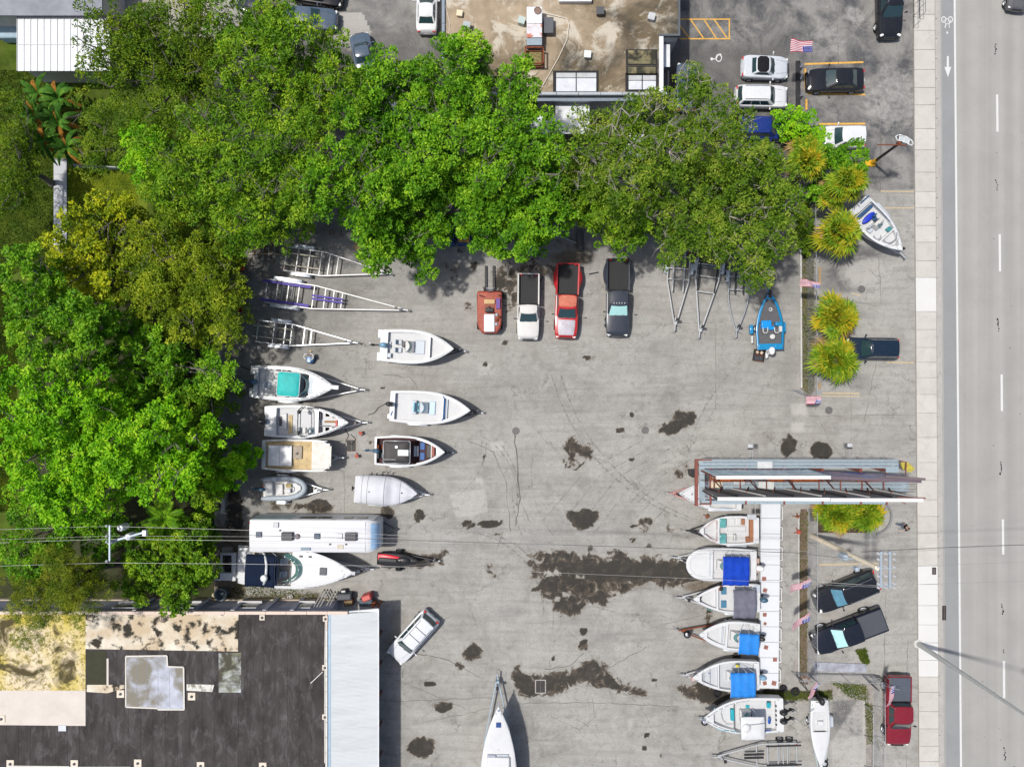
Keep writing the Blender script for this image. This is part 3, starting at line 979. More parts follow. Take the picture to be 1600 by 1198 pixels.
for k,a in enumerate([([(538,735),(538,800)],.03),([(803,672),(808,720),(812,780),(806,820)],.10),([(812,780),(826,812)],.04),([(786,830),(776,860)],.04),
   ([(735,690),(770,705),(790,750),(798,830)],.05),([(1118,505),(1118,640)],.03),([(1060,505),(1130,503)],.03),([(615,1060),(760,1120)],.03),([(600,1095),(770,1090)],.04),
   ([(640,1018),(700,1030),(755,1060)],.05),([(810,1098),(960,1098),(1060,1104)],.04),([(850,1045),(890,1040),(912,1020)],.06),([(940,1050),(1010,1010)],.04),
   ([(1020,980),(1100,960)],.03),([(600,585),(640,590),(652,605)],.05),([(1330,600),(1330,700)],.02),([(1370,560),(1350,660)],.03),([(1265,650),(1430,648)],.03),
   ([(1300,760),(1430,757)],.03),([(655,1130),(770,1105)],.03),([(1350,1055),(1384,1062)],.05),([(345,745),(348,800)],.1),([(1384,925),(1382,1045)],.035),([(1418,1000),(1416,1200)],.03),
   ([(860,1118),(905,1140),(930,1120),(925,1090)],.03),([(1375,300),(1376,200)],.05),([(1307,10),(1310,100)],.04),([(1332,470),(1378,480),(1372,400)],.03)]):
 j=joint(a[0],a[1],0.0022+0.0002*k,1.2,k)
 allj.add(j.v,j.f)
struct(allj.build('paving_joints',JM))
tm=bpy.data.materials.new('tyre_mark')
tm.use_nodes=True
_nt=tm.node_tree
_p=_nt.nodes['Principled BSDF']
_p.inputs['Base Color'].default_value=(0.10,0.097,0.09,1)
_p.inputs['Roughness'].default_value=0.9
_n=_nt.nodes.new('ShaderNodeTexNoise')
_n.inputs['Scale'].default_value=3
_n.inputs['Detail'].default_value=8
_tc=_nt.nodes.new('ShaderNodeTexCoord')
_nt.links.new(_tc.outputs['Object'],_n.inputs['Vector'])
_m=_nt.nodes.new('ShaderNodeMapRange')
_m.inputs[1].default_value=0.4
_m.inputs[2].default_value=0.65
_m.inputs[3].default_value=0.0
_m.inputs[4].default_value=0.30
_nt.links.new(_n.outputs[0],_m.inputs[0])
_nt.links.new(_m.outputs[0],_p.inputs['Alpha'])
tyr=MB()
def arc(cx,cy,r,a0,a1,w=.16,ry=None):
 ry=ry or r
 global tyr
 n=max(6,int(abs(a1-a0)/6))
 pts=[(cx+r*math.cos(R(a0+(a1-a0)*i/n)),cy+ry*math.sin(R(a0+(a1-a0)*i/n))) for i in range(n+1)]
 j=joint(pts,w,0.008+len(tyr.f)*1e-5,0.25,int(cx))
 tyr.add(j.v,j.f)
for a in ((690,770,120,-60,10),(700,775,108,-62,8),(846,1110,46,-40,160,.06),(860,1115,62,-40,170,.06),(1180,500,330,100,165),(1195,500,330,100,165),(720,960,130,-100,0),(735,960,130,-90,10),
   (1000,760,200,90,180,.12),(980,740,150,100,190,.12),(930,1160,90,-120,0,.1),(1010,1010,90,-160,-40,.08),(1020,1020,60,-160,-20,.07),(880,1180,60,-170,-20,.08),
   (1330,760,260,190,240,.14),(660,690,100,0,60,.1),(780,1130,180,300,350,.1),(1500,560,240,130,200,.12),(1010,560,240,200,260,.12),(1180,620,120,80,180,.1)):
 arc(*a)
for i in range(7):
 x=850+i*27
 j=joint([(x+150,690+i*3),(x+60,740+i*3),(x,812+(i % 4)*6)],.10,0.0095+i*1e-5,.3,i)
 tyr.add(j.v,j.f)
struct(tyr.build('tyre_marks',tm))
# ================================================================== BUILDINGS
ROOFD=mk('dark_roof_membrane',(.050,.044,.043),.9,var=.4,scale=.9,obj_rand=.07,dirt=.65,dirt_col=(.16,.155,.158),bump=.3,world=True,stretch=(1,.42,1))
WALLL=mk('lavender_render',(.36,.36,.42),.85,var=.1,scale=1.2,dirt=.2)
PEACH=mk('peach_coping',(.60,.49,.42),.8,var=.06,scale=1.5,dirt=.25)
def patchy(name,base,spot,lo,hi,scale,tint=None,tscale=.5,amt=1.0,dist=.3,obj=False,extra=None):
 """roof coating with mould growing through it"""
 m=bpy.data.materials.new(name)
 m.use_nodes=True
 nt=m.node_tree; L=nt.links
 p=nt.nodes['Principled BSDF']
 tc=nd(nt,'ShaderNodeTexCoord')
 def nz(sc,det,rg_,ds):
  n=nd(nt,'ShaderNodeTexNoise'); n.inputs['Scale'].default_value=sc; n.inputs['Detail'].default_value=det
  n.inputs['Roughness'].default_value=rg_; n.inputs['Distortion'].default_value=ds
  L.new(tc.outputs['Object'],n.inputs['Vector']); return n.outputs['Fac']
 def mr(v,a,b,c=0.,d=1.):
  n=nd(nt,'ShaderNodeMapRange'); L.new(v,n.inputs[0])
  for i,x in enumerate((a,b,c,d)):n.inputs[i+1].default_value=x
  return n.outputs[0]
 def mx(f,a,b):
  n=nd(nt,'ShaderNodeMix',data_type='RGBA'); L.new(f,n.inputs[0])
  for i,x in ((6,a),(7,b)):
   if isinstance(x,tuple):n.inputs[i].default_value=(*x,1)
   else:L.new(x,n.inputs[i])
  return n.outputs[2]
 col=mx(mr(nz(1.2,6,.6,0),.35,.65),tuple(c*.86 for c in base),tuple(min(.85,c*1.08) for c in base))
 if tint:
  col=mx(mr(nz(tscale,6,.65,.4),.42,.60,0,.9),col,tint)
 if extra:
  col=mx(mr(nz(extra[1],7,.7,.5),.50,.58,0,extra[2]),col,extra[0])
 col=mx(mr(nz(scale,9,.62,dist),lo,hi,0,amt),col,spot)
 L.new(col,p.inputs['Base Color'])
 p.inputs['Roughness'].default_value=.9
 p.inputs['Specular IOR Level'].default_value=.1
 return m
# --- warehouse, south-west: flat roof at 3.4 m
ZR=3.4
wh=thing('warehouse','flat-roofed warehouse with a mouldy patched roof in the bottom left corner','warehouse',tuple(W(250,1150,0)[:2])+(0,))
ox,oy=wh.location.x,wh.location.y
def lp(px,py,z=ZR):
 w_=W(px,py,z)
 return (w_.x-ox,w_.y-oy)
x0,yN=lp(-200,956)
x1,yS=lp(513,1300)
MB().box(x0,x1,yS,yN,0,ZR-.02).build('wall',WALLL,wh)
nst=28
Xs=np.linspace(lp(373,960)[0],x1-.15,8)
RB=MB().box(x0,x1-.05,yS,yN-.05,ZR-.019,ZR+.01).build('roof',mk('roof_underlay',(.03,.028,.028),.95),wh)
sx=x0
k=0
strip_me=MB().box(0,.985,yS+.02,yN-.25,0,.012).mesh('roofing_strip')
strip_me.materials.append(ROOFD)
while sx<x1-1.0:
 o=bpy.data.objects.new('roofing_strip',strip_me); COL.objects.link(o); o.parent=RB
 o.location=(sx,0,ZR+.011+.002*(k % 2)); sx+=1.0; k+=1
for a in range(-6,17):
 xa=lp(a*32,956)[0]
 MB().box(xa,xa+32*.0524-.02,yN-.16,yN+.10,ZR-.1,ZR+.14).build('coping',PEACH,wh,bevel=.015)
for a in range(0,14):
 ya=yN-.2-a*1.25
 MB().box(x1-.22,x1-.04,ya-1.23,ya,ZR-.1,ZR+.12).build('coping',PEACH if a<1 else GELD,wh,bevel=.015)
WHB=patchy('mouldy_white_coating',(.62,.57,.47),(.040,.036,.028),.50,.58,.9,tint=(.46,.36,.24),tscale=.35,dist=.2)
YLB=patchy('lichen_yellow_coating',(.62,.52,.36),(.075,.062,.030),.50,.62,.5,tint=(.50,.40,.05),tscale=.22,dist=.7,extra=((.20,.17,.04),3.6,.9))
CLB=mk('coated_beige',(.55,.50,.45),.85,var=.07,scale=.8,dirt=.35,dirt_col=(.42,.36,.30))
def fld(name,poly,m,z,parent=RB,h=.012):
 return MB().prism([lp(*q) for q in poly],z,z+h).build(name,m,parent)
fld('coating_patch',[(134,957),(373,957),(372,1017),(134,1013)],WHB,ZR+.028)
fld('coating_patch',[(-200,957),(134,957),(134,1078),(-200,1078)],YLB,ZR+.0285)
fld('coating_patch',[(-200,1078),(134,1078),(134,1133),(-200,1130)],CLB,ZR+.0275)
fld('coating_patch',[(92,1132),(104,1132),(104,1141),(92,1141)],mk('metal_flap',(.50,.52,.60),.5),ZR+.06)
fld('felt_patch',[(136,1016),(167,1016),(167,1070),(136,1070)],mk('green_black_felt',(.045,.045,.03),.9,var=.1),ZR+.0285)
fld('coating_patch',[(136,1069),(196,1069),(196,1074),(168,1082),(136,1080)],WHB,ZR+.029)
fld('coating_patch',[(167,1028),(170,1028),(170,1070),(167,1070)],CLB,ZR+.03)
fld('felt_patch',[(342,1019),(377,1019),(377,1081),(342,1081)],patchy('algae_patch',(.46,.48,.50),(.07,.065,.05),.44,.56,.7,tint=(.17,.18,.10),tscale=.6),ZR+.0275)
fld('coating_patch',[(292,1068),(335,1069),(332,1080),(292,1078)],patchy('streaky_white',(.58,.57,.53),(.2,.18,.14),.5,.6,1.2),ZR+.0285)
GP=patchy('ponding_grey',(.44,.46,.53),(.20,.185,.15),.45,.60,.45,tint=(.34,.36,.41),tscale=.9)
poly=[(198,1024),(262,1023),(263,1040),(288,1041),(289,1107),(248,1107),(248,1105),(198,1103)]
o_=MB().prism([lp(*q) for q in poly],ZR+.03,ZR+.10).build('roof_deck_patch',GP,wh)
mb=MB()
pp=[lp(*q) for q in poly]
for a,b_ in zip(pp,pp[1:]+pp[:1]):
 mb.beam((a[0],a[1],ZR+.10),(b_[0],b_[1],ZR+.10),.12,.08)
mb.build('curb',mk('curb_pale',(.58,.55,.50),.8,var=.08,dirt=.3),o_,bevel=.02)
for xs_ in (214,231,248,266):
 a,c=lp(xs_,1026),lp(xs_,1104)
 MB().box(a[0]-.01,a[0]+.01,c[1]+.1,a[1]-.1-(0 if xs_<262 else .95),ZR+.10,ZR+.108).build('seam',mk('seam_soft',(.25,.26,.30),.8),o_)
def roof_drain(px,py,s=.62):
 x,y=lp(px,py)
 o=MB().box(x-s/2,x+s/2,y-s/2,y+s/2,ZR+.035,ZR+.085).build('roof_drain',mk('drain_collar',(.62,.55,.46),.8,var=.08,dirt=.3),wh,bevel=.03)
 MB().lathe([(0,0),(.11,0),(.11,.05),(.07,.09),(0,.1)],(x,y,ZR+.086),12).build('strainer',DARKG,o)
for q in ((189,1083),(300,1087),(410,964),(509,966),(508,1042),(508,1119),(17,1192),(117,1192),(216,1191),(314,1195),(411,1196),(3,1122)):
 roof_drain(*q,s=.62 if q[0] not in (410,509,508) else .44)
mb=MB()
for a,c in (((509,970),(508,1038)),((508,1046),(508,1115)),((505,1048),(486,1066)),((508,1122),(508,1190))):
 A,C=lp(*a),lp(*c)
 mb.tube((A[0],A[1],ZR+.12),(C[0],C[1],ZR+.12),.035,n=6)
mb.build('pipe',mk('white_conduit',(.62,.60,.56),.6),wh)
for (a,b_) in (((15,1195),(110,1196)),((125,1197),(205,1197))):
 A,C=lp(*a),lp(*b_)
 MB().tube((A[0],A[1],ZR+.1),(C[0],C[1],ZR+.1),.05,n=6).build('pipe',mk('white_conduit',(.62,.60,.56),.6),wh)
yw=yN
for px in (208,255,300,362,412,455):
 xx=lp(px,950)[0]
 MB().box(xx-.16,xx+.16,yw+.001,yw+.16,0,ZR-.12).build('pilaster',mk('lavender_trim',(.40,.40,.46),.8,var=.05),wh,bevel=.01)
for px,w_,g_ in ((182,1.9,1),(281,1.5,0),(375,1.9,0),(468,1.2,0)):
 xx=lp(px,950)[0]
 f=MB().box(xx-w_/2,xx+w_/2,yw+.002,yw+.07,1.35,2.45).build('window',mk('window_frame_pale',(.55,.55,.58),.6),wh)
 MB().box(xx-w_/2+.06,xx+w_/2-.06,yw+.071,yw+.078,1.42,2.39).build('pane',GLASS,f)
 MB().box(xx-w_/2-.08,xx+w_/2+.08,yw+.002,yw+.26,1.22,1.33).build('sill',mk('sill_white',(.46,.45,.45),.7),f,bevel=.01)
MB().box(x0,x1-.3,yw+.001,yw+.10,0,.45).build('plinth',mk('plinth_tan',(.45,.38,.28),.85,var=.1),wh)
for j,(px,py,n) in enumerate(((499,936,3),(516,939,2))):
 t=thing('pipe_rack',('three' if n==3 else 'pair of')+' white pipes leaning on the lavender wall near the metal roof','pipes',tuple(W(px,py,1)[:2])+(0,))
 for k in range(n):
  MB().tube((-.25+k*.26,-.55,2.6),(.12+k*.26,.55,.1),.06,n=8).build('pipe',GELD,t)
 MB().box(-.4,.6,-.62,-.5,2.3,2.42).build('crossbar',ALU,t)
CB=MB()
CB.box(-.24,.24,-.12,.12,0,.2)
cbm=CB.mesh('concrete_block'); cbm.materials.append(CONC)
for j,(px,py,lab) in enumerate(((430,937,'grey hollow concrete block nearest the big pot by the lavender wall'),(443,935,'middle hollow concrete block on the ground by the lavender wall'),(454,931.5,'hollow concrete block nearest the pipes by the lavender wall'))):
 o=bpy.data.objects.new('concrete_block',cbm); COL.objects.link(o)
 o.location=W(px,py,0); o.rotation_euler=(0,0,.2*j)
 tag(o,lab,'concrete block','hollow concrete blocks')
 for sx_ in (-.115,.115):
  MB().box(sx_-.075,sx_+.075,-.07,.07,.2005,.204).build('hollow',BLACK,o)
c=W(351,924)
t=thing('water_butt','round grey tub with a dark inside standing beside the lavender wall','tub',(c.x,c.y,0))
MB().lathe([(0,0),(.40,0),(.52,.85),(.54,.9),(.47,.9),(.40,.2),(0,.18)],(0,0,0),28).build('tub',mk('tub_grey',(.16,.20,.22),.6,var=.1),t,smooth=True)
MB().box(-.18,.18,-.1,.1,.2,.5,rot=.6).build('scrap',mk('tub_scrap',(.10,.16,.20),.5,var=.3),t,bevel=.03)
c=W(337,928)
MB_=MB().ell((0,0,.15),(.28,.24,.2),10,6)
o=MB_.build('cloth_bundle',mk('cream_cloth',(.5,.44,.28),.9,var=.3,scale=6),smooth='full'); o.location=(c.x,c.y,0)
tag(o,'crumpled cream bundle beside the grey tub','bundle')
c=W(357,858)
o=MB().box(-.45,.45,-.25,.25,0,.35).build('timber_stack',mk('pallet_grey',(.30,.27,.24),.9,var=.3,scale=7),bevel=.02); o.location=(c.x,c.y,0)
tag(o,'small grey wooden crate behind the bare stern frame','crate')
# --- white metal lean-to roof
lt=thing('lean_to','long white corrugated lean-to roof along the east side of the warehouse','lean-to',tuple(W(555,1070,0)[:2])+(0,))
ox2,oy2=lt.location.x,lt.location.y
def lq(px,py,z):
 w_=W(px,py,z); return (w_.x-ox2,w_.y-oy2)
a0=lq(517,958,3.5); a1=lq(591,951,3.0)
yTop0,yTop1=a0[1],a1[1]; yBot=lq(520,1300,3.3)[1]
xL,xR=a0[0],a1[0]
RM=mk('white_corrugated',(.53,.555,.565),.5,.1,var=.05,scale=.9,obj_rand=.02,dirt=.5,dirt_col=(.36,.375,.38),world=True,stretch=(.16,1.2,1))
nP=21
ph=(yTop0-yBot)/nP
pm=MB()
nr=8
pm_v=[]
for i in range(nr+1):
 y=-ph*i/nr
 for x_,z_ in ((xL,3.5),(xR,3.02)):
  pass
for i in range(nr):
 y0_=-ph*i/nr; y1_=-ph*(i+.7)/nr; y2_=-ph*(i+.8)/nr; y3_=-ph*(i+.9)/nr; y4_=-ph*(i+1)/nr
 for (ya,za),(yb_,zb_) in (((y0_,0),(y1_,0)),((y1_,0),(y2_,.018)),((y2_,.018),(y3_,.018)),((y3_,.018),(y4_,0))):
  pm.quad((xL,yb_,3.5+zb_),(xR,yb_,3.02+zb_),(xR,ya,3.02+za),(xL,ya,3.5+za))
pme=pm.mesh('roof_sheet'); pme.materials.append(RM)
for i in range(nP):
 o=bpy.data.objects.new('roof_sheet',pme); COL.objects.link(o); o.parent=lt
 o.location=(0,yTop0-.05-i*ph,(.004 if i % 2 else 0))
MB().prism([(xL,yTop0-.05),(xR,yTop0-.05),(xR,yTop1)],3.0,3.03).build('edge_flashing',RM,lt)
MB().beam((xL,yTop0,3.45),(xR,yTop1,2.98),.10,.16).build('verge_trim',mk('trim_white',(.62,.63,.64),.5),lt)
MB().box(xL-.42,xL-.03,yBot,yTop0,3.25,3.42).build('gutter',mk('gutter_blue_grey',(.30,.42,.52),.4,.2,var=.1),lt,bevel=.02)
MB().box(xR-.02,xR+.06,yBot,yTop1,2.86,3.04).build('fascia',mk('trim_white',(.62,.63,.64),.5),lt)
for i in range(7):
 y=yTop1-.3-i*2.6
 MB().box(xR-.35,xR-.23,y-.06,y+.06,0,2.98).build('post',RUST,lt)
MB().box(xL-.3,xR-.6,yBot,yTop1-.4,0,.02).build('slab_floor',CONC,lt)
def junk(px,py,w_,l_,h_,m,label,cat,name,rot=0,extra=None):
 c=W(px,py,h_*.8)
 t=thing(name,label,cat,(c.x,c.y,0),rot)
 MB().box(-w_/2,w_/2,-l_/2,l_/2,.06,h_).build('body',m,t,bevel=.05,seg=2)
 MB().box(-w_/2+.08,w_/2-.08,-l_/2+.08,l_/2-.08,h_+.001,h_+.05).build('lid',extra or m,t,bevel=.02)
 for sx_ in (-1,1):
  MB().tube((sx_*w_*.35,-l_*.4,.06),(sx_*w_*.35,l_*.4,.06),.06).build('skid',BLACK,t)
junk(538,931.5,1.25,.55,.9,mk('bin_dark',(.035,.045,.06),.5,var=.3),'dark long bin lying by the corner of the white lean-to','bin','storage_bin',.03,DARKG)
junk(573,933,.8,.5,1.1,mk('red_crate',(.36,.03,.03),.4,var=.2),'small red machine by the corner of the white lean-to','machine','welding_machine',.35,mk('red_light',(.5,.12,.10),.4))
junk(572,941,1.15,.6,.8,mk('slate_box',(.05,.08,.10),.5,var=.2),'slate grey box behind the red machine','box','storage_box',.0)
junk(545,941,.8,.5,.6,mk('brown_junk',(.10,.05,.03),.8,var=.6,scale=6),'brown clutter box against the lean-to','box','storage_box',.2,mk('tan_junk',(.22,.17,.09),.8,var=.5,scale=8))
junk(584,944,.45,.4,.9,RUST,'rusty drum-like box at the lean-to corner','box','storage_box',.5)
junk(537,923,.5,.3,.5,BLACK,'small black pump standing on the ground beside the cruiser bow','pump','water_pump',.1,GEL)
# --- north building with a brown stained flat roof, z 4.2
ZB=4.2
nb=thing('shop_building','building with a brown stained flat roof at the top of the picture','building',tuple(W(870,20,0)[:2])+(0,))
ox3,oy3=nb.location.x,nb.location.y
def lr(px,py,z=ZB):
 w_=W(px,py,z); return (w_.x-ox3,w_.y-oy3)
xa,yb0=lr(693,149); xb_,yt=lr(1061,-260)
BRS=patchy('brown_mouldy_roof',(.34,.27,.19),(.055,.050,.040),.50,.66,.16,tint=(.125,.095,.055),tscale=.14,dist=.6,extra=((.52,.48,.40),.42,.75))
xs_step=lr(1030,60)[0]; yst=lr(1030,57)[1]
plan=[(xa,yb0),(xs_step,yb0),(xs_step,yst),(xb_,yst),(xb_,yt),(xa,yt)]
MB().prism(plan,0,ZB-.02).build('wall',mk('shop_wall',(.42,.42,.44),.8,var=.08,dirt=.3),nb)
nr_=MB().prism([(xa+.2,yb0+.2),(xs_step-.02,yb0+.2),(xs_step-.02,yst+.2),(xb_-.1,yst+.2),(xb_-.1,yt),(xa+.2,yt)],ZB-.019,ZB+.02).build('roof',BRS,nb)
COP=mk('coping_blue_grey',(.20,.24,.29),.5,.2,var=.08)
for i in range(13):
 y0_=yb0+i*1.9
 MB().box(xa-.12,xa+.12,y0_,y0_+1.88,ZB-.1,ZB+.22).build('coping',COP,nb,bevel=.015)
MB().box(xb_-.12,xb_+.05,yst-.05,yt,ZB-.1,ZB+.18).build('parapet',mk('dark_trim',(.08,.09,.10),.6),nb)
MB().box(xs_step-.0,xb_-.12,yst-.05,yst+.12,ZB-.1,ZB+.18).build('parapet',mk('dark_trim',(.08,.09,.10),.6),nb)
WT=mk('white_trim',(.62,.64,.66),.5,var=.05,dirt=.2)
MB().box(xs_step-.02,xs_step+.32,yb0-.1,yst-.06,ZB-.8,ZB+.14).build('white_wall_cap',WT,nb,bevel=.02)
for i in range(11):
 x_=xa+.2+i*1.78
 if x_<xs_step-1:
  MB().box(x_,x_+1.75,yb0-.05,yb0+.18,ZB-.1,ZB+.2).build('coping',mk('coping_grey',(.36,.39,.42),.5,.1,var=.06),nb,bevel=.015)
MB().box(xs_step-11.5,xs_step-.1,yb0-.35,yb0-.06,ZB-.6,ZB-.3).build('rain_gutter',mk('coping_blue_grey',(.2,.24,.29),.5),nb,bevel=.03)
MB().box(xs_step+.34,xs_step+1.1,yst-2.0,yst-.15,3.1,3.2).build('awning',WT,nb)
MB().box(xs_step+.34,xs_step+1.15,yst-3.7,yst-2.05,2.6,2.68).build('awning',BLACK,nb)
def rbox(name,px0,py0,px1,py1,h_,m,bev=.02,z=ZB+.021,parent=None):
 a=lr(px0,py0); c_=lr(px1,py1)
 return MB().box(min(a[0],c_[0]),max(a[0],c_[0]),min(a[1],c_[1]),max(a[1],c_[1]),z,z+h_).build(name,m,parent or nb,bevel=bev)
MEM=mk('skylight_pale',(.56,.58,.62),.5,var=.06,dirt=.3)
for px0,px1,py0,py1,z_ in ((868,932,114,146,.0),(981,1025,118,143,0)):
 f=rbox('skylight',px0-4,py0-3,px1+3,py1+1,.05,mk('black_flashing',(.03,.03,.03),.8),.01)
 n_=2
 for i in range(n_):
  a=px0+(px1-px0)*i/n_
  e=px0+(px1-px0)*(i+1)/n_
  rbox('pane',a+1,py0+9.5,e-.6,py1-2,.05,MEM,.01,ZB+.072,f)
  rbox('pane',a+1,py0+1,e-.6,py0+8.5,.04,mk('skylight_streak',(.40,.41,.42),.6,var=.15),.01,ZB+.072,f)
for (px0,py0,px1,py1) in ((978,78,1027,103),(978,104,1027,118)):
 f=rbox('skylight',px0,py0,px1,py1,.05,mk('black_flashing',(.03,.03,.03),.8),.01)
 rbox('pane',px0+3,py0+2,px1-3,py1-2,.04,patchy('algae_pane',(.14,.13,.08),(.04,.04,.03),.45,.6,1.0,tint=(.26,.22,.12)),.01,ZB+.072,f)
rbox('roof_hatch',873,-6,924,7,.4,WT,.04)
dc=W(840,55,ZB+.9)
du=thing('duct_unit','long white rooftop duct with a fan and a rusty open frame at its end','duct',(dc.x,dc.y,ZB+.02))
def ld(px,py,z):w_=W(px,py,z); return w_.x-dc.x,w_.y-dc.y
def dbox(name,px0,py0,px1,py1,z0,z1,m,bev=.03,par=None):
 a=ld(px0,py0,ZB+z1); c_=ld(px1,py1,ZB+z1)
 return MB().box(min(a[0],c_[0]),max(a[0],c_[0]),min(a[1],c_[1]),max(a[1],c_[1]),z0,z1).build(name,m,par or du,bevel=bev)
WD=mk('white_duct',(.66,.67,.70),.45,.1,var=.05,dirt=.25)
dbox('fan_box',823,11,847,37,.15,1.0,WD)
fx_,fy_=ld(840,17,ZB+1.05)
MB().lathe([(0,0),(.27,0),(.30,.06),(.25,.08),(.22,.04),(0,.04)],(fx_,fy_,1.0),20).build('fan_ring',mk('fan_brown',(.20,.13,.10),.6),du,smooth=True)
dbox('duct_section',823,37.5,847,59,.2,.95,patchy('rusty_white_duct',(.62,.60,.62),(.45,.16,.10),.52,.60,1.4),.03)
dbox('duct_section',823,59.5,847,71,.2,.85,mk('duct_blue_grey',(.26,.32,.36),.4,.2,var=.1),.02)
a=ld(821,74,ZB+.9); c_=ld(849,99,ZB+.9)
mb=MB()
for z_ in (.2,.85):
 for p_,q_ in (((a[0],a[1]),(c_[0],a[1])),((c_[0],a[1]),(c_[0],c_[1])),((c_[0],c_[1]),(a[0],c_[1])),((a[0],c_[1]),(a[0],a[1]))):
  mb.beam((*p_,z_),(*q_,z_),.10,.10)
for p_ in ((a[0],a[1]),(c_[0],a[1]),(c_[0],c_[1]),(a[0],c_[1])):
 mb.box(p_[0]-.05,p_[0]+.05,p_[1]-.05,p_[1]+.05,0,.9)
mb.build('rusty_frame',RUST,du)
MB().box(a[0]+.1,c_[0]-.1,c_[1]+.1,a[1]-.1,.1,.35).build('frame_debris',mk('debris',(.20,.16,.07),.9,var=.6,scale=7),du,bevel=.05)
dbox('side_unit',850,27,865,52,.0,.55,mk('unit_dark',(.085,.09,.10),.5,var=.15),.03)
mb=MB()
pts=[(847,20),(885,29),(889,38),(886,62),(872,92),(848,134)]
q=[(*ld(x_,y_,ZB+.1),.08) for x_,y_ in pts]
mb.path(q,.035,6)
mb.build('pipe',mk('pipe_cream',(.60,.54,.46),.6),du)
for nm,px,py,s_,h_,m,lab,cat in (('roof_vent',718,21,.42,.25,mk('vent_cream',(.62,.54,.38),.7),'cream square vent near the west edge of the brown roof','vent'),
      ('roof_vent',729,40,.55,.5,mk('vent_grey',(.34,.37,.38),.5,.2),'grey box vent below the cream one on the brown roof','vent'),
      ('roof_vent',709,63,.5,.3,mk('vent_tan',(.46,.42,.36),.6),'tan box vent by the tree on the brown roof','vent'),
      ('roof_vent',815,32,.5,.45,mk('vent_greenish',(.38,.45,.42),.5),'pale green vent beside the white duct','vent'),
      ('roof_vent',938,17,.55,.4,mk('vent_dark',(.07,.075,.08),.5),'dark box vent near the top of the brown roof','vent'),
      ('roof_vent',918,85,.52,.3,mk('vent_white',(.58,.60,.58),.5),'white box vent in the middle of the dark stain','vent'),
      ('roof_vent',1018,26,.5,.35,mk('vent_crumpled',(.44,.45,.46),.5,var=.3),'crumpled grey vent near the east edge of the brown roof','vent')):
 c=W(px,py,ZB+h_)
 t=thing(nm,lab,cat,(c.x,c.y,ZB+.02),random.uniform(-.3,.3))
 MB().box(-s_/2,s_/2,-s_/2,s_/2,0,h_).build('body',m,t,bevel=.03)
 MB().box(-s_/2-.03,s_/2+.03,-s_/2-.03,s_/2+.03,h_+.001,h_+.05).build('cap',m,t,bevel=.015)
mb=MB()
rr=random.Random(12)
for i in range(46):
 px,py=rr.uniform(700,1050),rr.uniform(2,140)
 if py>57 and px>1020:continue
 w_=W(px,py,ZB+.06)
 s_=rr.uniform(.03,.10)
 mb.box(w_.x-s_,w_.x+s_,w_.y-s_*.6,w_.y+s_*.6,ZB+.022,ZB+.03+s_*.4,rot=rr.uniform(0,3))
db=mb.build('roof_litter',mk('litter',(.35,.31,.25),.9,var=.6,scale=1.5)); db['kind']='stuff'
MB().path([(*lr(694,2),ZB+.05),(*lr(700,24),ZB+.06),(*lr(703,40),ZB+.05),(*lr(700,70),ZB+.05)],.025,5).build('cable',mk('pipe_cream',(.6,.54,.46),.6),nb)
cp=thing('metal_canopy','white ribbed metal canopy glimpsed behind the trees south of the brown roof','canopy',tuple(W(880,180,0)[:2])+(0,))
for i in range(12):
 y0_=W(0,161+i*4.0,3.1).y-cp.location.y
 xa_=W(807 if i>4 else 868,0,3.1).x-cp.location.x; xb2=W(921,0,3.1).x-cp.location.x
 MB().box(xa_,xb2,y0_-.205,y0_,3.0,3.05+.01*(i % 2)).build('slat',WT,cp)
for px in (815,915):
 for py in (165,205):
  w_=W(px,py,3)
  MB().box(w_.x-cp.location.x-.05,w_.x-cp.location.x+.05,w_.y-cp.location.y-.05,w_.y-cp.location.y+.05,0,3.0).build('post',ALU,cp)
# --- house in the north-west corner
hs=thing('house','house with a grey roof and a white panelled metal roof in the top left corner','house',tuple(W(80,10,0)[:2])+(0,))
hx,hy=hs.location.x,hs.location.y
def lh(px,py,z):w_=W(px,py,z); return (w_.x-hx,w_.y-hy)
a=lh(-200,-200,3.3); c_=lh(160,25,3.3)
MB().box(a[0],c_[0],c_[1]+.3,a[1],0,3.2).build('wall',mk('house_wall',(.5,.48,.44),.8),hs)
MB().box(a[0],c_[0],c_[1],a[1],3.22,3.36).build('roof',mk('grey_roofing',(.23,.24,.265),.8,var=.2,scale=.5,dirt=.5,dirt_col=(.33,.34,.37)),hs)
a=lh(26.5,26,2.9); c_=lh(172,111,2.9)
MB().box(a[0]+.3,c_[0]-.3,c_[1]+.3,a[1]-.1,0,2.75).build('porch_wall',mk('house_wall',(.5,.48,.44),.8),hs)
WR=mk('white_metal_panel',(.57,.58,.59),.45,var=.02,obj_rand=.02)
npn=14
pw=(c_[0]-a[0])/npn
pm=MB().box(0,pw-.015,0,a[1]-c_[1]-.05,0,.03).box(0,.035,0,a[1]-c_[1]-.05,.031,.075).mesh('roof_panel')
pm.materials.append(WR)
for i in range(npn):
 o=bpy.data.objects.new('roof_panel',pm); COL.objects.link(o); o.parent=hs
 o.location=(a[0]+i*pw,c_[1],2.85)
MB().box(a[0]-.05,c_[0]+.05,a[1]-.04,a[1]+.10,2.84,2.96).build('ridge_trim',mk('brown_trim',(.25,.17,.14),.7),hs)
MB().box(a[0],c_[0],a[1]-(a[1]-c_[1])*.52-.015,a[1]-(a[1]-c_[1])*.52+.015,2.926,2.934).build('sheet_lap',mk('lap_grey',(.5,.5,.5),.6),hs)
MB().box(a[0],a[0]+.04,c_[1],a[1],2.75,2.86).build('edge_trim',ALU,hs)
c=W(12,50,1)
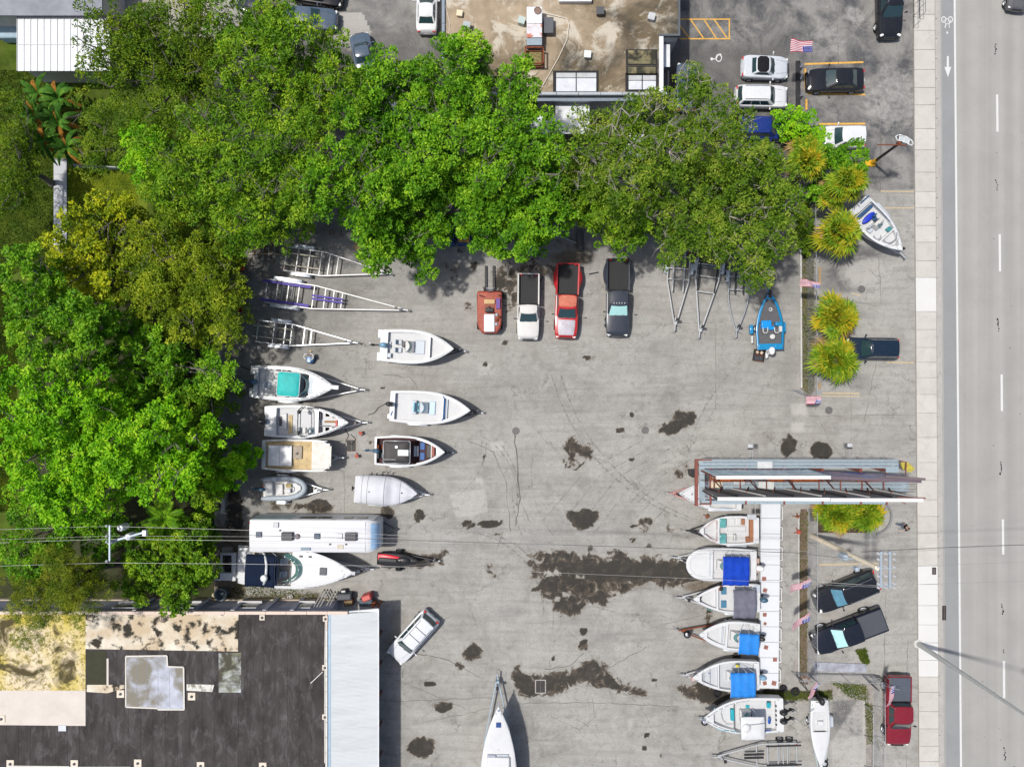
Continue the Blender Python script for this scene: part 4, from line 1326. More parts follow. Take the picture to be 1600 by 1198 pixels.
o=MB().box(-.9,1.0,-.5,.5,0,1.0).build('blue_tarp_stack',mk('pale_tarp',(.26,.36,.42),.6,var=.2,scale=3,bump=.4,bscale=4),bevel=.12); o.location=(c.x,c.y,0)
tag(o,'stack under a pale blue tarp left of the white metal roof','tarp')
c=W(12,58,0)
o=MB().box(-.8,.75,-.25,.2,0,.2).build('timber_pile',mk('orange_timber',(.42,.22,.08),.8,var=.3,scale=5),bevel=.02); o.location=(c.x,c.y,0)
tag(o,'orange-brown timber lying left of the white metal roof','timber')
c0,c1=W(118,261),W(200,266)
o=MB().beam((c0.x,c0.y,.35),(c1.x,c1.y,.35),.10,.75).build('garden_wall',mk('grey_wall',(.32,.34,.35),.8,var=.1))
tag(o,'thin grey garden wall crossing the lawn right of the concrete path','wall')
# --- low wall along the west side of the yard
c0,c1=W(351,735),W(350,800)
o=MB().beam((c0.x,c0.y,.2),(c1.x,c1.y,.2),.22,.4).build('low_wall',CONC,bevel=.02)
tag(o,'short pale concrete wall under the leafy branch at the west edge of the yard','wall')
# ================================================================== VEHICLES
_wheel_cache={}
def wheel(parent,x,y,r,w,side,rimmat=None,name='wheel',flat=False):
 """wheel > tyre, rim; axle along local y. wheel itself is the hub"""
 key=(round(r,3),round(w,3),(rimmat or ALU).name)
 if key not in _wheel_cache:
  t=MB().lathe([(r*.62,-w/2),(r*.9,-w/2),(r,-w*.32),(r,w*.32),(r*.9,w/2),(r*.62,w/2),(r*.60,0),(r*.62,-w/2)],n=20,axis='y')
  tm_=t.mesh('tyre'); tm_.materials.append(RUBBER); tm_.shade_smooth()
  rm=MB().lathe([(0.0,w*.30),(r*.12,w*.42),(r*.2,w*.30),(r*.56,w*.25),(r*.62,w*.44),(r*.62,-w*.44),(0.0,-w*.3)],n=20,axis='y').mesh('rim')
  rm.materials.append(rimmat or ALU); rm.shade_smooth()
  try:rm.set_sharp_from_angle(angle=R(30))
  except Exception:pass
  hb=MB().lathe([(0,-w*.5),(r*.14,-w*.5),(r*.14,w*.46),(0,w*.46)],n=10,axis='y').mesh('wheel')
  hb.materials.append(DARKG)
  _wheel_cache[key]=(tm_,rm,hb)
 tm_,rm,hb=_wheel_cache[key]
 h=bpy.data.objects.new(name,hb); COL.objects.link(h); h.parent=parent
 h.location=(x,y,r)
 if side<0:
  h.rotation_euler=(0,0,PI)
 for nm,me in (('tyre',tm_),('rim',rm)):
  o=bpy.data.objects.new(nm,me); COL.objects.link(o); o.parent=h
 return h
def interp(x,xs,ys):
 return float(np.interp(x,xs,ys))
def place2(tail,nose,z):
 """root position, heading and length for a thing whose tail and nose show at these pixels at height z"""
 a,b=W(*tail,z),W(*nose,z)
 c=(a+b)/2
 return (c.x,c.y,0.0),math.atan2(b.y-a.y,b.x-a.x),(b-a).length
def car_body_mesh(L,Wd,zs,hw,z0=0.32,n=26,nose=2.6,tailp=3.0,cap=True,x_from=None,x_to=None):
 """lofted lower body. zs: (x fraction 0 tail..1 nose, top height) list; hw: plan taper amounts (tail, nose)"""
 mb=MB()
 xs=np.linspace(0,1,n)
 e=[0,.006,.02,.05]
 xs=sorted(set(list(np.round(xs,4))+e+[1-q for q in e]))
 if x_from is not None:
  xs=[x for x in xs if x >= x_from]
 if x_to is not None:
  xs=[x for x in xs if x <= x_to]
 rings=[]
 fx=[p[0] for p in zs]; fz=[p[1] for p in zs]
 for t in xs:
  x=(t-.5)*L
  w=Wd/2
  if t<.18:
   w *= 1-hw[0]*((.18-t)/.18)**tailp
  if t>.78:
   w *= 1-hw[1]*((t-.78)/.22)**nose
  zt=interp(t,fx,fz)
  rise=0.0
  if t<.05:rise=(.05-t)/.05
  if t>.95:rise=(t-.95)/.05
  zt_=zt-0.16*rise**2
  zb=z0+0.06*rise
  zm=zb+(zt_-zb)*.55
  ring=[(x,-w*.94,zb),(x,-w,zm),(x,-w*.985,zt_-.11),(x,-w*.94,zt_-.03),(x,-w*.80,zt_+.005),(x,-w*.4,zt_+.035),(x,0,zt_+.045)]
  ring+=[(p[0],-p[1],p[2]) for p in ring[:-1][::-1]]
  rings.append(ring)
 mb.rings(rings,cap=cap)
 return mb
def cabin(t,L,xb0,xb1,xr0,xr1,wb,wr,zb,zr,body,glass,roofmat=None,rear=True,sunroof=None,roofname='roof',front_glass=None,nside=2,pillar=None,rear_glass=None):
 """greenhouse frustum with glass panels let in; x in metres"""
 base=[(xb0,wb),(xb1,wb)]
 mb=MB()
 nseg=6
 def ringat(f):
  x0=xb0+(xr0-xb0)*f; x1=xb1+(xr1-xb1)*f
  w=wb+(wr-wb)*f; z=zb+(zr-zb)*f
  c=.10
  pts=[(x0,-w+c,z),(x0+c*.6,-w,z),(x1-c*1.6,-w,z),(x1,-w*.72,z),(x1+.05,0,z),(x1,w*.72,z),(x1-c*1.6,w,z),(x0+c*.6,w,z),(x0,w-c,z),(x0-.04,0,z)]
  return pts
 mb.rings([ringat(0),ringat(.5),ringat(1)])
 mb.build('cabin',pillar or body,t,bevel=0.03)
 rf=MB()
 ny,nx=7,7
 rings=[]
 for i in range(nx):
  u=i/(nx-1)
  x=xr0+.02+(xr1-xr0-.10)*u
  wv=wr*(1-.06*abs(2*u-1)**3)
  row=[]
  for j in range(ny):
   v=-1+2*j/(ny-1)
   row.append((x,v*wv,zr+.055-.05*abs(v)**2.4-.03*abs(2*u-1)**3))
  row+=[(x,wv*.98,zr-.02),(x,-wv*.98,zr-.02)]
  rings.append(row)
 rf.rings(rings)
 rf.build(roofname,roofmat or body,t,smooth=True)
 def pane(pts,name,m):
  q=MB(); n_=len(pts) // 2
  for i in range(n_-1):
   q.quad(pts[i],pts[i+1],pts[n_+i+1],pts[n_+i])
  return q.build(name,m,t,smooth='full')
 def lerp(a,b,f):return a+(b-a)*f
 def row_front(f,off=.012,mrg=.06):
  x1=lerp(xb1,xr1,f); w=lerp(wb,wr,f); z=lerp(zb,zr,f)
  return [(x1+off+.05*(1-(v/.80)**2)-.02*abs(v)**4,v*(w-mrg)/.86,z+off) for v in (-.80,-.55,-.28,0,.28,.55,.80)]
 pane(row_front(.06)+row_front(.93),'windscreen',front_glass or glass)
 if rear:
  def row_rear(f,off=.012,mrg=.10):
   x0=lerp(xb0,xr0,f); w=lerp(wb,wr,f); z=lerp(zb,zr,f)
   return [(x0-off-.04*(1-(v/.85)**2),v*(w-mrg)/.86,z+off) for v in (.84,.45,0,-.45,-.84)]
  pane(row_rear(.12)+row_rear(.90),'rear_window',rear_glass or glass)
 for sd in (-1,1):
  xs0=xb0+.16; xs1=xb1-.30
  xt0=xr0+.16; xt1=xr1-.22
  for k in range(nside):
   a,b=k/nside,(k+1)/nside
   g=.03
   def P_(f,u):
    x=lerp(lerp(xs0,xs1,u),lerp(xt0,xt1,u),f)
    return (x+(g if u==a else -g),sd*(lerp(wb,wr,f)+.006),lerp(zb,zr,f))
   q=MB()
   pts=[P_(.12,a),P_(.12,b),P_(.88,b),P_(.88,a)]
   if sd>0:pts=pts[::-1]
   q.quad(*pts)
   q.build('side_window',glass,t)
 if sunroof:
  a,b,w_=sunroof
  MB().box(a,b,-w_,w_,zr+.03,zr+.062).build('sunroof',glass,t,bevel=.01)
def mirror(t,x,y,z,m):
 for sd in (-1,1):
  MB().beam((x,sd*(y-.04),z),(x-.02,sd*(y+.10),z+.02),.05,.05).box(x-.07,x+.03,sd*(y+.17)-.09,sd*(y+.17)+.09,z-.03,z+.12).build('mirror',m,t,bevel=.02)
def lamps(t,L,Wd,zh,zt,yw=.30):
 for sd in (-1,1):
  y=sd*(Wd/2*.70)
  MB().box(L/2-.30,L/2-.10,y-yw/2,y+yw/2,zh-.08,zh+.02,rot=-sd*.45).build('headlight',CLEAR_LENS,t,bevel=.03)
  MB().box(-L/2+.015,-L/2+.15,y-yw/2,y+yw/2,zt-.12,zt+.0,rot=sd*.3).build('taillight',RED_LENS,t,bevel=.03)
def bumpers(t,L,Wd,m,z=.48,th=.1,h=.2):
 for sg,nm in ((1,'front_bumper'),(-1,'rear_bumper')):
  mb=MB()
  rings=[]
  for v in np.linspace(-1,1,9):
   x=sg*(L/2-.02-.22*abs(v)**3)
   y=v*Wd/2*.90
   rings.append([(x-sg*th,y,z-h/2),(x+sg*.05,y,z-h/2),(x+sg*.05,y,z+h/2),(x-sg*th,y,z+h/2)])
  mb.rings(rings)
  mb.build(nm,m,t,bevel=.02)
def plate(t,x,z,sg):
 MB().box(x-.01,x+.01,-.16,.16,z-.06,z+.06).build('number_plate',mk('plate_white',(.6,.6,.6),.5),t)
def saloon(tail,nose,body,label,cat='car',Wd=1.82,kind='saloon',z=.9,group=None,glass=GLASS,roofmat=None,sunroof=None,front_glass=None,rails=False,roof_split=False,name='parked_car',gleam=None,rear_glass=None,zoff=0):
 loc,rot,L=place2(tail,nose,z)
 loc=(loc[0],loc[1],zoff)
 t=thing(name,label,cat,loc,rot,group)
 if kind=='saloon':
  zs=[(0,.80),(.03,.95),(.16,1.0),(.30,.98),(.66,.94),(.80,.90),(.94,.80),(1,.66)]
  car_body_mesh(L,Wd,zs,(.16,.24)).build('body',body,t,smooth=True)
  cabin(t,L,-L*.36,L*.19,-L*.22,L*.035,Wd/2*.86,Wd/2*.66,.93,1.40,body,glass,roofmat,sunroof=sunroof,front_glass=front_glass,rear_glass=rear_glass)
  lamps(t,L,Wd,.74,.86)
 elif kind=='coupe':
  zs=[(0,.78),(.04,.93),(.2,.98),(.66,.90),(.82,.84),(.95,.72),(1,.60)]
  car_body_mesh(L,Wd,zs,(.26,.30),nose=2.2).build('body',body,t,smooth=True)
  cabin(t,L,-L*.32,L*.17,-L*.22,L*.05,Wd/2*.80,Wd/2*.70,.90,1.30,body,glass,roofmat,sunroof=sunroof,front_glass=front_glass,nside=1)
  lamps(t,L,Wd,.68,.84)
 elif kind in ('suv','estate'):
  h=1.72 if kind=='suv' else 1.62
  zs=[(0,1.0),(.03,1.1),(.16,1.1),(.60,1.05),(.76,1.02),(.93,.92),(1,.72)]
  car_body_mesh(L,Wd,zs,(.12,.20),z0=.36).build('body',body,t,smooth=True)
  cabin(t,L,-L*.475,L*.225,-L*.42,L*.09,Wd/2*.89,Wd/2*.70,1.02,h,body,glass,roofmat,sunroof=sunroof,front_glass=front_glass,nside=3,rear_glass=rear_glass)
  lamps(t,L,Wd,.86,1.05)
  if rails:
   for sd in (-1,1):
    MB().path([(-L*.38,sd*Wd/2*.60,h+.05),(-L*.34,sd*Wd/2*.60,h+.10),(L*.02,sd*Wd/2*.60,h+.10),(L*.06,sd*Wd/2*.60,h+.05)],.02).build('roof_rail',rails,t)
   if roof_split:
    for x in (-L*.24,-L*.08):
     MB().box(x-.025,x+.025,-Wd/2*.58,Wd/2*.58,h+.052,h+.085).build('cross_bar',DARKG,t,bevel=.008)
 bumpers(t,L,Wd,body if kind != 'suv' else DARKG)
 MB().box(L/2-.10,L/2+.01,-Wd*.22,Wd*.22,.50,.70).build('grille',BLACK,t,bevel=.02)
 plate(t,-L/2-.035,.62,-1)
 mb=MB()
 for sd in (-1,1):
  zf_=lambda u:interp(u,[q[0] for q in zs],[q[1] for q in zs])+.032
  mb.beam((L*.22,sd*Wd/2*.60,zf_(.72)),(L*.33,sd*Wd/2*.55,zf_(.83)),.014,.012).beam((L*.33,sd*Wd/2*.55,zf_(.83)),(L*.44,sd*Wd/2*.46,zf_(.94)),.014,.012)
 mb.build('bonnet_seam',BLACK,t)
 rw=.33 if kind != 'suv' else .37
 for fx in (-.31,.30):
  for sd in (-1,1):
   wheel(t,fx*L,sd*(Wd/2-.10),rw,.22,sd)
   a=MB()
   ring0,ring1=[],[]
   for i in range(13):
    an=PI*i/12
    for rg_,rr_ in ((ring0,rw+.035),(ring1,rw+.09)):
     rg_.append((fx*L+rr_*math.cos(an),sd*(Wd/2+.004),rw+rr_*math.sin(an)))
   a.rings([ring0,ring1],cap=False,closed=False)
   a.build('wheel_arch',BLACK if kind=='suv' else body,t)
 mirror(t,L*.14 if kind != 'suv' else L*.16,Wd/2,.98 if kind != 'suv' else 1.12,body)
 wz=.95 if kind != 'suv' else 1.06
 wx=L*(.20 if kind=='saloon' else .235 if kind in ('suv','estate') else .18)
 MB().beam((wx,-.5,wz+.02),(wx-.12,-.05,wz+.10),.02,.02).build('wiper',BLACK,t)
 MB().beam((wx,.05,wz+.02),(wx-.12,.5,wz+.10),.02,.02).build('wiper',BLACK,t)
 return t,L
def pickup(tail,nose,body,label,Wd=1.95,bed=.40,dually=False,bedmat=None,cover=None,crew=False,hood=None,roofmat=None,z=1.0,glass=GLASS,front_glass=None,bumper=CHROME,group=None,bigwheels=False,roofmarks=False,lights=False):
 loc,rot,L=place2(tail,nose,z)
 t=thing('pickup_truck',label,'pickup truck',loc,rot,group)
 xb=-L/2+L*bed          # rear of the cab
 tb=bed
 zs=[(0,1.10),(bed,1.14),(.74,1.16),(.84,1.14),(.95,1.05),(1,.80)]
 car_body_mesh(L,Wd,zs,(.0,.17),z0=.48,x_from=round(bed,3),n=28,nose=2.6).build('body',body,t,smooth=True)
 if hood:
  mb=MB(); rings=[]
  for u in np.linspace(0,1,6):
   x=L*.255+(L*.455-L*.255)*u
   zt=interp(x/L+.5,[p[0] for p in zs],[p[1] for p in zs])+.052
   w=Wd/2*(.74-.10*u**2)
   rings.append([(x,-w,zt-.03),(x,-w*.9,zt+.0),(x,-w*.3,zt+.04),(x,w*.3,zt+.04),(x,w*.9,zt+.0),(x,w,zt-.03),(x,w*.9,zt-.05),(x,-w*.9,zt-.05)])
  mb.rings(rings)
  mb.build('bonnet',hood,t,smooth=True)
 cabx1=L*.235
 cabin(t,L,xb+.03,cabx1,xb+.12,L*.105,Wd/2*.90,Wd/2*.75,1.12,1.78,body,glass,roofmat,front_glass=front_glass,nside=2 if crew else 1)
 wI=Wd/2-.14
 MB().box(-L/2+.06,xb-.03,-wI,wI,.72,.78).build('bed_floor',bedmat or BLACK,t)
 for sd in (-1,1):
  mb=MB()
  x0,x1=-L/2+.05,xb-.02
  ring=[]
  if dually:
   for i,x in enumerate(np.linspace(x0,x1,12)):
    u=i/11
    fl=.24*math.sin(min(1,max(0,(u-.10)/.72))*PI)**.8 if .10<u<.82 else 0
    ring.append([(x,sd*wI,.60),(x,sd*wI,1.14),(x,sd*(wI+.10),1.15),(x,sd*(Wd/2+fl*.6),1.06-.05*(fl>0)),(x,sd*(Wd/2+fl),.92),(x,sd*(Wd/2+fl),.58)])
  else:
   for i,x in enumerate(np.linspace(x0,x1,6)):
    ring.append([(x,sd*wI,.60),(x,sd*wI,1.14),(x,sd*(wI+.10),1.15),(x,sd*(Wd/2-.01),1.10),(x,sd*Wd/2,.92),(x,sd*(Wd/2-.04),.52)])
  mb.rings(ring)
  mb.build('bed_side',body,t,smooth=True)
 MB().box(-L/2+.01,-L/2+.08,-wI-.06,wI+.06,.60,1.13).build('tailgate',body,t,bevel=.02)
 MB().box(xb-.10,xb-.03,-wI,wI,.72,1.15).build('headboard',bedmat or BLACK,t,bevel=.01)
 if cover:
  MB().box(-L/2+.08,xb-.10,-wI+.01,wI-.01,1.09,1.165).build('bed_cover',cover,t,bevel=.03)
 else:
  r=random.Random(int(tail[0]))
  mb=MB()
  for i in range(9):
   y=-wI+.1+i*(2*wI-.2)/8
   mb.box(-L/2+.1,xb-.12,y-.03,y+.03,.78,.80)
  mb.build('bed_ribs',bedmat or BLACK,t)
 bumpers(t,L,Wd,bumper,z=.55,h=.22)
 lamps(t,L,Wd,.90,.98)
 MB().box(L/2-.12,L/2+.005,-Wd*.24,Wd*.24,.62,.88).build('grille',BLACK,t,bevel=.02)
 rw=.46 if bigwheels else .39
 for fx in (-.31,.31):
  for sd in (-1,1):
   yy=Wd/2-.12+(.06 if bigwheels else 0)
   wheel(t,fx*L,sd*yy,rw,.27,sd)
   if dually and fx<0:
    wheel(t,fx*L,sd*(yy+.16),rw,.22,sd)
   if fx>0 or not dually:
    a=MB(); ring0,ring1=[],[]
    for i in range(13):
     an=PI*i/12
     for rg_,yo in ((ring0,.0),(ring1,.07)):
      rr_=rw+.08
      rg_.append((fx*L+rr_*math.cos(an),sd*(Wd/2-.03+yo),rw+rr_*math.sin(an)))
    a.rings([ring0,ring1],cap=False,closed=False)
    a.build('wheel_arch',BLACK,t)
 mirror(t,L*.19,Wd/2+.02,1.22,BLACK)
 if roofmarks:
  for y in (-.45,-.22,0,.22,.45):
   MB().ell((L*.085,y,1.845),(.06,.035,.025),8,5).build('roof_lamp',roofmarks,t)
 MB().beam((cabx1+.03,-.55,1.17),(cabx1-.12,-.05,1.27),.02,.02).build('wiper',BLACK,t)
 MB().beam((cabx1+.03,.05,1.17),(cabx1-.12,.55,1.27),.02,.02).build('wiper',BLACK,t)
 return t,L
SILVER=paint('silver',(.50,.53,.56),.3)
WHITEC=paint('white',(.60,.61,.62),.25)
BLACKP=paint('black',(.012,.013,.016),.12,dirt=.04)
DBLUE=paint('dark_blue',(.008,.018,.035),.15,dirt=.05)
NVY=paint('navy_blue',(.012,.03,.17),.15,dirt=.05)
REDP=paint('red',(.42,.018,.02),.3,dirt=.1)
MAROON=paint('maroon',(.18,.012,.022),.25,dirt=.08)
GREYP=paint('slate_grey',(.030,.036,.050),.3)
FADEW=paint('chalky_white',(.56,.55,.53),.6,dirt=.3)
FADER=mk('sunburnt_red',(.46,.12,.07),.7,var=.2,scale=3,dirt=.6,dirt_col=(.5,.33,.28))
FADEH=mk('peeled_bonnet',(.42,.40,.44),.5,var=.2,scale=2.5,dirt=.4,dirt_col=(.30,.12,.12))
BLUEG=paint('blue_grey',(.07,.10,.14),.2)
saloon((1160,103),(1234,105),SILVER,'silver convertible with a black soft top in the north-east car park',kind='coupe',roofmat=BLACKC,Wd=1.95)
saloon((1150,150),(1232,151),WHITEC,'white estate half covered by the tree, parked below the silver convertible',kind='estate',rails=CHROME,Wd=1.9)
saloon((1148,199),(1236,200),NVY,'deep blue car mostly hidden under the tree edge',kind='estate',Wd=1.95)
saloon((1352,123),(1262,124),BLACKP,'shiny black saloon parked alone between two yellow lines',Wd=1.95)
saloon((1352,214),(1284,214),WHITEC,'white hatchback with its front under the palms',kind='estate',Wd=1.9,rear_glass=GLASS)
saloon((1390,-46),(1392,58),BLACKP,'black off-roader at the top edge beside the pavement gate',kind='suv',Wd=2.1,cat='off-roader',rails=CHROME)
saloon((1073,172),(1074,96),BLUEG,'blue-grey car tucked beside the white wall with its back under the trees',Wd=1.8)
saloon((1600,-50),(1592,14),paint('bronze_grey',(.10,.10,.105),.3),'dark car driving on the road at the top right corner',Wd=1.85)
saloon((440,24),(527,30),BLUEG,'dark blue-grey saloon beside the pale slab, back under the leaves',Wd=1.85)
saloon((452,-18),(535,-6),BLACKP,'black car cut by the top edge of the picture',Wd=1.85)
saloon((372,-2),(436,16),DBLUE,'dark blue car glimpsed in the top tree gap',Wd=1.85)
saloon((666,50),(667,-24),WHITEC,'white saloon parked against the brown-roofed building',Wd=1.8)
saloon((378,52),(426,36),paint('pale_blue',(.25,.33,.38),.25),'pale blue car almost buried under the big north tree',Wd=1.8)
saloon((572,108),(560,50),BLUEG,'grey-blue car whose bonnet shows between the trees',Wd=1.8,group=None)
saloon((600,180),(655,172),WHITEC,'white van-like car glimpsed through the middle of the canopy',kind='suv',Wd=1.95,cat='car')
saloon((985,262),(1000,205),WHITEC,'white car showing in a gap of the olive tree',Wd=1.8)
saloon((1404,545),(1322,544),DBLUE,'black saloon reversed beside the two round palms on the forecourt',kind='estate',Wd=1.9)
saloon((1370,905),(1275,944),BLACKP,'black off-roader with silver roof rails, parked slantwise by the fence',kind='suv',Wd=2.1,cat='off-roader',rails=CHROME,front_glass=mk('blue_windscreen',(.09,.22,.30),.12,var=.2))
pickup((1382,966),(1272,1008),paint('black_blue',(.010,.012,.020),.15,dirt=.04),'black pickup with a covered bed and big tyres, parked slantwise',cover=DARKG,crew=True,front_glass=SHADE,bumper=BLACK,bigwheels=True,Wd=2.15,bed=.36)
pickup((1405,1056),(1404,1166),MAROON,'dark red pickup with a grey bed cover beside the pavement',cover=mk('slate_cover',(.07,.08,.10),.5),crew=True,bumper=BLACK,Wd=2.1,bed=.36)
saloon((675,962),(614,1030),mk('paint_white_wagon',(.58,.60,.62),.25,coat=.5,var=.03),'white people carrier with a split roof standing diagonally in the yard',kind='suv',Wd=1.98,rails=CHROME,roof_split=True,cat='people carrier')
pickup((826,427),(825,531),FADEW,'chalky white pickup with an open black bed, second vehicle of the yard row',bedmat=mk('bed_liner',(.012,.013,.014),.7),Wd=1.92,bed=.47,bumper=DARKG)
pickup((888,411),(884,529),REDP,'red pickup with flared rear wings and a peeled bonnet',dually=True,bedmat=mk('bed_liner',(.012,.013,.014),.7),roofmat=FADER,hood=FADEH,Wd=2.0,bed=.42,bumper=REDP,roofmarks=FADER)
pickup((966,404),(965,526),GREYP,'slate grey pickup with flared black rear wings and a silver sunshade',dually=True,roofmat=GREYP,front_glass=SHADE,bedmat=mk('bed_liner',(.012,.013,.014),.7),Wd=2.02,bed=.41,bumper=CHROME,roofmarks=WHITEC)
def tow_machine():
 c=W(765,487,.8)
 t=thing('forklift','rusty red forklift with a white bonnet panel and black mast, first of the yard row','forklift',(c.x,c.y,0),-PI/2)
 RO=mk('oxide_orange',(.30,.062,.035),.6,var=.25,scale=3,dirt=.5,dirt_col=(.22,.06,.04))
 mb=MB(); rings=[]
 for x,w,z in ((-1.75,.98,1.0),(-1.6,1.06,1.1),(0,1.06,1.12),(1.1,1.02,1.18),(1.65,.78,1.15),(1.85,.62,1.0)):
  rings.append([(x,-w,.35),(x,-w,z-.1),(x,-w+.1,z),(x,w-.1,z),(x,w,z-.1),(x,w,.35)])
 mb.rings(rings)
 mb.build('body',RO,t,bevel=.03)
 MB().box(.25,1.75,-.46,.44,1.14,1.30).build('engine_cover',mk('bonnet_white',(.62,.66,.70),.4,var=.06,dirt=.3),t,bevel=.05)
 MB().box(-1.1,.05,-.42,.42,1.10,1.16).build('floor_plate',mk('brown_plate',(.24,.07,.04),.7,var=.2),t)
 MB().box(-1.0,-.62,-.45,.45,1.16,1.28).build('wooden_board',mk('tan_board',(.50,.34,.18),.8,var=.1),t,bevel=.01)
 MB().box(-.30,.12,-.34,.34,1.12,1.32).box(.04,.14,-.34,.34,1.3,1.62).build('seat',BLACK,t,bevel=.05)
 MB().box(-1.1,-.2,.56,.92,1.10,1.26).build('tool_box',mk('purple_box',(.10,.04,.22),.5,var=.1),t,bevel=.03)
 for k,(x,y) in enumerate(((.3,.62),(.75,.66),(1.1,.60),(.5,.80))):
  MB().lathe([(0,0),(.13,0),(.15,.1),(.08,.18),(0,.2)],(x,y,1.14),12).build('engine_part',RUST if k % 2 else ALUD,t)
 for sd in (-1,1):
  MB().path([(-1.35,sd*.82,1.0),(-1.30,sd*.80,2.0)],.045).build('guard_post',BLACK,t)
  MB().box(-1.95,-1.75,sd*.42-.07,sd*.42+.07,.15,2.3).build('mast_rail',BLACK,t)
  MB().box(-4.05,-1.95,sd*.34-.10,sd*.34+.10,.10,.18).build('fork',mk('fork_black',(.02,.02,.022),.6),t,bevel=.01)
 MB().path([(-1.85,-.5,1.95),(-1.85,.5,1.95)],.06).path([(-1.85,-.62,1.3),(-1.72,0,1.45),(-1.85,.62,1.3)],.07).build('cross_head',ALUD,t)
 MB().lathe([(0,0),(.04,0),(.04,.02),(0,.02)],(-.15,0,1.66),10).path([(-.15+.18*math.cos(k*PI/6),.18*math.sin(k*PI/6),1.68) for k in range(13)],.018,5).tube((-.15,0,1.66),(-.45,0,1.2),.025).build('steering_wheel',BLACK,t)
 for x,r_ in ((-1.15,.42),(1.15,.34)):
  for sd in (-1,1):
   wheel(t,x,sd*.95,r_,.28,sd,RUST)
 for sd in (-1,1):
  MB().box(1.1,1.5,sd*.8-.12,sd*.8+.12,1.0,1.10).build('lamp_bracket',RO,t,bevel=.03)
 return t
tow_machine()
def travel_trailer():
 loc,rot,L=place2((390,837),(590,838),3.15)
 t=thing('caravan','long white travel caravan with two black roof air conditioners','caravan',loc,rot)
 Wd=2.68; z0,z1=.55,3.15
 CW=mk('caravan_white',(.58,.585,.60),.35,var=.02,scale=.8,dirt=.25,dirt_col=(.5,.5,.48))
 mb=MB(); rings=[]
 for x,w,zt,zb in ((-L/2,Wd/2,z1,z0),(L/2-1.0,Wd/2,z1,z0),(L/2-.6,Wd/2*.985,z1-.04,z0),(L/2-.25,Wd/2*.93,z1-.22,z0+.05),(L/2,Wd/2*.84,z1-.75,z0+.2),(L/2+.06,Wd/2*.80,1.5,z0+.5)):
  rings.append([(x,-w,zb),(x,-w,zt-.08),(x,-w+.07,zt-.01),(x,-w*.4,zt+.04),(x,0,zt+.05),(x,w*.4,zt+.04),(x,w-.07,zt-.01),(x,w,zt-.08),(x,w,zb)])
 mb.rings(rings)
 mb.build('body',CW,t,smooth=True)
 BLW=mk('caravan_blue_cap',(.30,.46,.66),.3,var=.12,scale=1.6)
 mb=MB()
 mb.rings([[(L/2-.46,v*1.1,3.155-.13*0-.0) if False else (x,v*1.08*(1-.06*k),z) for v in (-1,-.5,0,.5,1)] for k,(x,z) in enumerate(((L/2-.55,3.20),(L/2-.3,3.10),(L/2-.08,2.78),(L/2+.05,2.36)))],cap=False,closed=False)
 mb.build('front_cap',BLW,t,smooth=True)
 for y in (-.55,-.95):
  MB().box(-L/2+.05,L/2-1.0,y-.012,y+.012,z1+.005,z1+.04).build('roof_seam',mk('sealant_grey',(.42,.42,.42),.7),t)
 MB().box(L/2-1.02,L/2-.99,-1.2,1.2,z1-.02,z1+.055).build('roof_seam',mk('sealant_grey',(.42,.42,.42),.7),t)
 K=18.0*59/(59-3.2)
 def lx(px):return (px-490)/K
 def ly(py):return -(py-837.5)/K
 def rb(name,px,py,w,h,m,hz=.12,bev=.03,nparts=0):
  o=MB().box(lx(px)-w/2,lx(px)+w/2,ly(py)-h/2,ly(py)+h/2,z1+.02,z1+.05+hz).build(name,m,t,bevel=bev)
  return o
 ACM=mk('roof_ac_dark',(.045,.045,.055),.5,var=.2,scale=3)
 for px in (450,549):
  o=rb('air_conditioner',px,837,.95,.68,ACM,.28,.07)
  for k in range(4):
   MB().box(lx(px)-.32+k*.16,lx(px)-.26+k*.16,ly(837)-.22,ly(837)+.22,z1+.33,z1+.345).build('vent_slot',BLACK,o)
 for px,py,m in ((405,835,1),(496,837,1),(431,820,0),(531,837,2)):
  mm=(mk('hatch_grey',(.42,.43,.45),.4,var=.06),mk('hatch_blue',(.035,.06,.10),.3,var=.1),mk('hatch_pale',(.55,.56,.58),.4))[m]
  rb('roof_vent',px,py,.50,.46,mm,.10,.04)
 MB().lathe([(0,0),(.22,0),(.22,.1),(.16,.18),(0,.2)],(lx(465),ly(837.5),z1+.03),18).build('aerial_dome',mk('dome_brown',(.13,.10,.11),.5),t,smooth=True)
 rb('roof_patch',532,853.5,.52,.36,mk('tan_patch',(.52,.47,.38),.8,var=.1,dirt=.4),.02,.01)
 rb('roof_panel',478,857,.80,.22,mk('hatch_bluegrey',(.16,.22,.27),.4),.05,.03)
 for px,py in ((438,828),(516,849.5),(541,849.5)):
  MB().lathe([(0,0),(.07,0),(.07,.12),(0,.14)],(lx(px),ly(py),z1+.02),10).build('vent_pipe',DARKG,t)
 yN=Wd/2
 SG=mk('side_stripe_teal',(.33,.42,.43),.4,var=.05)
 for a,b in ((-L/2+.1,-L/2+3.2),(-L/2+3.5,-L/2+6.7),(-L/2+7.1,L/2-.3)):
  MB().box(a,b,yN+.001,yN+.014,1.2,z1-.18).build('side_panel',SG if a<-L/2+.2 else CW,t)
 for a,w in ((-L/2+3.9,1.3),(-L/2+5.1+.3,1.1),(-L/2+7.6,.7),(-L/2+8.7,.8)):
  f=MB().box(a,a+w,yN+.0145,yN+.04,2.0,2.7).build('window',BLACK,t)
  MB().box(a+.05,a+w-.05,yN+.041,yN+.046,2.06,2.64).build('pane',GLASS,f)
 for a in (-3.4,3.0):
  f=MB().box(a,a+1.3,-yN-.03,-yN-.002,1.7,2.4).build('window',BLACK,t)
  MB().box(a+.05,a+1.25,-yN-.036,-yN-.0305,1.76,2.34).build('pane',GLASS,f)
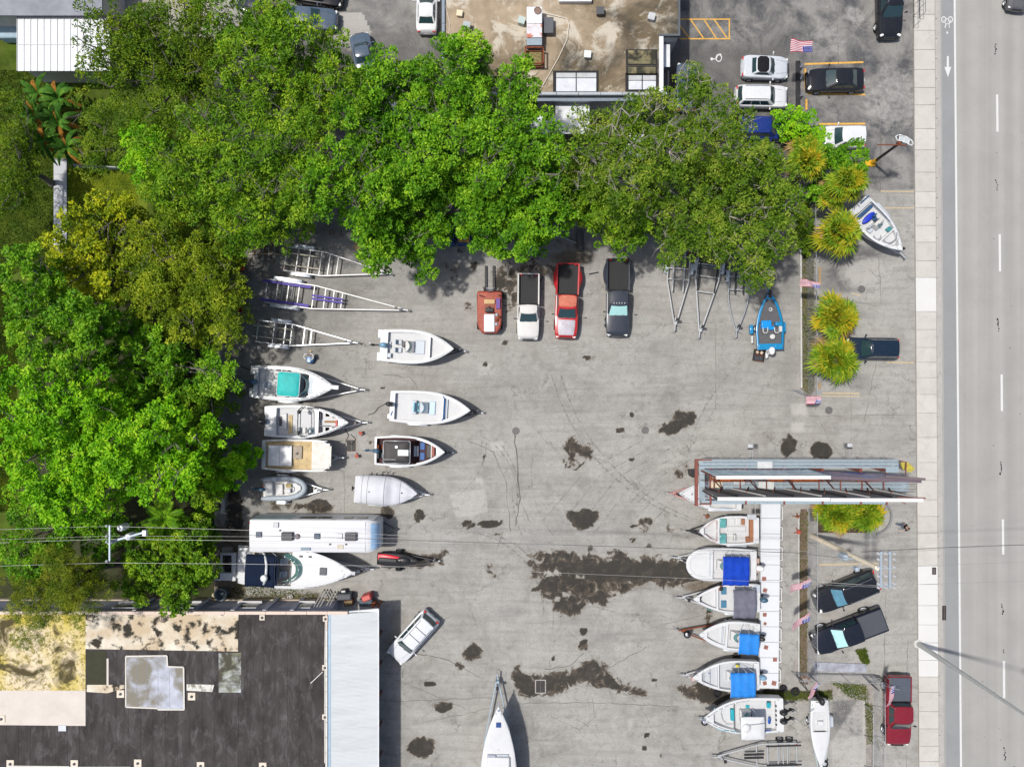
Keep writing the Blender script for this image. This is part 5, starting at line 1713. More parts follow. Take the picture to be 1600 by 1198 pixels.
 for y in (z1-.02,):
  for k in range(2):
   MB().box(-L/2-.02,-L/2+.03,yN-.35-k*.55,yN-.15-k*.55,z1-.10,z1+.03).build('marker_light',RED_LENS,t)
 for x in (-1.0,-.1):
  for sd in (-1,1):
   wheel(t,x,sd*(Wd/2-.15),.36,.22,sd)
 MB().beam((L/2-.2,-.7,.5),(L/2+1.1,0,.45),.08,.12).beam((L/2-.2,.7,.5),(L/2+1.1,0,.45),.08,.12).tube((L/2+.9,0,.02),(L/2+.9,0,.9),.04).build('tow_frame',BLACK,t)
 for x in (-L/2+.6,L/2-.6):
  for sd in (-1,1):
   MB().tube((x,sd*1.0,0),(x,sd*1.0,.56),.04).build('jack_leg',DARKG,t)
travel_trailer()
# ================================================================== BOAT TRAILERS AND BOATS
WRL=mk('white_rail',(.46,.46,.46),.45,.2,var=.07,dirt=.3,dirt_col=(.4,.38,.34))
GALV=mk('galvanised_bright',(.48,.49,.49),.45,.35,var=.08,scale=5,dirt=.3,dirt_col=(.35,.33,.30))
FEND=mk('fender_metal',(.52,.56,.60),.4,.3,var=.08,scale=5)
def trailer(tail,tip,label,width=1.9,zf=.55,par=.5,rails=GALV,bunks=BLACK,cross=(.05,.2,.35,.5),fender=FEND,fmid=.26,axles=2,fend_len=None,bunk_y=.5,bunk_len=.5,keel_bunks=False,
   round_nose=False,group='boat trailers',under=False,post=True,crossmat=None,spare=False,tongue_w=.10,name='boat_trailer',width_front=None,bow_stand=False,stripe=None,colr=None):
 loc,rot,L=place2(tail,tip,zf)
 t=thing(name,label,'boat trailer',loc,rot,group)
 w=width/2
 x0,xp,x1=-L/2,-L/2+L*par,L/2
 xt=x1-.55      # where the side rails meet
 crossmat=crossmat or rails
 for sd in (-1,1):
  mb=MB()
  if round_nose:
   pts=[(x0,sd*w,zf),(xp,sd*w,zf)]
   for i in range(1,9):
    u=i/8
    pts.append((xp+(xt-xp)*u,sd*w*(1-u**1.7)+sd*.05,zf))
  else:
   pts=[(x0,sd*w,zf),(xp,sd*w,zf),(xt,sd*.07,zf)]
  for a,b in zip(pts[:-1],pts[1:]):
   mb.beam(a,b,tongue_w,.13)
  mb.build('side_rail',rails,t,bevel=.012)
 def half(x):
  if x<xp:return w
  u=(x-xp)/(xt-xp)
  return w*(1-(u**1.7 if round_nose else u))+.05
 for u in cross:
  x=x0+u*L
  MB().box(x-.04,x+.04,-half(x),half(x),zf-.10,zf-.0).build('cross_member',crossmat,t)
 for sd in (-1,1):
  if bunks is not None:
   bw_=.11 if keel_bunks and rails is WRL else .05
   MB().box(x0-.35,x0+L*bunk_len,sd*bunk_y*w-bw_,sd*bunk_y*w+bw_,zf+.06,zf+.14).build('bunk',bunks,t)
   mb=MB()
   for u in cross[:3]:
    x=x0+u*L
    if u <= bunk_len:
     mb.box(x-.03,x+.03,sd*bunk_y*w-.04,sd*bunk_y*w+.04,zf,zf+.06)
   mb.build('bunk_bracket',rails,t)
  if keel_bunks:
   MB().box(xp-.2,xp+L*.20,sd*.14-.08,sd*.14+.08,zf+.01,zf+.10).build('keel_bunk',bunks or BLACK,t)
 xa=x0+L*fmid
 axs=[xa] if axles==1 else [xa-.42,xa+.42]
 for x in axs:
  MB().tube((x,-w-.2,.30),(x,w+.2,.30),.035,n=8).build('axle',ALUD,t)
  for sd in (-1,1):
   wheel(t,x,sd*(w+.20),.32,.2,sd,ALU)
 fl=fend_len or (1.0 if axles==1 else 1.85)
 for sd in (-1,1):
  if fender is not None:
   mb=MB(); rings=[]
   for v,z in ((-1,.34),(-.93,.62),(-.72,.72),(.72,.72),(.93,.62),(1,.34)):
    x=xa+v*fl/2
    rings.append([(x,sd*(w+.06),z),(x,sd*(w+.32),z),(x,sd*(w+.32),z-.03),(x,sd*(w+.06),z-.03)])
   mb.rings(rings)
   mb.build('mudguard',fender,t,bevel=.008)
 MB().beam((xt-.6,0,zf),(x1-.1,0,zf),.09,.11).build('tongue',rails,t)
 MB().box(x1-.18,x1,-.06,.06,zf-.05,zf+.07).build('coupler',ALUD,t,bevel=.015)
 MB().tube((x1-.55,.10,.08),(x1-.55,.10,zf+.42),.035).tube((x1-.55,.10,zf+.42),(x1-.38,.26,zf+.44),.018).tube((x1-.55,.06,.06),(x1-.55,.15,.06),.07).build('jack',ALUD,t)
 if post:
  MB().tube((xt-.30,0,zf),(xt-.38,0,zf+.75),.035).box(xt-.50,xt-.28,-.10,.10,zf+.68,zf+.86).build('winch_post',BLACK if post is True else post,t)
 for sd in (-1,1):
  MB().box(x0-.03,x0+.03,sd*(w-.12)-.08,sd*(w-.12)+.08,zf-.06,zf+.06).build('tail_lamp',RED_LENS,t)
 MB().path([(x1,.03,zf),(x1+.12,.05,.2),(x1+.2,.12,.03)],.012,5).path([(x1,-.03,zf),(x1+.10,-.08,.2),(x1+.16,-.16,.03)],.012,5).build('safety_chain',ALUD,t)
 if spare:
  MB().lathe([(.18,-.1),(.28,-.1),(.31,-.05),(.31,.05),(.28,.1),(.18,.1),(.17,0)],(xt-.1 if spare is True else x0+L*spare,.22,zf+.18),20).build('spare_wheel',RUBBER,t,smooth=True)
  MB().lathe([(0,-.04),(.17,-.04),(.17,.05),(.08,.09),(0,.09)],(xt-.1 if spare is True else x0+L*spare,.22,zf+.18),16).build('spare_rim',ALU,t,smooth=True)
 return t
def tube_rail(t,name,pts,r,m,n=6,parent=None):
 return MB().path(pts,r,n).build(name,m,parent or t,smooth='full')
class Boat:
 def __init__(b,tail,bow,label,B,zg=1.75,rise=.30,p=2.2,q=1.0,ts=.34,stern=.90,name='motorboat',cat='boat',wells=((.10,.72,.95,.20),),keel=.45,hull=GEL,deck=None,floor=DECKW,wall=None,group='boats on trailers in the yard',
     liner=None,rub=ALUD,tip=0.0,zref=None,crown=.03,n=30,z_place=None,swim=0):
  loc,rot,L=place2(tail,bow,z_place or (zg+rise*.3))
  b.t=thing(name,label,cat,loc,rot,group)
  wells=tuple((w[0],w[1],zg-(zg-w[2])*.5,w[3]) for w in wells)
  b.L,b.B,b.zg,b.rise,b.p,b.q,b.ts,b.stern,b.tipw=L,B,zg,rise,p,q,ts,stern,tip
  t_=set(np.round(np.linspace(0,1,n),4).tolist()+[.965,.985,.995])
  for w in wells:
   t_ |= {w[0],w[1]}
  T=sorted(t_)
  mb=MB(); rings=[]
  for u in T:
   hb,z=b.hb(u),b.sheer(u)
   x=b.x(u)
   k=max(0,(u-.45)/.55)
   zk=keel+(z-keel)*(k**2.6)*.92
   xf=x-(z-zk)*.0
   zc=zk+(z-zk)*(.34+.2*k)
   flare=.90-.35*k
   rings.append([(x,-hb,z),(x,-hb*1.0,z-.10),(x,-hb*flare,zc),(x,0,zk),(x,hb*flare,zc),(x,hb,z-.10),(x,hb,z)])
  mb.rings(rings,cap=False,closed=False)
  r0=rings[0]
  mb.add(r0,[tuple(range(len(r0)))])
  b.hull_o=mb.build('hull',hull,b.t,smooth=True)
  mb=MB()
  dk=deck or hull
  def inner(u,gw):
   return max(.02,b.hb(u)-gw)
  for a,c in zip(T[:-1],T[1:]):
   m_=(a+c)/2
   w=None
   for W_ in wells:
    if W_[0]<m_<W_[1]:w=W_
   if w:
    for sd in (-1,1):
     ha,hc=b.hb(a),b.hb(c)
     ia,ic=inner(a,w[3]),inner(c,w[3])
     za,zc=b.sheer(a),b.sheer(c)
     A=[(b.x(a),sd*ha,za),(b.x(a),sd*(ha-.04),za+.025),(b.x(a),sd*ia,za+.02)]
     C=[(b.x(c),sd*hc,zc),(b.x(c),sd*(hc-.04),zc+.025),(b.x(c),sd*ic,zc+.02)]
     for k in range(2):
      f=[A[k],C[k],C[k+1],A[k+1]]
      mb.quad(*(f if sd<0 else f[::-1]))
   else:
    row=lambda u:[(b.x(u),v*b.hb(u),b.sheer(u)+(0 if abs(v)==1 else .02+crown*(1-v*v))) for v in (-1,-.93,-.6,-.3,0,.3,.6,.93,1)]
    A,C=row(a),row(c)
    for k in range(8):
     mb.quad(A[k],C[k],C[k+1],A[k+1])
  b.deck_o=mb.build('deck',dk,b.t,smooth=True)
  for w in wells:
   ta,tb,zf,gw=w
   Tw=[u for u in T if ta <= u <= tb]
   mb=MB()
   Lr=[(b.x(u),-inner(u,gw),zf) for u in Tw]
   Rr=[(b.x(u),inner(u,gw),zf) for u in Tw]
   for i in range(len(Tw)-1):
    mb.quad(Lr[i],Lr[i+1],Rr[i+1],Rr[i])
   mb.build('cockpit_floor',floor,b.t)
   mb=MB()
   for i in range(len(Tw)-1):
    ua,uc=Tw[i],Tw[i+1]
    za,zc=b.sheer(ua)+.018,b.sheer(uc)+.018
    mb.quad(Lr[i+1],Lr[i],(Lr[i][0],Lr[i][1],za),(Lr[i+1][0],Lr[i+1][1],zc))
    mb.quad(Rr[i],Rr[i+1],(Rr[i+1][0],Rr[i+1][1],zc),(Rr[i][0],Rr[i][1],za))
   za,zb=b.sheer(ta)+.018,b.sheer(tb)+.018
   mb.quad(Lr[0],Rr[0],(Rr[0][0],Rr[0][1],za),(Lr[0][0],Lr[0][1],za))
   mb.quad(Rr[-1],Lr[-1],(Lr[-1][0],Lr[-1][1],zb),(Rr[-1][0],Rr[-1][1],zb))
   mb.build('cockpit_liner',liner or hull,b.t)
  mb=MB()
  for sd in (-1,1):
   pts=[(b.x(u),sd*(b.hb(u)+.012),b.sheer(u)-.03) for u in T]
   for a,c in zip(pts[:-1],pts[1:]):
    mb.beam(a,c,.035,.05)
  mb.build('rubbing_strake',rub,b.t)
  for u in (.06,.93):
   for sd in (-1,1):
    y=sd*max(.0,b.hb(u)-.09)
    if b.hb(u)>.12:
     MB().box(b.x(u)-.09,b.x(u)+.09,y-.015,y+.015,b.sheer(u)+.05,b.sheer(u)+.075).box(b.x(u)-.03,b.x(u)+.03,y-.015,y+.015,b.sheer(u)+.02,b.sheer(u)+.052).build('cleat',CHROME,b.t)
 def x(b,u):return (u-.5)*b.L
 def hb(b,u):
  s=b.stern+(1-b.stern)*min(1,u/.3)**.7
  if u>b.ts:
   v=(u-b.ts)/(1-b.ts)
   s *= max(b.tipw,(max(0,1-v**b.p))**(1/b.q))
  return max(.012,s*b.B)
 def sheer(b,u):return b.zg+b.rise*max(0,u)**2.2
 def box(b,name,u0,u1,s0,s1,z0,z1,m,bevel=.03,parent=None,seg=2):
  return MB().box(b.x(u0),b.x(u1),s0*b.B,s1*b.B,z0,z1).build(name,m,parent or b.t,bevel=bevel,seg=seg)
 def disc(b,name,u,s,r,z0,z1,m,n=16):
  return MB().lathe([(0,0),(r,0),(r,(z1-z0)*.7),(r*.85,z1-z0),(0,z1-z0)],(b.x(u),s*b.B,z0),n).build(name,m,b.t,smooth=True)
 def seat(b,u,s,zf,m=CUSH,face=1,w=.55,label=None):
  x,y=b.x(u),s*b.B
  o=MB().box(x-.24,x+.24,y-w/2,y+w/2,zf+.38,zf+.52).build('seat',m,b.t,bevel=.06,seg=3)
  MB().box(x-face*.26-.06,x-face*.26+.06,y-w/2,y+w/2,zf+.5,zf+.95).build('backrest',m,o,bevel=.05,seg=3)
  MB().tube((x,y,zf),(x,y,zf+.38),.05).build('pedestal',ALU,o)
  return o
 def bench(b,u0,u1,s0,s1,zf,m=CUSH,h=.42,back=None):
  o=b.box('bench',u0,u1,s0,s1,zf,zf+h,m,.05,seg=3)
  if back is not None:
   MB().box(b.x(back)-.07,b.x(back)+.07,s0*b.B,s1*b.B,zf+h,zf+h+.4).build('backrest',m,o,bevel=.05,seg=3)
  return o
 def console(b,u,zf,l=.85,w=.85,m=None,h=1.0,screen=True,wheel_side=-1,glass=GLASSL,s=0,dash=BLACK):
  x,y=b.x(u),s*b.B
  m=m or CUSH
  mb=MB()
  mb.rings([[(x-l/2,y-w/2,zf),(x+l/2,y-w/2,zf),(x+l/2,y+w/2,zf),(x-l/2,y+w/2,zf)],
     [(x-l/2,y-w/2,zf+h*.8),(x+l/2,y-w/2,zf+h*.62),(x+l/2,y+w/2,zf+h*.62),(x-l/2,y+w/2,zf+h*.8)],
     [(x-l/2+.12,y-w/2+.05,zf+h),(x+l*.05,y-w/2+.05,zf+h),(x+l*.05,y+w/2-.05,zf+h),(x-l/2+.12,y+w/2-.05,zf+h)]])
  c=mb.build('console',m,b.t,bevel=.04)
  MB().box(x-l/2+.0,x-l/2+.16,y-w/2+.1,y+w/2-.1,zf+h*.82,zf+h*.86).build('dashboard',dash,c)
  if screen:
   mb=MB()
   n_=6
   pts0=[(x+l*.05+.22*math.sin(PI*(k/n_)),y-w/2+.06+(w-.12)*k/n_,zf+h+.01) for k in range(n_+1)]
   pts1=[(p[0]-.16,p[1],p[2]+.32) for p in pts0]
   for k in range(n_):
    mb.quad(pts0[k],pts0[k+1],pts1[k+1],pts1[k])
   mb.build('windscreen',glass,c)
  cx=x-l/2-.06
  MB().path([(cx+.03*math.sin(k*PI/6),y+.17*math.cos(k*PI/6),zf+h*.78+.17*math.sin(k*PI/6)) for k in range(13)],.016,5).tube((cx,y,zf+h*.78),(cx+.15,y,zf+h*.78),.03).tube((cx,y-.16,zf+h*.78),(cx,y+.16,zf+h*.78),.012).build('steering_wheel',BLACK,c)
  return c
 def ttop(b,u0,u1,s,z,m,frame=ALU,thick=.06,legs=True,rim=None,round_=.18,off=0,zf=None):
  x0,x1,w=b.x(u0),b.x(u1),s*b.B
  r_=round_
  pts=[]
  for cx,cy,a0 in ((x1-r_,w-r_,0),(x0+r_,w-r_,90),(x0+r_,-w+r_,180),(x1-r_,-w+r_,270)):
   for k in range(5):
    a=R(a0+k*22.5)
    pts.append((cx+r_*math.cos(a),cy+off+r_*math.sin(a)))
  mb=MB()
  o_=len(pts)
  cxm,cym=(x0+x1)/2,off
  def sc(f,zz):return [(cxm+(px-cxm)*f,cym+(py-cym)*f,zz) for px,py in pts]
  mb.rings([sc(.97,z),sc(1.0,z+thick*.5),sc(.97,z+thick),sc(.5,z+thick+.03),sc(.05,z+thick+.04)])
  o=mb.build('hardtop',m,b.t,smooth=True)
  if rim:
   q=sc(1.0,z+thick*.55)
   MB().path(q+[q[0]],.035,6).build('top_rim',rim,o,smooth='full')
  if legs:
   zf=zf if zf is not None else b.zg-.6
   for u in (x0+.35,x1-.35):
    for sd in (-1,1):
     MB().tube((u,off+sd*w*.8,z),(u+(.15 if u<cxm else -.2),sd*min(w*.62,.55),zf),.028).build('top_leg',frame,b.t)
  return o
 def bimini(b,u0,u1,s,z,m,off=0,hoops=(0,.5,1),sag=.05):
  x0,x1,w=b.x(u0),b.x(u1),s*b.B
  nx,ny=13,9
  mb=MB()
  r=random.Random(int(b.L*1000))
  def zz(i,j):
   u,v=i/(nx-1),-1+2*j/(ny-1)
   return z+.14*(1-v**2)-sag*abs(math.sin(PI*u*(len(hoops)-1)))
  def scal(i):
   u=i/(nx-1)
   return 1-.03*abs(math.sin(PI*u*(len(hoops)-1)))
  g_=[[(x0+(x1-x0)*i/(nx-1),off+w*scal(i)*(-1+2*j/(ny-1)),zz(i,j)) for j in range(ny)] for i in range(nx)]
  for i in range(nx):
   a=g_[i]
   a.insert(0,(a[0][0],a[0][1]-.01,a[0][2]-.12))
   a.append((a[-1][0],a[-1][1]+.01,a[-1][2]-.12))
  for i in range(nx-1):
   for j in range(ny+1):
    mb.quad(g_[i][j],g_[i+1][j],g_[i+1][j+1],g_[i][j+1])
  o=mb.build('bimini_canopy',m,b.t,smooth='full')
  sm=o.modifiers.new('s','SOLIDIFY'); sm.thickness=.012
  for k,h in enumerate(hoops):
   xx=x0+(x1-x0)*h
   xb_=(x0+x1)/2+(h-.5)*.25
   pts=[(xb_,-b.hb(.45)+.08,b.zg+.02),(xx,off-w,z-.04)]+[(xx,off+w*v,z+.12*(1-v*v)) for v in (-.5,0,.5)]+[(xx,off+w,z-.04),(xb_,b.hb(.45)-.08,b.zg+.02)]
   MB().path(pts,.014,5).build('bimini_hoop',ALU,b.t,smooth='full')
  return o
 def arch(b,u,z,m,w=None,r=.04,du=.05):
  y=b.hb(u)-.08
  w=w or y
  pts=[(b.x(u),-y,b.sheer(u)),(b.x(u+du),-w*.92,z-.15),(b.x(u+du),-w*.7,z),(b.x(u+du),0,z+.05),(b.x(u+du),w*.7,z),(b.x(u+du),w*.92,z-.15),(b.x(u),y,b.sheer(u))]
  o=MB().path(pts,r,8).build('tower',m,b.t,smooth='full')
  pts2=[(p[0]+.22,p[1],p[2]) for p in pts]
  MB().path(pts2,r*.8,8).build('tower_brace',m,o,smooth='full')
  return o
 def bow_rail(b,u0=.55,u1=.98,h=.28,r=.014,m=CHROME,inset=.07,posts=5):
  us=np.linspace(u0,u1,9)
  pts=[(b.x(u),max(.03,b.hb(u)-inset),b.sheer(u)+h*min(1,(u-u0)/.08+.15)) for u in us]
  pts+=[(p[0],-p[1],p[2]) for p in pts[::-1]]
  o=MB().path(pts,r,5).build('bow_rail',m,b.t,smooth='full')
  mb=MB()
  for u in np.linspace(u0+.04,u1-.03,posts):
   for sd in (-1,1):
    mb.tube((b.x(u),sd*max(.03,b.hb(u)-inset),b.sheer(u)),(b.x(u),sd*max(.03,b.hb(u)-inset),b.sheer(u)+h),r*.8,n=5)
  mb.build('rail_posts',m,o)
  return o
 def screen(b,u0,u1,s,z0,z1,m=GLASSL,frame=ALU,wrap=.14):
  """curved windscreen across the boat, from u0 at the sides to u1 at the centre"""
  n_=12
  lo,hi=[],[]
  for k in range(n_+1):
   v=-1+2*k/n_
   xx=b.x(u0+(u1-u0)*(1-abs(v)**2.6))
   lo.append((xx,v*s*b.B,z0)); hi.append((xx-.26,v*s*b.B*.93,z1))
  mb=MB()
  for k in range(n_):
   mb.quad(lo[k],lo[k+1],hi[k+1],hi[k])
  o=mb.build('windscreen',m,b.t,smooth='full')
  MB().path(hi,.016,5).path(lo,.014,5).build('screen_frame',frame,o,smooth='full')
  return o
 def outboard(b,s=0,m=BLACK,tilt=0.9,big=1.0,leg=BLACK,x0=None,name='outboard_motor',steer=0):
  """tilted outboard: cowling, midsection, propeller. tilt 0 = down, 1 = leg level behind the transom"""
  x=(b.x(0) if x0 is None else x0)-.10
  y=s*b.B
  z=b.zg+.02
  t=bpy.data.objects.new(name,MB().box(-.10,.10,-.16*big,.16*big,-.42,.05).mesh(name))
  t.data.materials.append(leg)
  COL.objects.link(t); t.parent=b.t
  t.location=(x,y,z)
  a=tilt*R(66)
  rm=Matrix.Rotation(a,4,'Y')      # head tips forward, leg swings aft
  def tr(m_):
   m_.v=[tuple(rm @ Vector(v)) for v in m_.v]
   return m_
  c=MB(); rings=[]
  for zz,lx,ly,ox in ((.05,.20,.15,-.06),(.10,.30,.19,-.08),(.30,.34,.21,-.09),(.46,.31,.19,-.10),(.56,.22,.13,-.10),(.59,.10,.06,-.10)):
   rings.append([(ox*big+lx*big*math.cos(k*PI/8)*(1 if math.cos(k*PI/8)<0 else .8),ly*big*math.sin(k*PI/8),zz*big) for k in range(16)])
  c.rings(rings)
  o=tr(c).build('cowling',m,t,smooth='full')
  l=MB(); rings=[]
  for zz,lx,ly in ((.08,.16,.09),(-.35,.12,.07),(-.62,.13,.035),(-.80,.16,.03)):
   rings.append([(-.10+lx*math.cos(k*PI/6),ly*math.sin(k*PI/6),zz*big) for k in range(12)])
  l.rings(rings)
  l.rings([[(-.36+.56*f,r_*math.cos(k*PI/5),-.84*big+r_*math.sin(k*PI/5)) for k in range(10)] for f,r_ in ((0,.05),(.3,.075),(.8,.06),(1,.01))])
  l.box(-.34,.10,-.10,.10,-.70*big,-.68*big)
  l.add([(-.14,-.01,-.9*big),(.06,-.01,-.9*big),(-.1,-.01,-1.08*big),(-.14,.01,-.9*big),(.06,.01,-.9*big),(-.1,.01,-1.08*big)],[(0,1,2),(5,4,3),(0,3,4,1),(1,4,5,2),(2,5,3,0)])
  tr(l).build('midsection',leg,t,smooth='full')
  pr=MB()
  for k in range(3):
   an=k*2*PI/3
   cy,cz=math.cos(an),math.sin(an)
   py_,pz_=-cz,cy
   pr.quad((-.37,.03*cy,-.84*big+.03*cz),(-.37,.17*cy+.05*py_,-.84*big+.17*cz+.05*pz_),(-.41,.19*cy-.02*py_,-.84*big+.19*cz-.02*pz_),(-.42,.10*cy-.07*py_,-.84*big+.10*cz-.07*pz_))
  tr(pr).build('propeller',ALUD,t)
  return t
 def hatch(b,u,s,w,l,m,name='hatch',z=None,bevel=.02,h=.03):
  z=z if z is not None else b.sheer(u)+.045
  return MB().box(b.x(u)-l/2,b.x(u)+l/2,s*b.B-w/2,s*b.B+w/2,z,z+h).build(name,m,b.t,bevel=bevel)
 def line(b,pts,m,r=.012,name='seam',z=None):
  return MB().path([(b.x(u),s*b.B,(b.sheer(u)+.06) if z is None else z) for u,s in pts],r,4).build(name,m,b.t)
SEAM=mk('seam_grey',(.34,.35,.36),.7)
BLUM=mk('motor_blue',(.05,.11,.17),.35,var=.1)
BLUM2=mk('motor_light_blue',(.16,.30,.42),.35,var=.1)
# ---- left column, top to bottom ------------------------------------------------
b=Boat((396,596),(524,605),'white fishing boat with a bright teal hardtop, top of the left column',1.42,zg=2.0,rise=.42,p=2.3,ts=.36,stern=.92,wells=((.045,.40,1.25,.22),(.40,.68,1.25,.26)))
b.box('swim_platform',-.065,.0,-.92,-.40,1.35,1.75,GEL)
b.box('swim_platform',-.065,.0,.40,.92,1.35,1.75,GEL)
b.outboard(0,BLUM,.95,1.15,leg=BLUM,x0=b.x(-.01))
b.ttop(.335,.605,.70,3.0,TEAL,rim=GEL,round_=.2)
b.seat(.44,-.3,1.25); b.seat(.44,.3,1.25)
b.console(.55,1.25,.8,1.2)
b.screen(.60,.70,.62,2.1,2.5,GLASSL)
b.box('windscreen_base',.62,.68,-.5,.5,2.05,2.16,DARKG)
b.box('cabin_top',.68,.80,-.50,.50,2.1,2.26,CUSHG,.08)
for k in range(7):
 b.box('rod_holder',.30,.315,-.72+k*.24,-.64+k*.24,1.9,2.9,DARKG,0)
b.box('transom_door',.05,.11,-.55,.55,1.25,1.75,CUSH,.04)
b.seat(.16,-.15,1.15,CUSHG)
b.line([(.78,-.45),(.86,-.36),(.9,0),(.86,.36),(.78,.45)],SEAM,.02,'deck_seam')
b.hatch(.93,0,.35,.35,GEL)
b.bow_rail(.50,.97)
b.box('bow_pulpit',.97,1.05,-.12,.12,2.36,2.44,GEL,.03)
trailer((410,600),(571,609),'galvanised trailer under the boat with the teal hardtop',2.3,par=.45,under=True)
b=Boat((414,658),(545,660),'white open boat with a dark wakeboard tower and black motor, second in the left column',1.36,zg=1.85,rise=.30,p=2.1,ts=.36,wells=((.13,.60,1.10,.16),(.64,.88,1.25,.17)),liner=GEL)
b.outboard(0,BLACK,.25,1.25)
for s in (-1,1):
 b.box('swim_platform',-.02,.04,s*.92-.0 if s<0 else .42,-.42 if s<0 else .92,1.40,1.72,GEL)
b.box('engine_cover',.16,.22,-.45,.45,1.10,1.60,CUSH,.05)
b.box('black_bench',.155,.185,-.30,.30,1.6,1.66,BLACK,.02)
b.bench(.26,.31,-.75,.40,1.10,TAN,.45)
b.bench(.20,.245,-.5,.5,1.10,CUSH,.55)
b.arch(.44,3.0,mk('tower_dark',(.07,.08,.09),.4),1.1,.045,.0)
b.box('tower_speaker',.42,.46,.52,.74,2.6,2.85,BLACK,.05)
b.box('tower_speaker',.42,.46,-.74,-.52,2.6,2.85,BLACK,.05)
b.console(.56,1.10,.6,.55,s=-.55,m=CUSHG)
b.seat(.44,-.55,1.10,CUSH)
b.bench(.36,.56,.60,.80,1.10,CUSH,.42)
b.box('wakeboard_rack',.50,.64,.80,.90,1.9,2.0,DARKG,.03)
b.box('dark_mat',.62,.66,.15,.55,1.3,1.80,mk('mat_grey',(.12,.11,.12),.9),.01)
b.box('side_panel',.60,.66,-.85,-.30,1.2,1.84,mk('mat_grey',(.12,.11,.12),.9),.02)
b.box('timber_plank',.70,.86,-.04,.08,1.60,1.72,mk('brown_plank',(.28,.16,.07),.8),.01)
b.box('dark_bar',.63,.76,-.26,-.20,1.85,1.92,DARKG,.01)
b.box('red_bracket',.835,.855,-.24,.12,1.75,1.80,mk('red_bracket',(.45,.04,.03),.5),.01)
b.bench(.70,.76,.30,.70,1.25,CUSHG,.3); b.bench(.70,.76,-.70,-.30,1.25,CUSHG,.3)
b.box('bow_cushion',.79,.86,.26,.46,1.5,1.62,DARKG,.03)
b.box('bow_cushion',.79,.86,-.46,-.26,1.5,1.62,DARKG,.03)
b.bow_rail(.62,.96,.15)
trailer((424,660),(575,660),'galvanised trailer under the boat with the dark tower',2.2,par=.45)
b=Boat((409,710),(518,712.5),'old blunt-bowed deck boat with a stained tan floor, third in the left column',1.32,zg=1.80,rise=.12,p=7,q=1.6,ts=.55,tip=.62,stern=.9,wells=((.05,.72,1.35,.14),),hull=GELD,deck=GELD,floor=TAN,liner=TAN)
b.outboard(.05,BLACK,.35,.85)
b.box('white_lid',.09,.43,-.70,.62,1.75,1.84,GEL,.04)
b.line([(.255,-.7),(.255,.62)],SEAM,.012,z=1.85)
b.box('seat_box',.44,.57,-.24,.58,1.35,1.72,mk('taupe_box',(.33,.28,.22),.8,var=.2),.04)
b.disc('hole_ring',.50,.12,.13,1.72,1.74,BLACK)
b.disc('drain_hole',.50,-.22,.06,1.70,1.725,BLACK)
b.box('brown_hatch',.58,.64,.10,.62,1.35,1.45,mk('brown_hatch',(.30,.12,.03),.8,var=.3),.01)
b.box('foredeck_pad',.74,.98,-.80,.82,1.88,1.95,GELD,.04)
b.box('stern_board',.03,.06,-.75,.6,1.70,1.80,CUSHG,.02)
for s in (-.96,.96):
 b.box('grab_rail',.60,.94,s-.015,s+.015,1.92,1.95,ALU,.008)
trailer((415,712),(538,715),'galvanised trailer under the stained deck boat',2.1,par=.5)
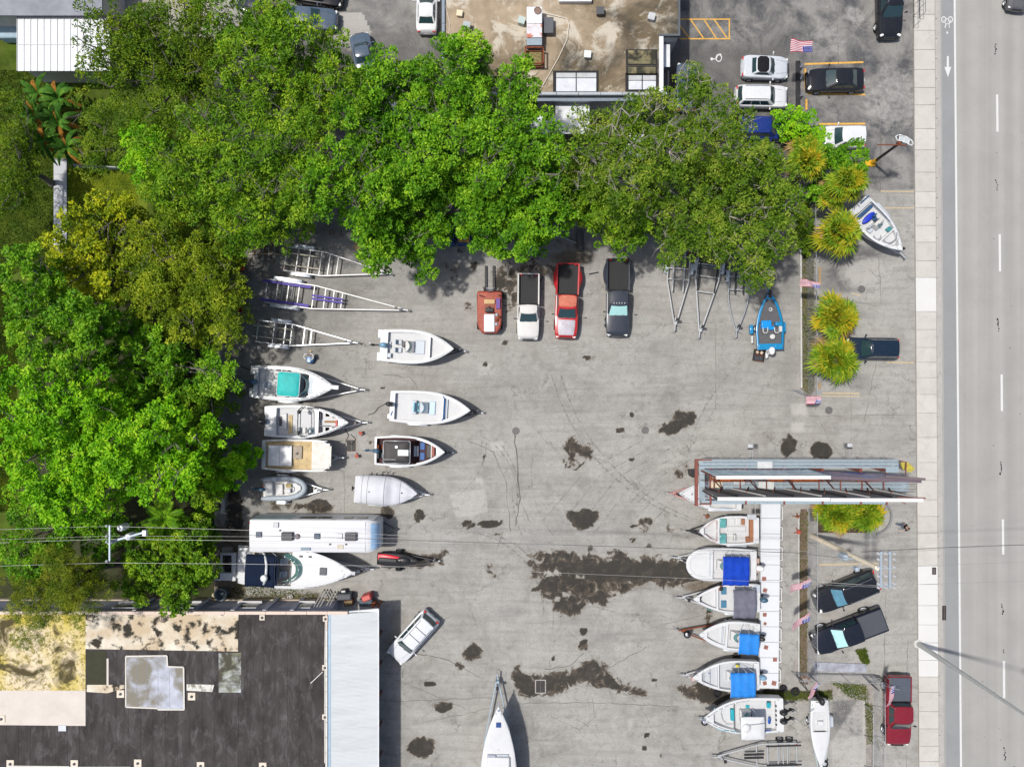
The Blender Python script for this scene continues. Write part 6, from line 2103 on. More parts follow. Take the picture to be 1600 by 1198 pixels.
def inflatable():
 loc,rot,L=place2((408,764),(476,762),1.2)
 t=thing('inflatable_boat','small grey inflatable boat with cream seats on an open trailer, last in the left column','inflatable boat',loc,rot,'boats on trailers in the yard')
 G=mk('hypalon_grey',(.33,.37,.41),.6,var=.06,scale=3,dirt=.3)
 B_=.82; r_=.23
 pts=[(-L/2,-B_),(-L/2+L*.5,-B_)]
 pts=[(-L/2-.02+L*.58*k/5,-B_) for k in range(6)]
 for k in range(1,12):
  a=-PI/2+PI*k/12
  pts.append((L*.08+L*.42*math.cos(a)-r_*.0,B_*math.sin(a)))
 pts+=[(-L/2-.02+L*.58*k/5,B_) for k in range(5,-1,-1)]
 rings=[]
 for i,(x,y) in enumerate(pts):
  a=Vector(pts[max(0,i-1)]); c=Vector(pts[min(len(pts)-1,i+1)])
  d=(c-a).normalized(); n_=Vector((-d.y,d.x))
  rr_=r_*(1 if 1<i<len(pts)-2 else (.55 if i in (0,len(pts)-1) else .95))
  rings.append([(x+n_.x*rr_*math.cos(k*PI/6),y+n_.y*rr_*math.cos(k*PI/6),1.1+rr_*math.sin(k*PI/6)+.12*max(0,x/L)) for k in range(12)])
 MB().rings(rings).build('tube',G,t,smooth='full')
 mb=MB()
 poly=[(x*.93,y*.86) for x,y in pts]
 mb.prism(poly,.80,.98)
 mb.build('floor',mk('rib_floor',(.66,.64,.60),.6,var=.08,dirt=.4),t)
 MB().box(-L/2+.1,L*.44,-.18,.18,.55,.8).build('keel',GEL,t,bevel=.05)
 MB().prism([(L*.10,-.50),(L*.30,-.46),(L*.42,-.15),(L*.42,.15),(L*.30,.46),(L*.10,.50)],.99,1.26).build('bow_locker',CUSH,t,bevel=.05)
 MB().box(-L*.42,-L*.22,-.56,.56,1.0,1.36).build('bench',CUSH,t,bevel=.09,seg=3)
 MB().box(-L*.16,-L*.0,-.52,.40,1.0,1.22).build('seat',CUSH,t,bevel=.07,seg=3)
 MB().box(L*.08,L*.22,.10,.40,1.26,1.44).build('tan_bag',mk('tan_bag',(.38,.30,.14),.8,var=.2),t,bevel=.06)
 MB().box(L*.05,L*.20,-.36,.02,1.26,1.50).build('console',CUSH,t,bevel=.06)
 MB().path([(L*.20,-.34,1.3),(L*.24,-.2,1.5),(L*.24,.1,1.5),(L*.20,.25,1.3)],.03).build('console_rail',BLACK,t)
 bb=Boat.__new__(Boat); bb.t=t; bb.L=L; bb.B=B_; bb.zg=1.15; bb.rise=0
 bb.outboard(0,BLUM,.85,.85,leg=BLUM,x0=-L/2+.1)
 MB().lathe([(.05,0),(.07,.05),(.07,.12)],(-L/2+.25,.28,1.3),8).build('fuel_cap',RED_LENS,t)
inflatable()
trailer((420,763),(514,765),'open galvanised trailer carrying the small grey inflatable',1.9,par=.35,cross=(.1,.35,.62,.75),axles=1,fmid=.22,rails=ALU,bunk_len=.5,crossmat=mk('cream_cross',(.55,.52,.44),.6,var=.1),post=ALU)
# ---- second column ---------------------------------------------------------------
b=Boat((594,539),(709,545),'white centre-console boat with grey seat pads, top of the second column',1.40,zg=1.85,rise=.28,p=2.4,ts=.36,wells=((.10,.66,1.20,.20),(.68,.90,1.50,.26)))
for s0,s1 in ((-.95,-.42),(.42,.95)):
 b.box('swim_platform',-.04,.012,s0,s1,1.50,1.86,GEL,.04)
b.outboard(.0,BLUM2,.95,1.1,leg=BLACK,x0=b.x(.03))
b.console(.40,1.20,.75,.95,m=CUSH)
b.seat(.25,.24,1.2,CUSHG,w=.42); b.seat(.25,-.24,1.2,CUSHG,w=.42)
b.box('black_gear',.295,.35,-.05,.3,1.5,2.05,BLACK,.03)
b.box('stern_cushion',.09,.14,-.2,.25,1.4,1.65,CUSHG,.05)
b.box('stern_cushion',.10,.15,-.72,-.45,1.8,1.86,CUSHG,.03)
b.box('console_seat',.45,.60,-.42,.42,1.20,1.62,CUSHG,.06)
b.line([(.68,.7),(.86,.42),(.90,0),(.86,-.42),(.68,-.7)],SEAM,.01)
trailer((605,541),(728,549),'black trailer under the top boat of the second column',2.2,rails=BLACK,par=.45)
b=Boat((609,634),(735,641),'white centre-console boat with blue canvas ties and a black motor, second in the second column',1.36,zg=1.85,rise=.30,p=2.5,ts=.38,wells=((.06,.66,1.15,.17),(.665,.92,1.55,.24)))
b.outboard(.12,BLACK,.2,1.0,x0=b.x(.02))
b.console(.42,1.15,.75,.95,m=CUSHG,glass=mk('pale_blue_screen',(.30,.50,.60),.2,var=.1))
b.box('leaning_post',.27,.33,-.42,.42,1.15,1.95,CUSHG,.05)
b.box('cooler_seat',.48,.56,-.42,.42,1.15,1.62,mk('pale_blue_cushion',(.42,.54,.62),.5,var=.1),.06)
b.seat(.345,0,1.2,mk('aqua_seat',(.10,.34,.44),.5,var=.15),w=.8)
BTI=mk('blue_rope',(.02,.10,.30),.8)
tube_rail(b.t,'blue_strap',[(b.x(.655),-.98,1.95),(b.x(.675),-.80,2.0),(b.x(.68),0,2.0),(b.x(.675),.85,2.0),(b.x(.655),1.05,1.95)],.055,BTI)
tube_rail(b.t,'blue_strap',[(b.x(.02),-.80,1.9),(b.x(.03),-.55,1.93),(b.x(.05),-.3,1.8),(b.x(.07),0,1.7),(b.x(.06),.3,1.6)],.04,BTI)
b.box('grey_step',.695,.715,-.62,.62,1.6,1.86,CUSHG,.01)
b.box('starboard_box',-.03,.0,-.80,-.50,1.4,1.75,GEL)
trailer((618,636),(755,645),'black trailer under the boat with blue straps',2.2,rails=BLACK,par=.45)
b=Boat((585,704),(695,706),'white boat with a black hardtop and dark red interior, third in the second column',1.26,zg=1.80,rise=.26,p=2.4,ts=.40,wells=((.03,.60,1.05,.13),(.60,.88,1.20,.20)),floor=mk('maroon_floor',(.065,.035,.035),.8,var=.3),liner=mk('maroon_liner',(.14,.035,.035),.7,var=.2))
b.outboard(0,BLUM,.95,.95,leg=BLUM,x0=b.x(.02))
b.ttop(.155,.53,.74,2.75,mk('black_hardtop',(.022,.020,.019),.6,var=.2,scale=2),rim=ALU,round_=.15,zf=1.1)
b.box('white_roof_board',.36,.51,-.22,.18,2.86,2.90,GEL,.01)
b.box('roof_fitting',.32,.36,.26,.44,2.86,2.92,ALU,.02)
MB().path([(b.x(.16),-.60,2.88),(b.x(.33),-.60,2.88),(b.x(.345),-.68,2.88)],.025).build('roof_pole',CHROME,b.t)
b.box('grey_panel',.555,.62,-.35,.35,1.05,1.72,CUSHG,.03)
CO=mk('blue_cushion',(.03,.10,.28),.6,var=.2)
b.box('blue_cushion',.64,.71,.08,.60,1.2,1.55,CO,.05); b.box('blue_cushion',.64,.71,-.60,-.08,1.2,1.55,CO,.05)
b.box('dark_hatch',.735,.79,-.42,.42,1.2,1.60,BLACK,.02)
b.box('bow_seat',.81,.85,-.36,.36,1.25,1.64,mk('mottled_red',(.26,.09,.07),.7,var=.5,scale=8),.03)
b.seat(.10,.2,1.05,RUST); b.seat(.10,-.3,1.05,DARKG)
b.box('bow_step',.795,.81,-.45,.45,1.5,1.62,CUSH,.01)
trailer((595,704),(709,707),'black trailer under the boat with the black hardtop',2.1,rails=BLACK,par=.45)
b=Boat((554,764),(652,771),'boat wrapped in a white cover with thin seams, last in the second column',1.20,zg=1.6,rise=.1,p=2.3,ts=.42,wells=(),hull=mk('cover_skirt',(.60,.60,.60),.7))
CV=mk('white_cover',(.52,.53,.56),.7,var=.04,scale=2.5,bump=.3,bscale=5)
mb=MB(); nx,ny=34,13
gr=[]
for i in range(nx):
 u=i/(nx-1)
 row=[]
 for j in range(ny):
  v=-1+2*j/(ny-1)
  hb=b.hb(u)*1.02+.02
  if u<.06:hb *= .94+u
  ridge=interp(u,[0,.08,.30,.48,.60,.80,1],[.05,.32,.55,.60,.30,.20,.02])
  z=b.sheer(u)+ridge*(1-abs(v)**2.4)+.02*math.sin(v*9+u*14)*(u>.5)+.015*math.sin(u*40)
  row.append((b.x(u),v*hb,z))
 row.insert(0,(row[0][0],row[0][1]-.01,row[0][2]-.45)); row.append((row[-1][0],row[-1][1]+.01,row[-1][2]-.45))
 gr.append(row)
for i in range(nx-1):
 for j in range(ny+1):
  mb.quad(gr[i][j],gr[i+1][j],gr[i+1][j+1],gr[i][j+1])
cvr=mb.build('cover',CV,b.t,smooth='full')
for u in (.13,.24,.49,.74):
 i=int(u*(nx-1))
 MB().path([(p[0],p[1],p[2]+.012) for p in gr[i]],.012,4).build('cover_seam',DARKG,cvr)
for u,s in ((.25,-.05),(.76,.0)):
 MB().ell((b.x(u),s,b.sheer(u)+interp(u,[0,.3,.76],[.3,.55,.24])+.02),(.06,.06,.04),8,5).build('vent_knob',BLACK,cvr)
MB().path([(b.x(-.01),0,1.2),(b.x(-.05),.05,1.3)],.09).path([(b.x(-.05),-.2,1.25),(b.x(-.05),.2,1.35)],.05).build('propeller',BLACK,b.t)
for u in (.25,.33,.42):
 MB().path([(b.x(u),1.18,1.5),(b.x(u),1.45,1.5),(b.x(u+.02),1.5,1.75)],.04).build('side_bracket',BLACK,b.t)
trailer((562,764),(672,773),'thin trailer under the white covered boat',1.9,par=.5,rails=ALU)
# ---- cabin cruiser near the warehouse --------------------------------------------
b=Boat((372,884),(554,894),'large white cabin cruiser with a black canopy, beside the caravan',1.66,zg=2.35,rise=.35,p=2.3,ts=.38,stern=.86,name='cabin_cruiser',wells=((.10,.46,1.55,.20),),group=None,floor=mk('beige_sole',(.35,.32,.28),.8,var=.2))
b.box('swim_platform',-.06,.04,-.84,.84,1.05,1.20,GEL,.04)
b.box('transom_seat',.03,.11,-.80,.80,1.55,2.42,GEL,.12,seg=3)
b.box('locker',.09,.20,.45,.82,1.55,2.45,GEL,.10,seg=3)
b.box('tan_seat',.12,.17,.52,.72,2.44,2.50,mk('tan_seat',(.45,.38,.28),.8,var=.2),.02)
b.bimini(.10,.35,.80,3.35,NAVY,off=-.06,hoops=(0,1))
b.screen(.42,.56,.80,2.42,2.95,mk('green_windscreen',(.16,.34,.30),.12,var=.1),CHROME)
b.screen(.40,.53,.70,2.44,2.70,mk('green_windscreen',(.16,.34,.30),.12,var=.1),CHROME)
b.seat(.39,-.35,1.6,CUSHG); b.seat(.39,.3,1.6,CUSHG)
b.box('dash',.44,.48,-.7,.1,1.6,2.4,DARKG,.04)
mb=MB()
for dx in (0,):
 mb.path([(b.x(.20),1.35,2.4),(b.x(.26),1.10,3.30),(b.x(.285),.5,3.62),(b.x(.285),-.5,3.62),(b.x(.26),-1.10,3.30),(b.x(.20),-1.35,2.4)],.11,8)
mb.build('radar_arch',GEL,b.t,smooth='full')
MB().lathe([(0,0),(.27,0),(.29,.1),(.22,.2),(0,.24)],(b.x(.275),-.5,3.72),20).build('radar_dome',GEL,b.t,smooth=True)
MB().box(b.x(.33)-.5,b.x(.33)+.4,-1.2,1.15,3.28,3.30).build('canopy_frame',NAVY,b.t)
b.hatch(.735,-.0,.62,.56,DARKG,'deck_hatch',z=2.66,h=.05)
for u in (.52,.60):
 b.box('deck_hatch',u,u+.03,.62,.72,2.52,2.55,DARKG,.01)
mb=MB()
b.bow_rail(.58,.99,.35)
for u,s in ((.89,.1),(.91,-.08),(.94,.06),(.90,-.2)):
 b.box('deck_fitting',u,u+.012,s-.03,s+.03,2.66,2.74,CHROME,.01)
MB().box(b.x(.975),b.x(1.01),-.14,.14,2.66,2.74).path([(b.x(.99),0,2.7),(b.x(1.03),0,2.4),(b.x(1.02),.14,2.3)],.03).build('anchor_roller',CHROME,b.t)
trailer((390,886),(585,889),'heavy trailer under the cabin cruiser',2.5,zf=.7,par=.4,group=None)
def stern_frame():
 c=W(351,885,1.3)
 t=thing('boat_stern_section','bare white boat stern frame with dark openings, left of the cabin cruiser','boat part',(c.x,c.y,0),0)
 MB().box(.55,.95,-1.25,1.15,.9,1.3).build('deck_bar',GEL,t,bevel=.10,seg=3)
 MB().box(-.35,.55,.95,1.12,.9,1.25).box(-.42,-.30,-.30,1.12,.9,1.22).build('frame',GEL,t,bevel=.05)
 MB().box(-.95,.55,-1.22,-.55,.9,1.2).build('seat_moulding',mk('grey_moulding',(.60,.61,.62),.5,var=.1),t,bevel=.07,seg=3)
 MB().box(-.85,-.45,-1.05,-.25,1.2,1.26).build('cut_out',BLACK,t,bevel=.02)
 MB().prism([(-1.05,-.55),(-.2,-.50),(-.35,-.1),(-.7,.15),(-1.0,.1)],.8,1.1).build('moulded_step',GEL,t,bevel=.04)
 MB().box(-.28,.54,-.5,.94,.55,.60).build('dark_well',BLACK,t)
 for x in (-.8,.7):
  for y in (-1,.9):
   MB().box(x-.08,x+.08,y-.08,y+.08,0,.9).build('prop_post',WOOD,t)
stern_frame()
def jetski():
 loc,rot,L=place2((589,873),(655,877),.95)
 t=thing('jet_ski','red and black jet ski behind the caravan','jet ski',loc,rot)
 mb=MB(); rings=[]
 for u in np.linspace(0,1,12):
  w=.58*(1-max(0,(u-.35)/.65)**2.1)*(.86+.14*min(1,u/.2))+.02
  x=(u-.5)*L
  rings.append([(x,-w*.8,.45+.25*u**2),(x,-w,.75),(x,-w*.8,.88),(x,0,.90),(x,w*.8,.88),(x,w,.75),(x,w*.8,.45+.25*u**2)])
 mb.rings(rings)
 mb.build('hull',BLACK,t,smooth='full')
 mb=MB(); rings=[]
 for u,w,z in ((.02,.50,.90),(.3,.44,.96),(.55,.30,1.0),(.78,.05,.98)):
  x=(u-.5)*L
  rings.append([(x,-w*.2-.0,z-.06),(x,-w*.15,z+.02),(x,w*.7,z+.02),(x,w*.95,z-.06)])
 mb.rings(rings)
 mb.build('red_panel',mk('ski_red',(.65,.01,.03),.3,var=.05),t,bevel=.02)
 MB().box(-L*.46,-L*.02,-.18,.16,.95,1.14).build('seat',BLACK,t,bevel=.07,seg=3)
 MB().ell((L*.12,0,.98),(.6,.30,.16),14,8).build('front_cowl',mk('ski_black',(.02,.02,.022),.3),t,smooth='full')
 MB().path([(L*.03,-.34,1.2),(L*.06,0,1.16),(L*.03,.34,1.2)],.025).build('handlebar',BLACK,t)
jetski()
trailer((596,874),(688,876),'small dark trailer under the jet ski',1.2,zf=.4,axles=1,fmid=.3,rails=BLACK,fender=None,group=None,par=.3)
# ---- blue bass boat -----------------------------------------------------------------
BB=mk('bass_blue',(.006,.20,.42),.3,var=.06,coat=.4)
CARP=mk('grey_carpet',(.10,.10,.105),.95,var=.15,scale=4,bump=.3)
b=Boat((1204,546),(1202,455),'turquoise blue bass boat with grey carpet and a white motor',1.17,zg=1.2,rise=.10,p=2.0,q=1.15,ts=.30,stern=.93,name='bass_boat',hull=BB,deck=BB,floor=CARP,liner=BB,wells=((.10,.46,.85,.15),(.46,.86,1.1,.20)),group=None,rub=BLACK)
WM=mk('motor_white',(.74,.74,.74),.3)
b.outboard(.03,WM,.25,1.15,leg=WM)
b.box('console',.40,.47,-.92+.1,-.35,.85,1.45,BB,.04)
b.box('console',.36,.50,-.1,.62,.85,1.30,mk('bass_blue_console',(.008,.24,.62),.3,var=.06),.05)
b.box('console',.34,.40,-.3,.1,.85,1.25,mk('bass_blue_console',(.008,.24,.62),.3,var=.06),.04)
for s in (-.46,.38):
 MB().path([(b.x(.38),s*b.B-.2,1.35),(b.x(.30),s*b.B-.2,1.35),(b.x(.275),s*b.B,1.35),(b.x(.30),s*b.B+.2,1.35),(b.x(.38),s*b.B+.2,1.35)],.045).build('seat_rim',CUSH,b.t,smooth='full')
 b.box('seat',.285,.36,s-.16,s+.16,.95,1.25,CARP,.04)
b.box('white_locker',.30,.40,-.86,-.62,1.18,1.30,CUSH,.03)
b.disc('folding_seat',.22,-.15,.22,1.2,1.32,CUSH)
b.disc('bow_seat_base',.69,-.10,.17,1.1,1.16,CUSH)
b.disc('seat_hole',.69,-.06,.09,1.165,1.175,CARP)
b.box('stern_hatch',.02,.09,.40,.84,1.24,1.27,BB,.02); b.box('stern_hatch',.02,.09,-.84,-.35,1.24,1.27,BB,.02)
MB().box(b.x(.88),b.x(1.0),-.12,.12,1.35,1.50).path([(b.x(.98),0,1.5),(b.x(1.06),0,1.45)],.05).path([(b.x(.86),.5,1.40),(b.x(.97),.12,1.46)],.02).build('trolling_motor',BLACK,b.t)
b.box('side_step',.28,.44,1.05,1.30,.35,.75,BB,.06)
b.box('side_step',.12,.25,1.04,1.18,.45,.60,CUSH,.03)
trailer((1204,540),(1200,448),'blue trailer under the turquoise bass boat',1.9,zf=.45,axles=1,rails=BB,fender=BB,group=None,par=.5,fmid=.3)
# ---- diagonal boat beside the palms ---------------------------------------------------
b=Boat((1340,318),(1408,392),'white boat with a blue seat lying diagonally by the palms and pavement',1.25,zg=1.75,rise=.30,p=2.5,ts=.30,wells=((.12,.66,1.1,.17),(.68,.90,1.35,.26)),group=None)
b.box('aft_bench',.02,.10,-.85,.80,1.78,1.86,DECKW,.03)
BN=mk('navy_stripe',(.02,.07,.16),.5,var=.2)
b.box('navy_bar',.02,.04,.1,.9,1.86,1.94,BN,.02)
b.box('navy_bench',.155,.20,-.55,.72,1.1,1.75,BN,.03)
MB().ell((b.x(.285),-.05,1.68),(.26,.70,.14),16,8).build('blue_seat',mk('royal_seat',(.01,.035,.42),.5,var=.15),b.t,smooth='full')
b.line([(.14,.75),(.45,.80),(.66,.78)],BN,.03,'blue_coaming',z=1.83)
b.console(.45,1.1,.62,.8,s=.1)
b.seat(.36,.28,1.1,BN,w=.4)
b.box('green_console',.60,.66,.32,.62,1.3,1.75,mk('teal_gauge',(.04,.22,.24),.4,var=.3),.03)
b.seat(.44,-.48,1.1,CUSHG,w=.42)
NZ=mk('coaming_grey',(.24,.26,.29),.5)
MB().path([(b.x(.72)+.45*math.cos(a) ,.08+.62*math.sin(a),1.96) for a in np.linspace(-1.9,1.4,12)],.045).build('bow_coaming',NZ,b.t,smooth='full')
MB().path([(b.x(.70)+.85*math.cos(a) ,.0+.85*math.sin(a),1.97) for a in np.linspace(-1.1,1.0,10)],.02).build('bow_coaming',NZ,b.t,smooth='full')
MB().path([(b.x(.58)+.3*math.cos(a) ,-.62+.28*math.sin(a),1.84) for a in np.linspace(-2.4,1.0,9)],.04).build('seat_curl',NZ,b.t,smooth='full')
trailer((1344,324),(1415,404),'trailer under the diagonal boat by the palms',2.1,par=.45,group=None)
# ---- right-hand column, bows to the west ---------------------------------------------
b=Boat((1160,776),(1060,770),'white cuddy boat with its stern under the advertising structure',1.28,zg=1.85,rise=.3,p=2.1,ts=.30,wells=((.08,.50,1.15,.18),),group='boats on trailers in the yard')
b.disc('deck_hatch',.80,.0,.10,2.1,2.14,ALUD)
b.box('side_pad',.15,.35,.80,.92,1.88,1.94,CUSHG,.03)
b.console(.42,1.15,.7,.8)
b.bow_rail(.6,.97,.2)
b.outboard(0,BLACK,.3,.9)
trailer((1152,774),(1041,770),'pinkish trailer under the cuddy boat by the advertising structure',2.1,par=.45,rails=mk('pink_primer',(.42,.20,.18),.7,var=.2))
TEALG=mk('teal_windscreen',(.10,.30,.29),.15,var=.2)
BRN=mk('brown_sunpad',(.28,.12,.055),.7,var=.15,scale=4)
b=Boat((1186,829),(1092,829),'open white boat with teal windscreens and a brown stern pad',1.22,zg=1.75,rise=.2,p=2.4,q=1.15,ts=.42,stern=.86,wells=((.09,.66,1.05,.16),(.70,.92,1.25,.20)))
b.box('swim_platform',-.03,.05,-.80,.80,1.3,1.5,GEL,.04)
b.box('sunpad',.07,.145,-.80,.82,1.05,1.72,BRN,.06,seg=3)
b.box('sunpad_wing',.145,.20,.45,.80,1.05,1.70,BRN,.04)
b.box('striped_seat',.22,.27,-.78,-.35,1.1,1.6,BRN,.04)
b.bench(.28,.36,-.80,-.30,1.05,CUSH); b.bench(.38,.46,-.80,-.30,1.05,CUSH); b.bench(.40,.55,.25,.75,1.05,CUSH,.4,back=.40)
b.bench(.20,.50,-.25,.1,1.05,CUSH,.5)
b.box('teal_screen',.55,.66,.22,.86,1.5,1.92,TEALG,.05); b.box('teal_screen',.55,.66,-.86,-.22,1.5,1.92,TEALG,.05)
PK=mk('rose_piping',(.40,.20,.17),.6)
for s in (-1,1):
 b.line([(.705,s*.12),(.705,s*.70),(.75,s*.74),(.90,s*.22)],PK,.03,'bow_piping',z=1.92)
trailer((1180,829),(1068,829),'black trailer under the boat with teal windscreens',2.1,par=.45,rails=BLACK)
b=Boat((1182,883),(1072,881),'round-bowed white boat with a royal blue bimini canopy',1.36,zg=1.75,rise=.1,p=2.8,q=2.0,ts=.62,stern=.90,wells=((.10,.62,1.15,.15),))
b.bimini(.175,.54,.88,2.95,BLUEC,off=-.12+.35,hoops=(0,.33,.66,1))
b.outboard(.1,WM,.2,1.15)
b.box('tan_step',-.07,.0,-.35,-.72 if False else .55,1.2,1.3,mk('pink_step',(.45,.32,.26),.8,var=.1),.02)
b.line([(.72,-.72),(.86,-.62),(.94,-.25),(.94,.3),(.86,.66),(.72,.76)],SEAM,.015)
b.box('deck_step',.66,.675,-.85,.72,1.80,1.88,CUSHG,.01)
b.bench(.12,.20,-.6,.6,1.15,CUSH)
b.console(.50,1.15,.7,.8)
b.line([(.62,-.86),(.66,-.6),(.68,-.5)],ALUD,.025,'grab_rail',z=1.9)
b.line([(.61,.5),(.64,.72)],ALUD,.02,'grab_rail',z=1.9)
trailer((1176,883),(1049,870),'galvanised trailer under the boat with the royal blue canopy',2.1,par=.5)
b=Boat((1188,935),(1082,935),'white bowrider with a grey bimini canopy and dark blue motor',1.26,zg=1.7,rise=.24,p=2.1,ts=.34,wells=((.12,.62,1.05,.15),(.65,.90,1.2,.18)),group='boats on trailers in the yard')
b.bimini(.13,.455,.94,2.75,GREYC,off=.16,hoops=(0,.5,1))
b.outboard(0,BLUM,.1,1.1)
b.box('swim_platform',.0,.10,.40,.9,1.72,1.76,GEL,.02); b.box('swim_platform',.0,.10,-.9,-.40,1.72,1.76,CUSHG,.02)
b.bench(.48,.56,.2,.7,1.05,mk('blue_bench',(.05,.16,.26),.6,var=.1)); b.bench(.48,.56,-.7,-.2,1.05,mk('blue_bench',(.05,.16,.26),.6,var=.1))
b.box('dark_screen',.56,.60,-.95,-.55,1.5,1.9,BLACK,.02)
b.line([(.56,-.9),(.60,-.85),(.62,-.5)],mk('brown_frame',(.25,.10,.05),.5),.03,'screen_frame',z=1.9)
b.line([(.88,-.12),(.90,.1),(.88,.2)],BLACK,.06,'bow_locker',z=1.88); b.line([(.79,-.52),(.82,-.42)],BLACK,.05,'side_cushion',z=1.82)
b.line([(.70,.80),(.80,.64)],mk('green_tinge',(.10,.26,.22),.4),.045,'side_window',z=1.84)
trailer((1180,935),(1056,933),'galvanised trailer under the bowrider with the grey canopy',2.1,par=.42)
b=Boat((1187,996),(1091,990),'white console boat with a bright blue canopy and a spare wheel at its bow',1.22,zg=1.7,rise=.26,p=2.2,ts=.36,wells=((.10,.52,1.1,.18),(.56,.86,1.42,.30)))
b.bimini(.08,.40,.70,2.75,BLUEL,off=.28,hoops=(0,.5,1))
b.outboard(.0,BLACK,.3,.9)
b.console(.40,1.1,.7,.8)
b.box('bow_step',.595,.61,-.56,.56,1.5,1.75,CUSHG,.01)
trailer((1180,996),(1056,984),'rusty trailer with a spare wheel under the boat with the bright blue canopy',2.0,par=.42,spare=.86,rails=RUST)
b=Boat((1187,1056),(1081,1057),'white open boat with a bright blue canopy, nearest the end of the white gangway',1.28,zg=1.7,rise=.26,p=2.1,ts=.36,wells=((.08,.60,1.05,.14),(.62,.86,1.36,.20)),floor=DECKG)
b.bimini(.13,.49,.80,2.8,BLUEL,off=.32,hoops=(0,.33,.66,1))
b.outboard(.0,BLUM2,.1,1.0,leg=BLACK)
b.box('yellow_bag',.30,.35,-.78,-.60,1.7,1.84,mk('yellow_bag',(.55,.50,.06),.6,var=.3,scale=10),.03)
b.disc('folding_seat',.70,-.10,.36,1.4,1.48,CUSHG)
b.box('blue_cup',.72,.74,-.20,-.12,1.48,1.6,BLUEC,.02)
b.line([(.84,-.5),(.84,.5)],SEAM,.02); b.line([(.74,-.78),(.74,.8)],SEAM,.02,z=1.86)
b.box('stern_box',.01,.08,-.85,-.35,1.72,1.78,GEL,.02); b.box('stern_box',.01,.10,.35,.85,1.68,1.74,CUSHG,.02)
b.console(.42,1.05,.7,.8)
trailer((1180,1056),(1062,1054),'galvanised trailer with a pink bow stop under the second bright blue canopy',2.0,par=.42,post=mk('pink_plastic',(.55,.33,.32),.6))
b=Boat((1225,1118),(1096,1121),'large white console boat with twin black motors and a white hardtop',1.50,zg=2.0,rise=.42,p=2.3,ts=.38,stern=.92,wells=((.09,.60,1.3,.18),(.60,.86,1.62,.30)))
b.ttop(.30,.58,.62,3.25,GEL,round_=.12,off=.38,rim=ALUD,zf=1.3)
MB().lathe([(0,0),(.33,0),(.35,.1),(.26,.2),(0,.24)],(b.x(.52),.30,3.36),22).build('radar_dome',GEL,b.t,smooth=True)
b.line([(.30,-.05),(.48,.02)],CHROME,.03,'antenna',z=3.42)
b.outboard(-.22,BLACK,.9,1.0); b.outboard(.26,BLACK,.9,1.0)
AQ=mk('aqua_cushion',(.01,.30,.36),.5,var=.1)
b.box('aqua_cushion',.60,.64,-.42,.22,1.8,2.12,AQ,.05); b.box('aqua_cushion',.395,.44,-.52,-.36,1.6,1.75,AQ,.04); b.box('aqua_cushion',.155,.20,-.74,-.45,1.9,2.12,AQ,.04)
MB().ell((b.x(.175),.42,2.05),(.14,.28,.06),14,6).build('blue_lid',mk('navy_lid',(.01,.07,.30),.4),b.t,smooth='full')
b.line([(.16,.80),(.24,.80)],mk('navy_lid',(.01,.07,.30),.4),.05,'blue_coaming',z=2.12)
b.line([(.58,.78),(.78,.66),(.86,.42),(.87,-.3),(.84,-.58)],mk('aqua_piping',(.20,.42,.50),.5),.035,'bow_coaming',z=2.26)
b.line([(.62,.45),(.70,.42),(.74,.2),(.76,-.2),(.74,-.4)],SEAM,.025,z=2.05)
b.console(.46,1.3,.9,1.0)
for k in range(5):
 b.box('rod_holder',.085,.10,-.60+k*.26,-.50+k*.26,2.0,2.12,BLACK,.01)
b.bow_rail(.40,.97,.12,inset=.16)
b.box('bow_roller',.96,1.02,-.08,.08,2.42,2.50,CHROME,.02)
trailer((1215,1118),(1090,1122),'galvanised trailer under the twin-engined boat',2.3,par=.45,spare=.92)
b=Boat((1281,1094),(1283,1200),'narrow white skiff pointing south beside the gravel patch',.82,zg=1.15,rise=.12,p=1.9,ts=.38,stern=.86,wells=((.16,.46,.9,.17),),name='skiff',cat='skiff',group=None)
b.outboard(0,BLACK,.3,1.1)
b.box('poling_platform',.01,.12,-.5,.5,1.35,1.42,GEL,.03)
b.line([(.10,-.75),(.13,-1.25)],CHROME,.03,'pole',z=1.5)
b.box('console',.30,.36,-.28,.28,.9,1.30,GEL,.03)
b.box('dark_slot',.455,.475,-.55,.55,1.0,1.20,DARKG,.01)
b.hatch(.60,0,.62,.75,GEL,z=1.215,h=.02); b.hatch(.70,0,.05,.05,DARKG)
trailer((1280,1100),(1284,1230),'pale green-grey trailer under the narrow skiff',1.45,zf=.45,axles=1,group=None,rails=mk('trailer_sage',(.36,.43,.41),.5,var=.1),par=.4,fmid=.2,spare=.70)
b=Boat((779,1275),(779,1100),'large white cruiser, only its bow showing at the bottom of the picture',1.50,zg=2.55,rise=.42,p=2.1,ts=.30,wells=((.05,.28,1.9,.2),),name='cabin_cruiser',group=None)
b.hatch(.83,0,.40,.42,mk('hatch_deep_blue',(.03,.07,.20),.3,var=.1),'deck_hatch',z=2.92)
b.box('coachroof',.30,.54,-.62,.62,2.6,2.95,GEL,.12,seg=3)
b.box('cabin_window',.545,.56,-.55,.10,2.65,2.85,CUSHG,.02)
b.box('cabin_pane',.48,.56,.15,.62,2.72,2.90,mk('grey_pane',(.34,.36,.42),.4,var=.3),.04)
b.line([(.30,-.85),(.6,-.82),(.8,-.58),(.92,-.24)],SEAM,.012,z=2.96)
b.disc('roof_light',.60,.0,.05,2.74,2.76,SEAM)
b.bow_rail(.7,.985,.0001)
MB().beam((b.x(.98),0,2.95),(b.x(1.03),0,2.92),.10,.06).box(b.x(.955),b.x(.97),-.08,.08,2.99,3.06).build('anchor_roller',CHROME,b.t)
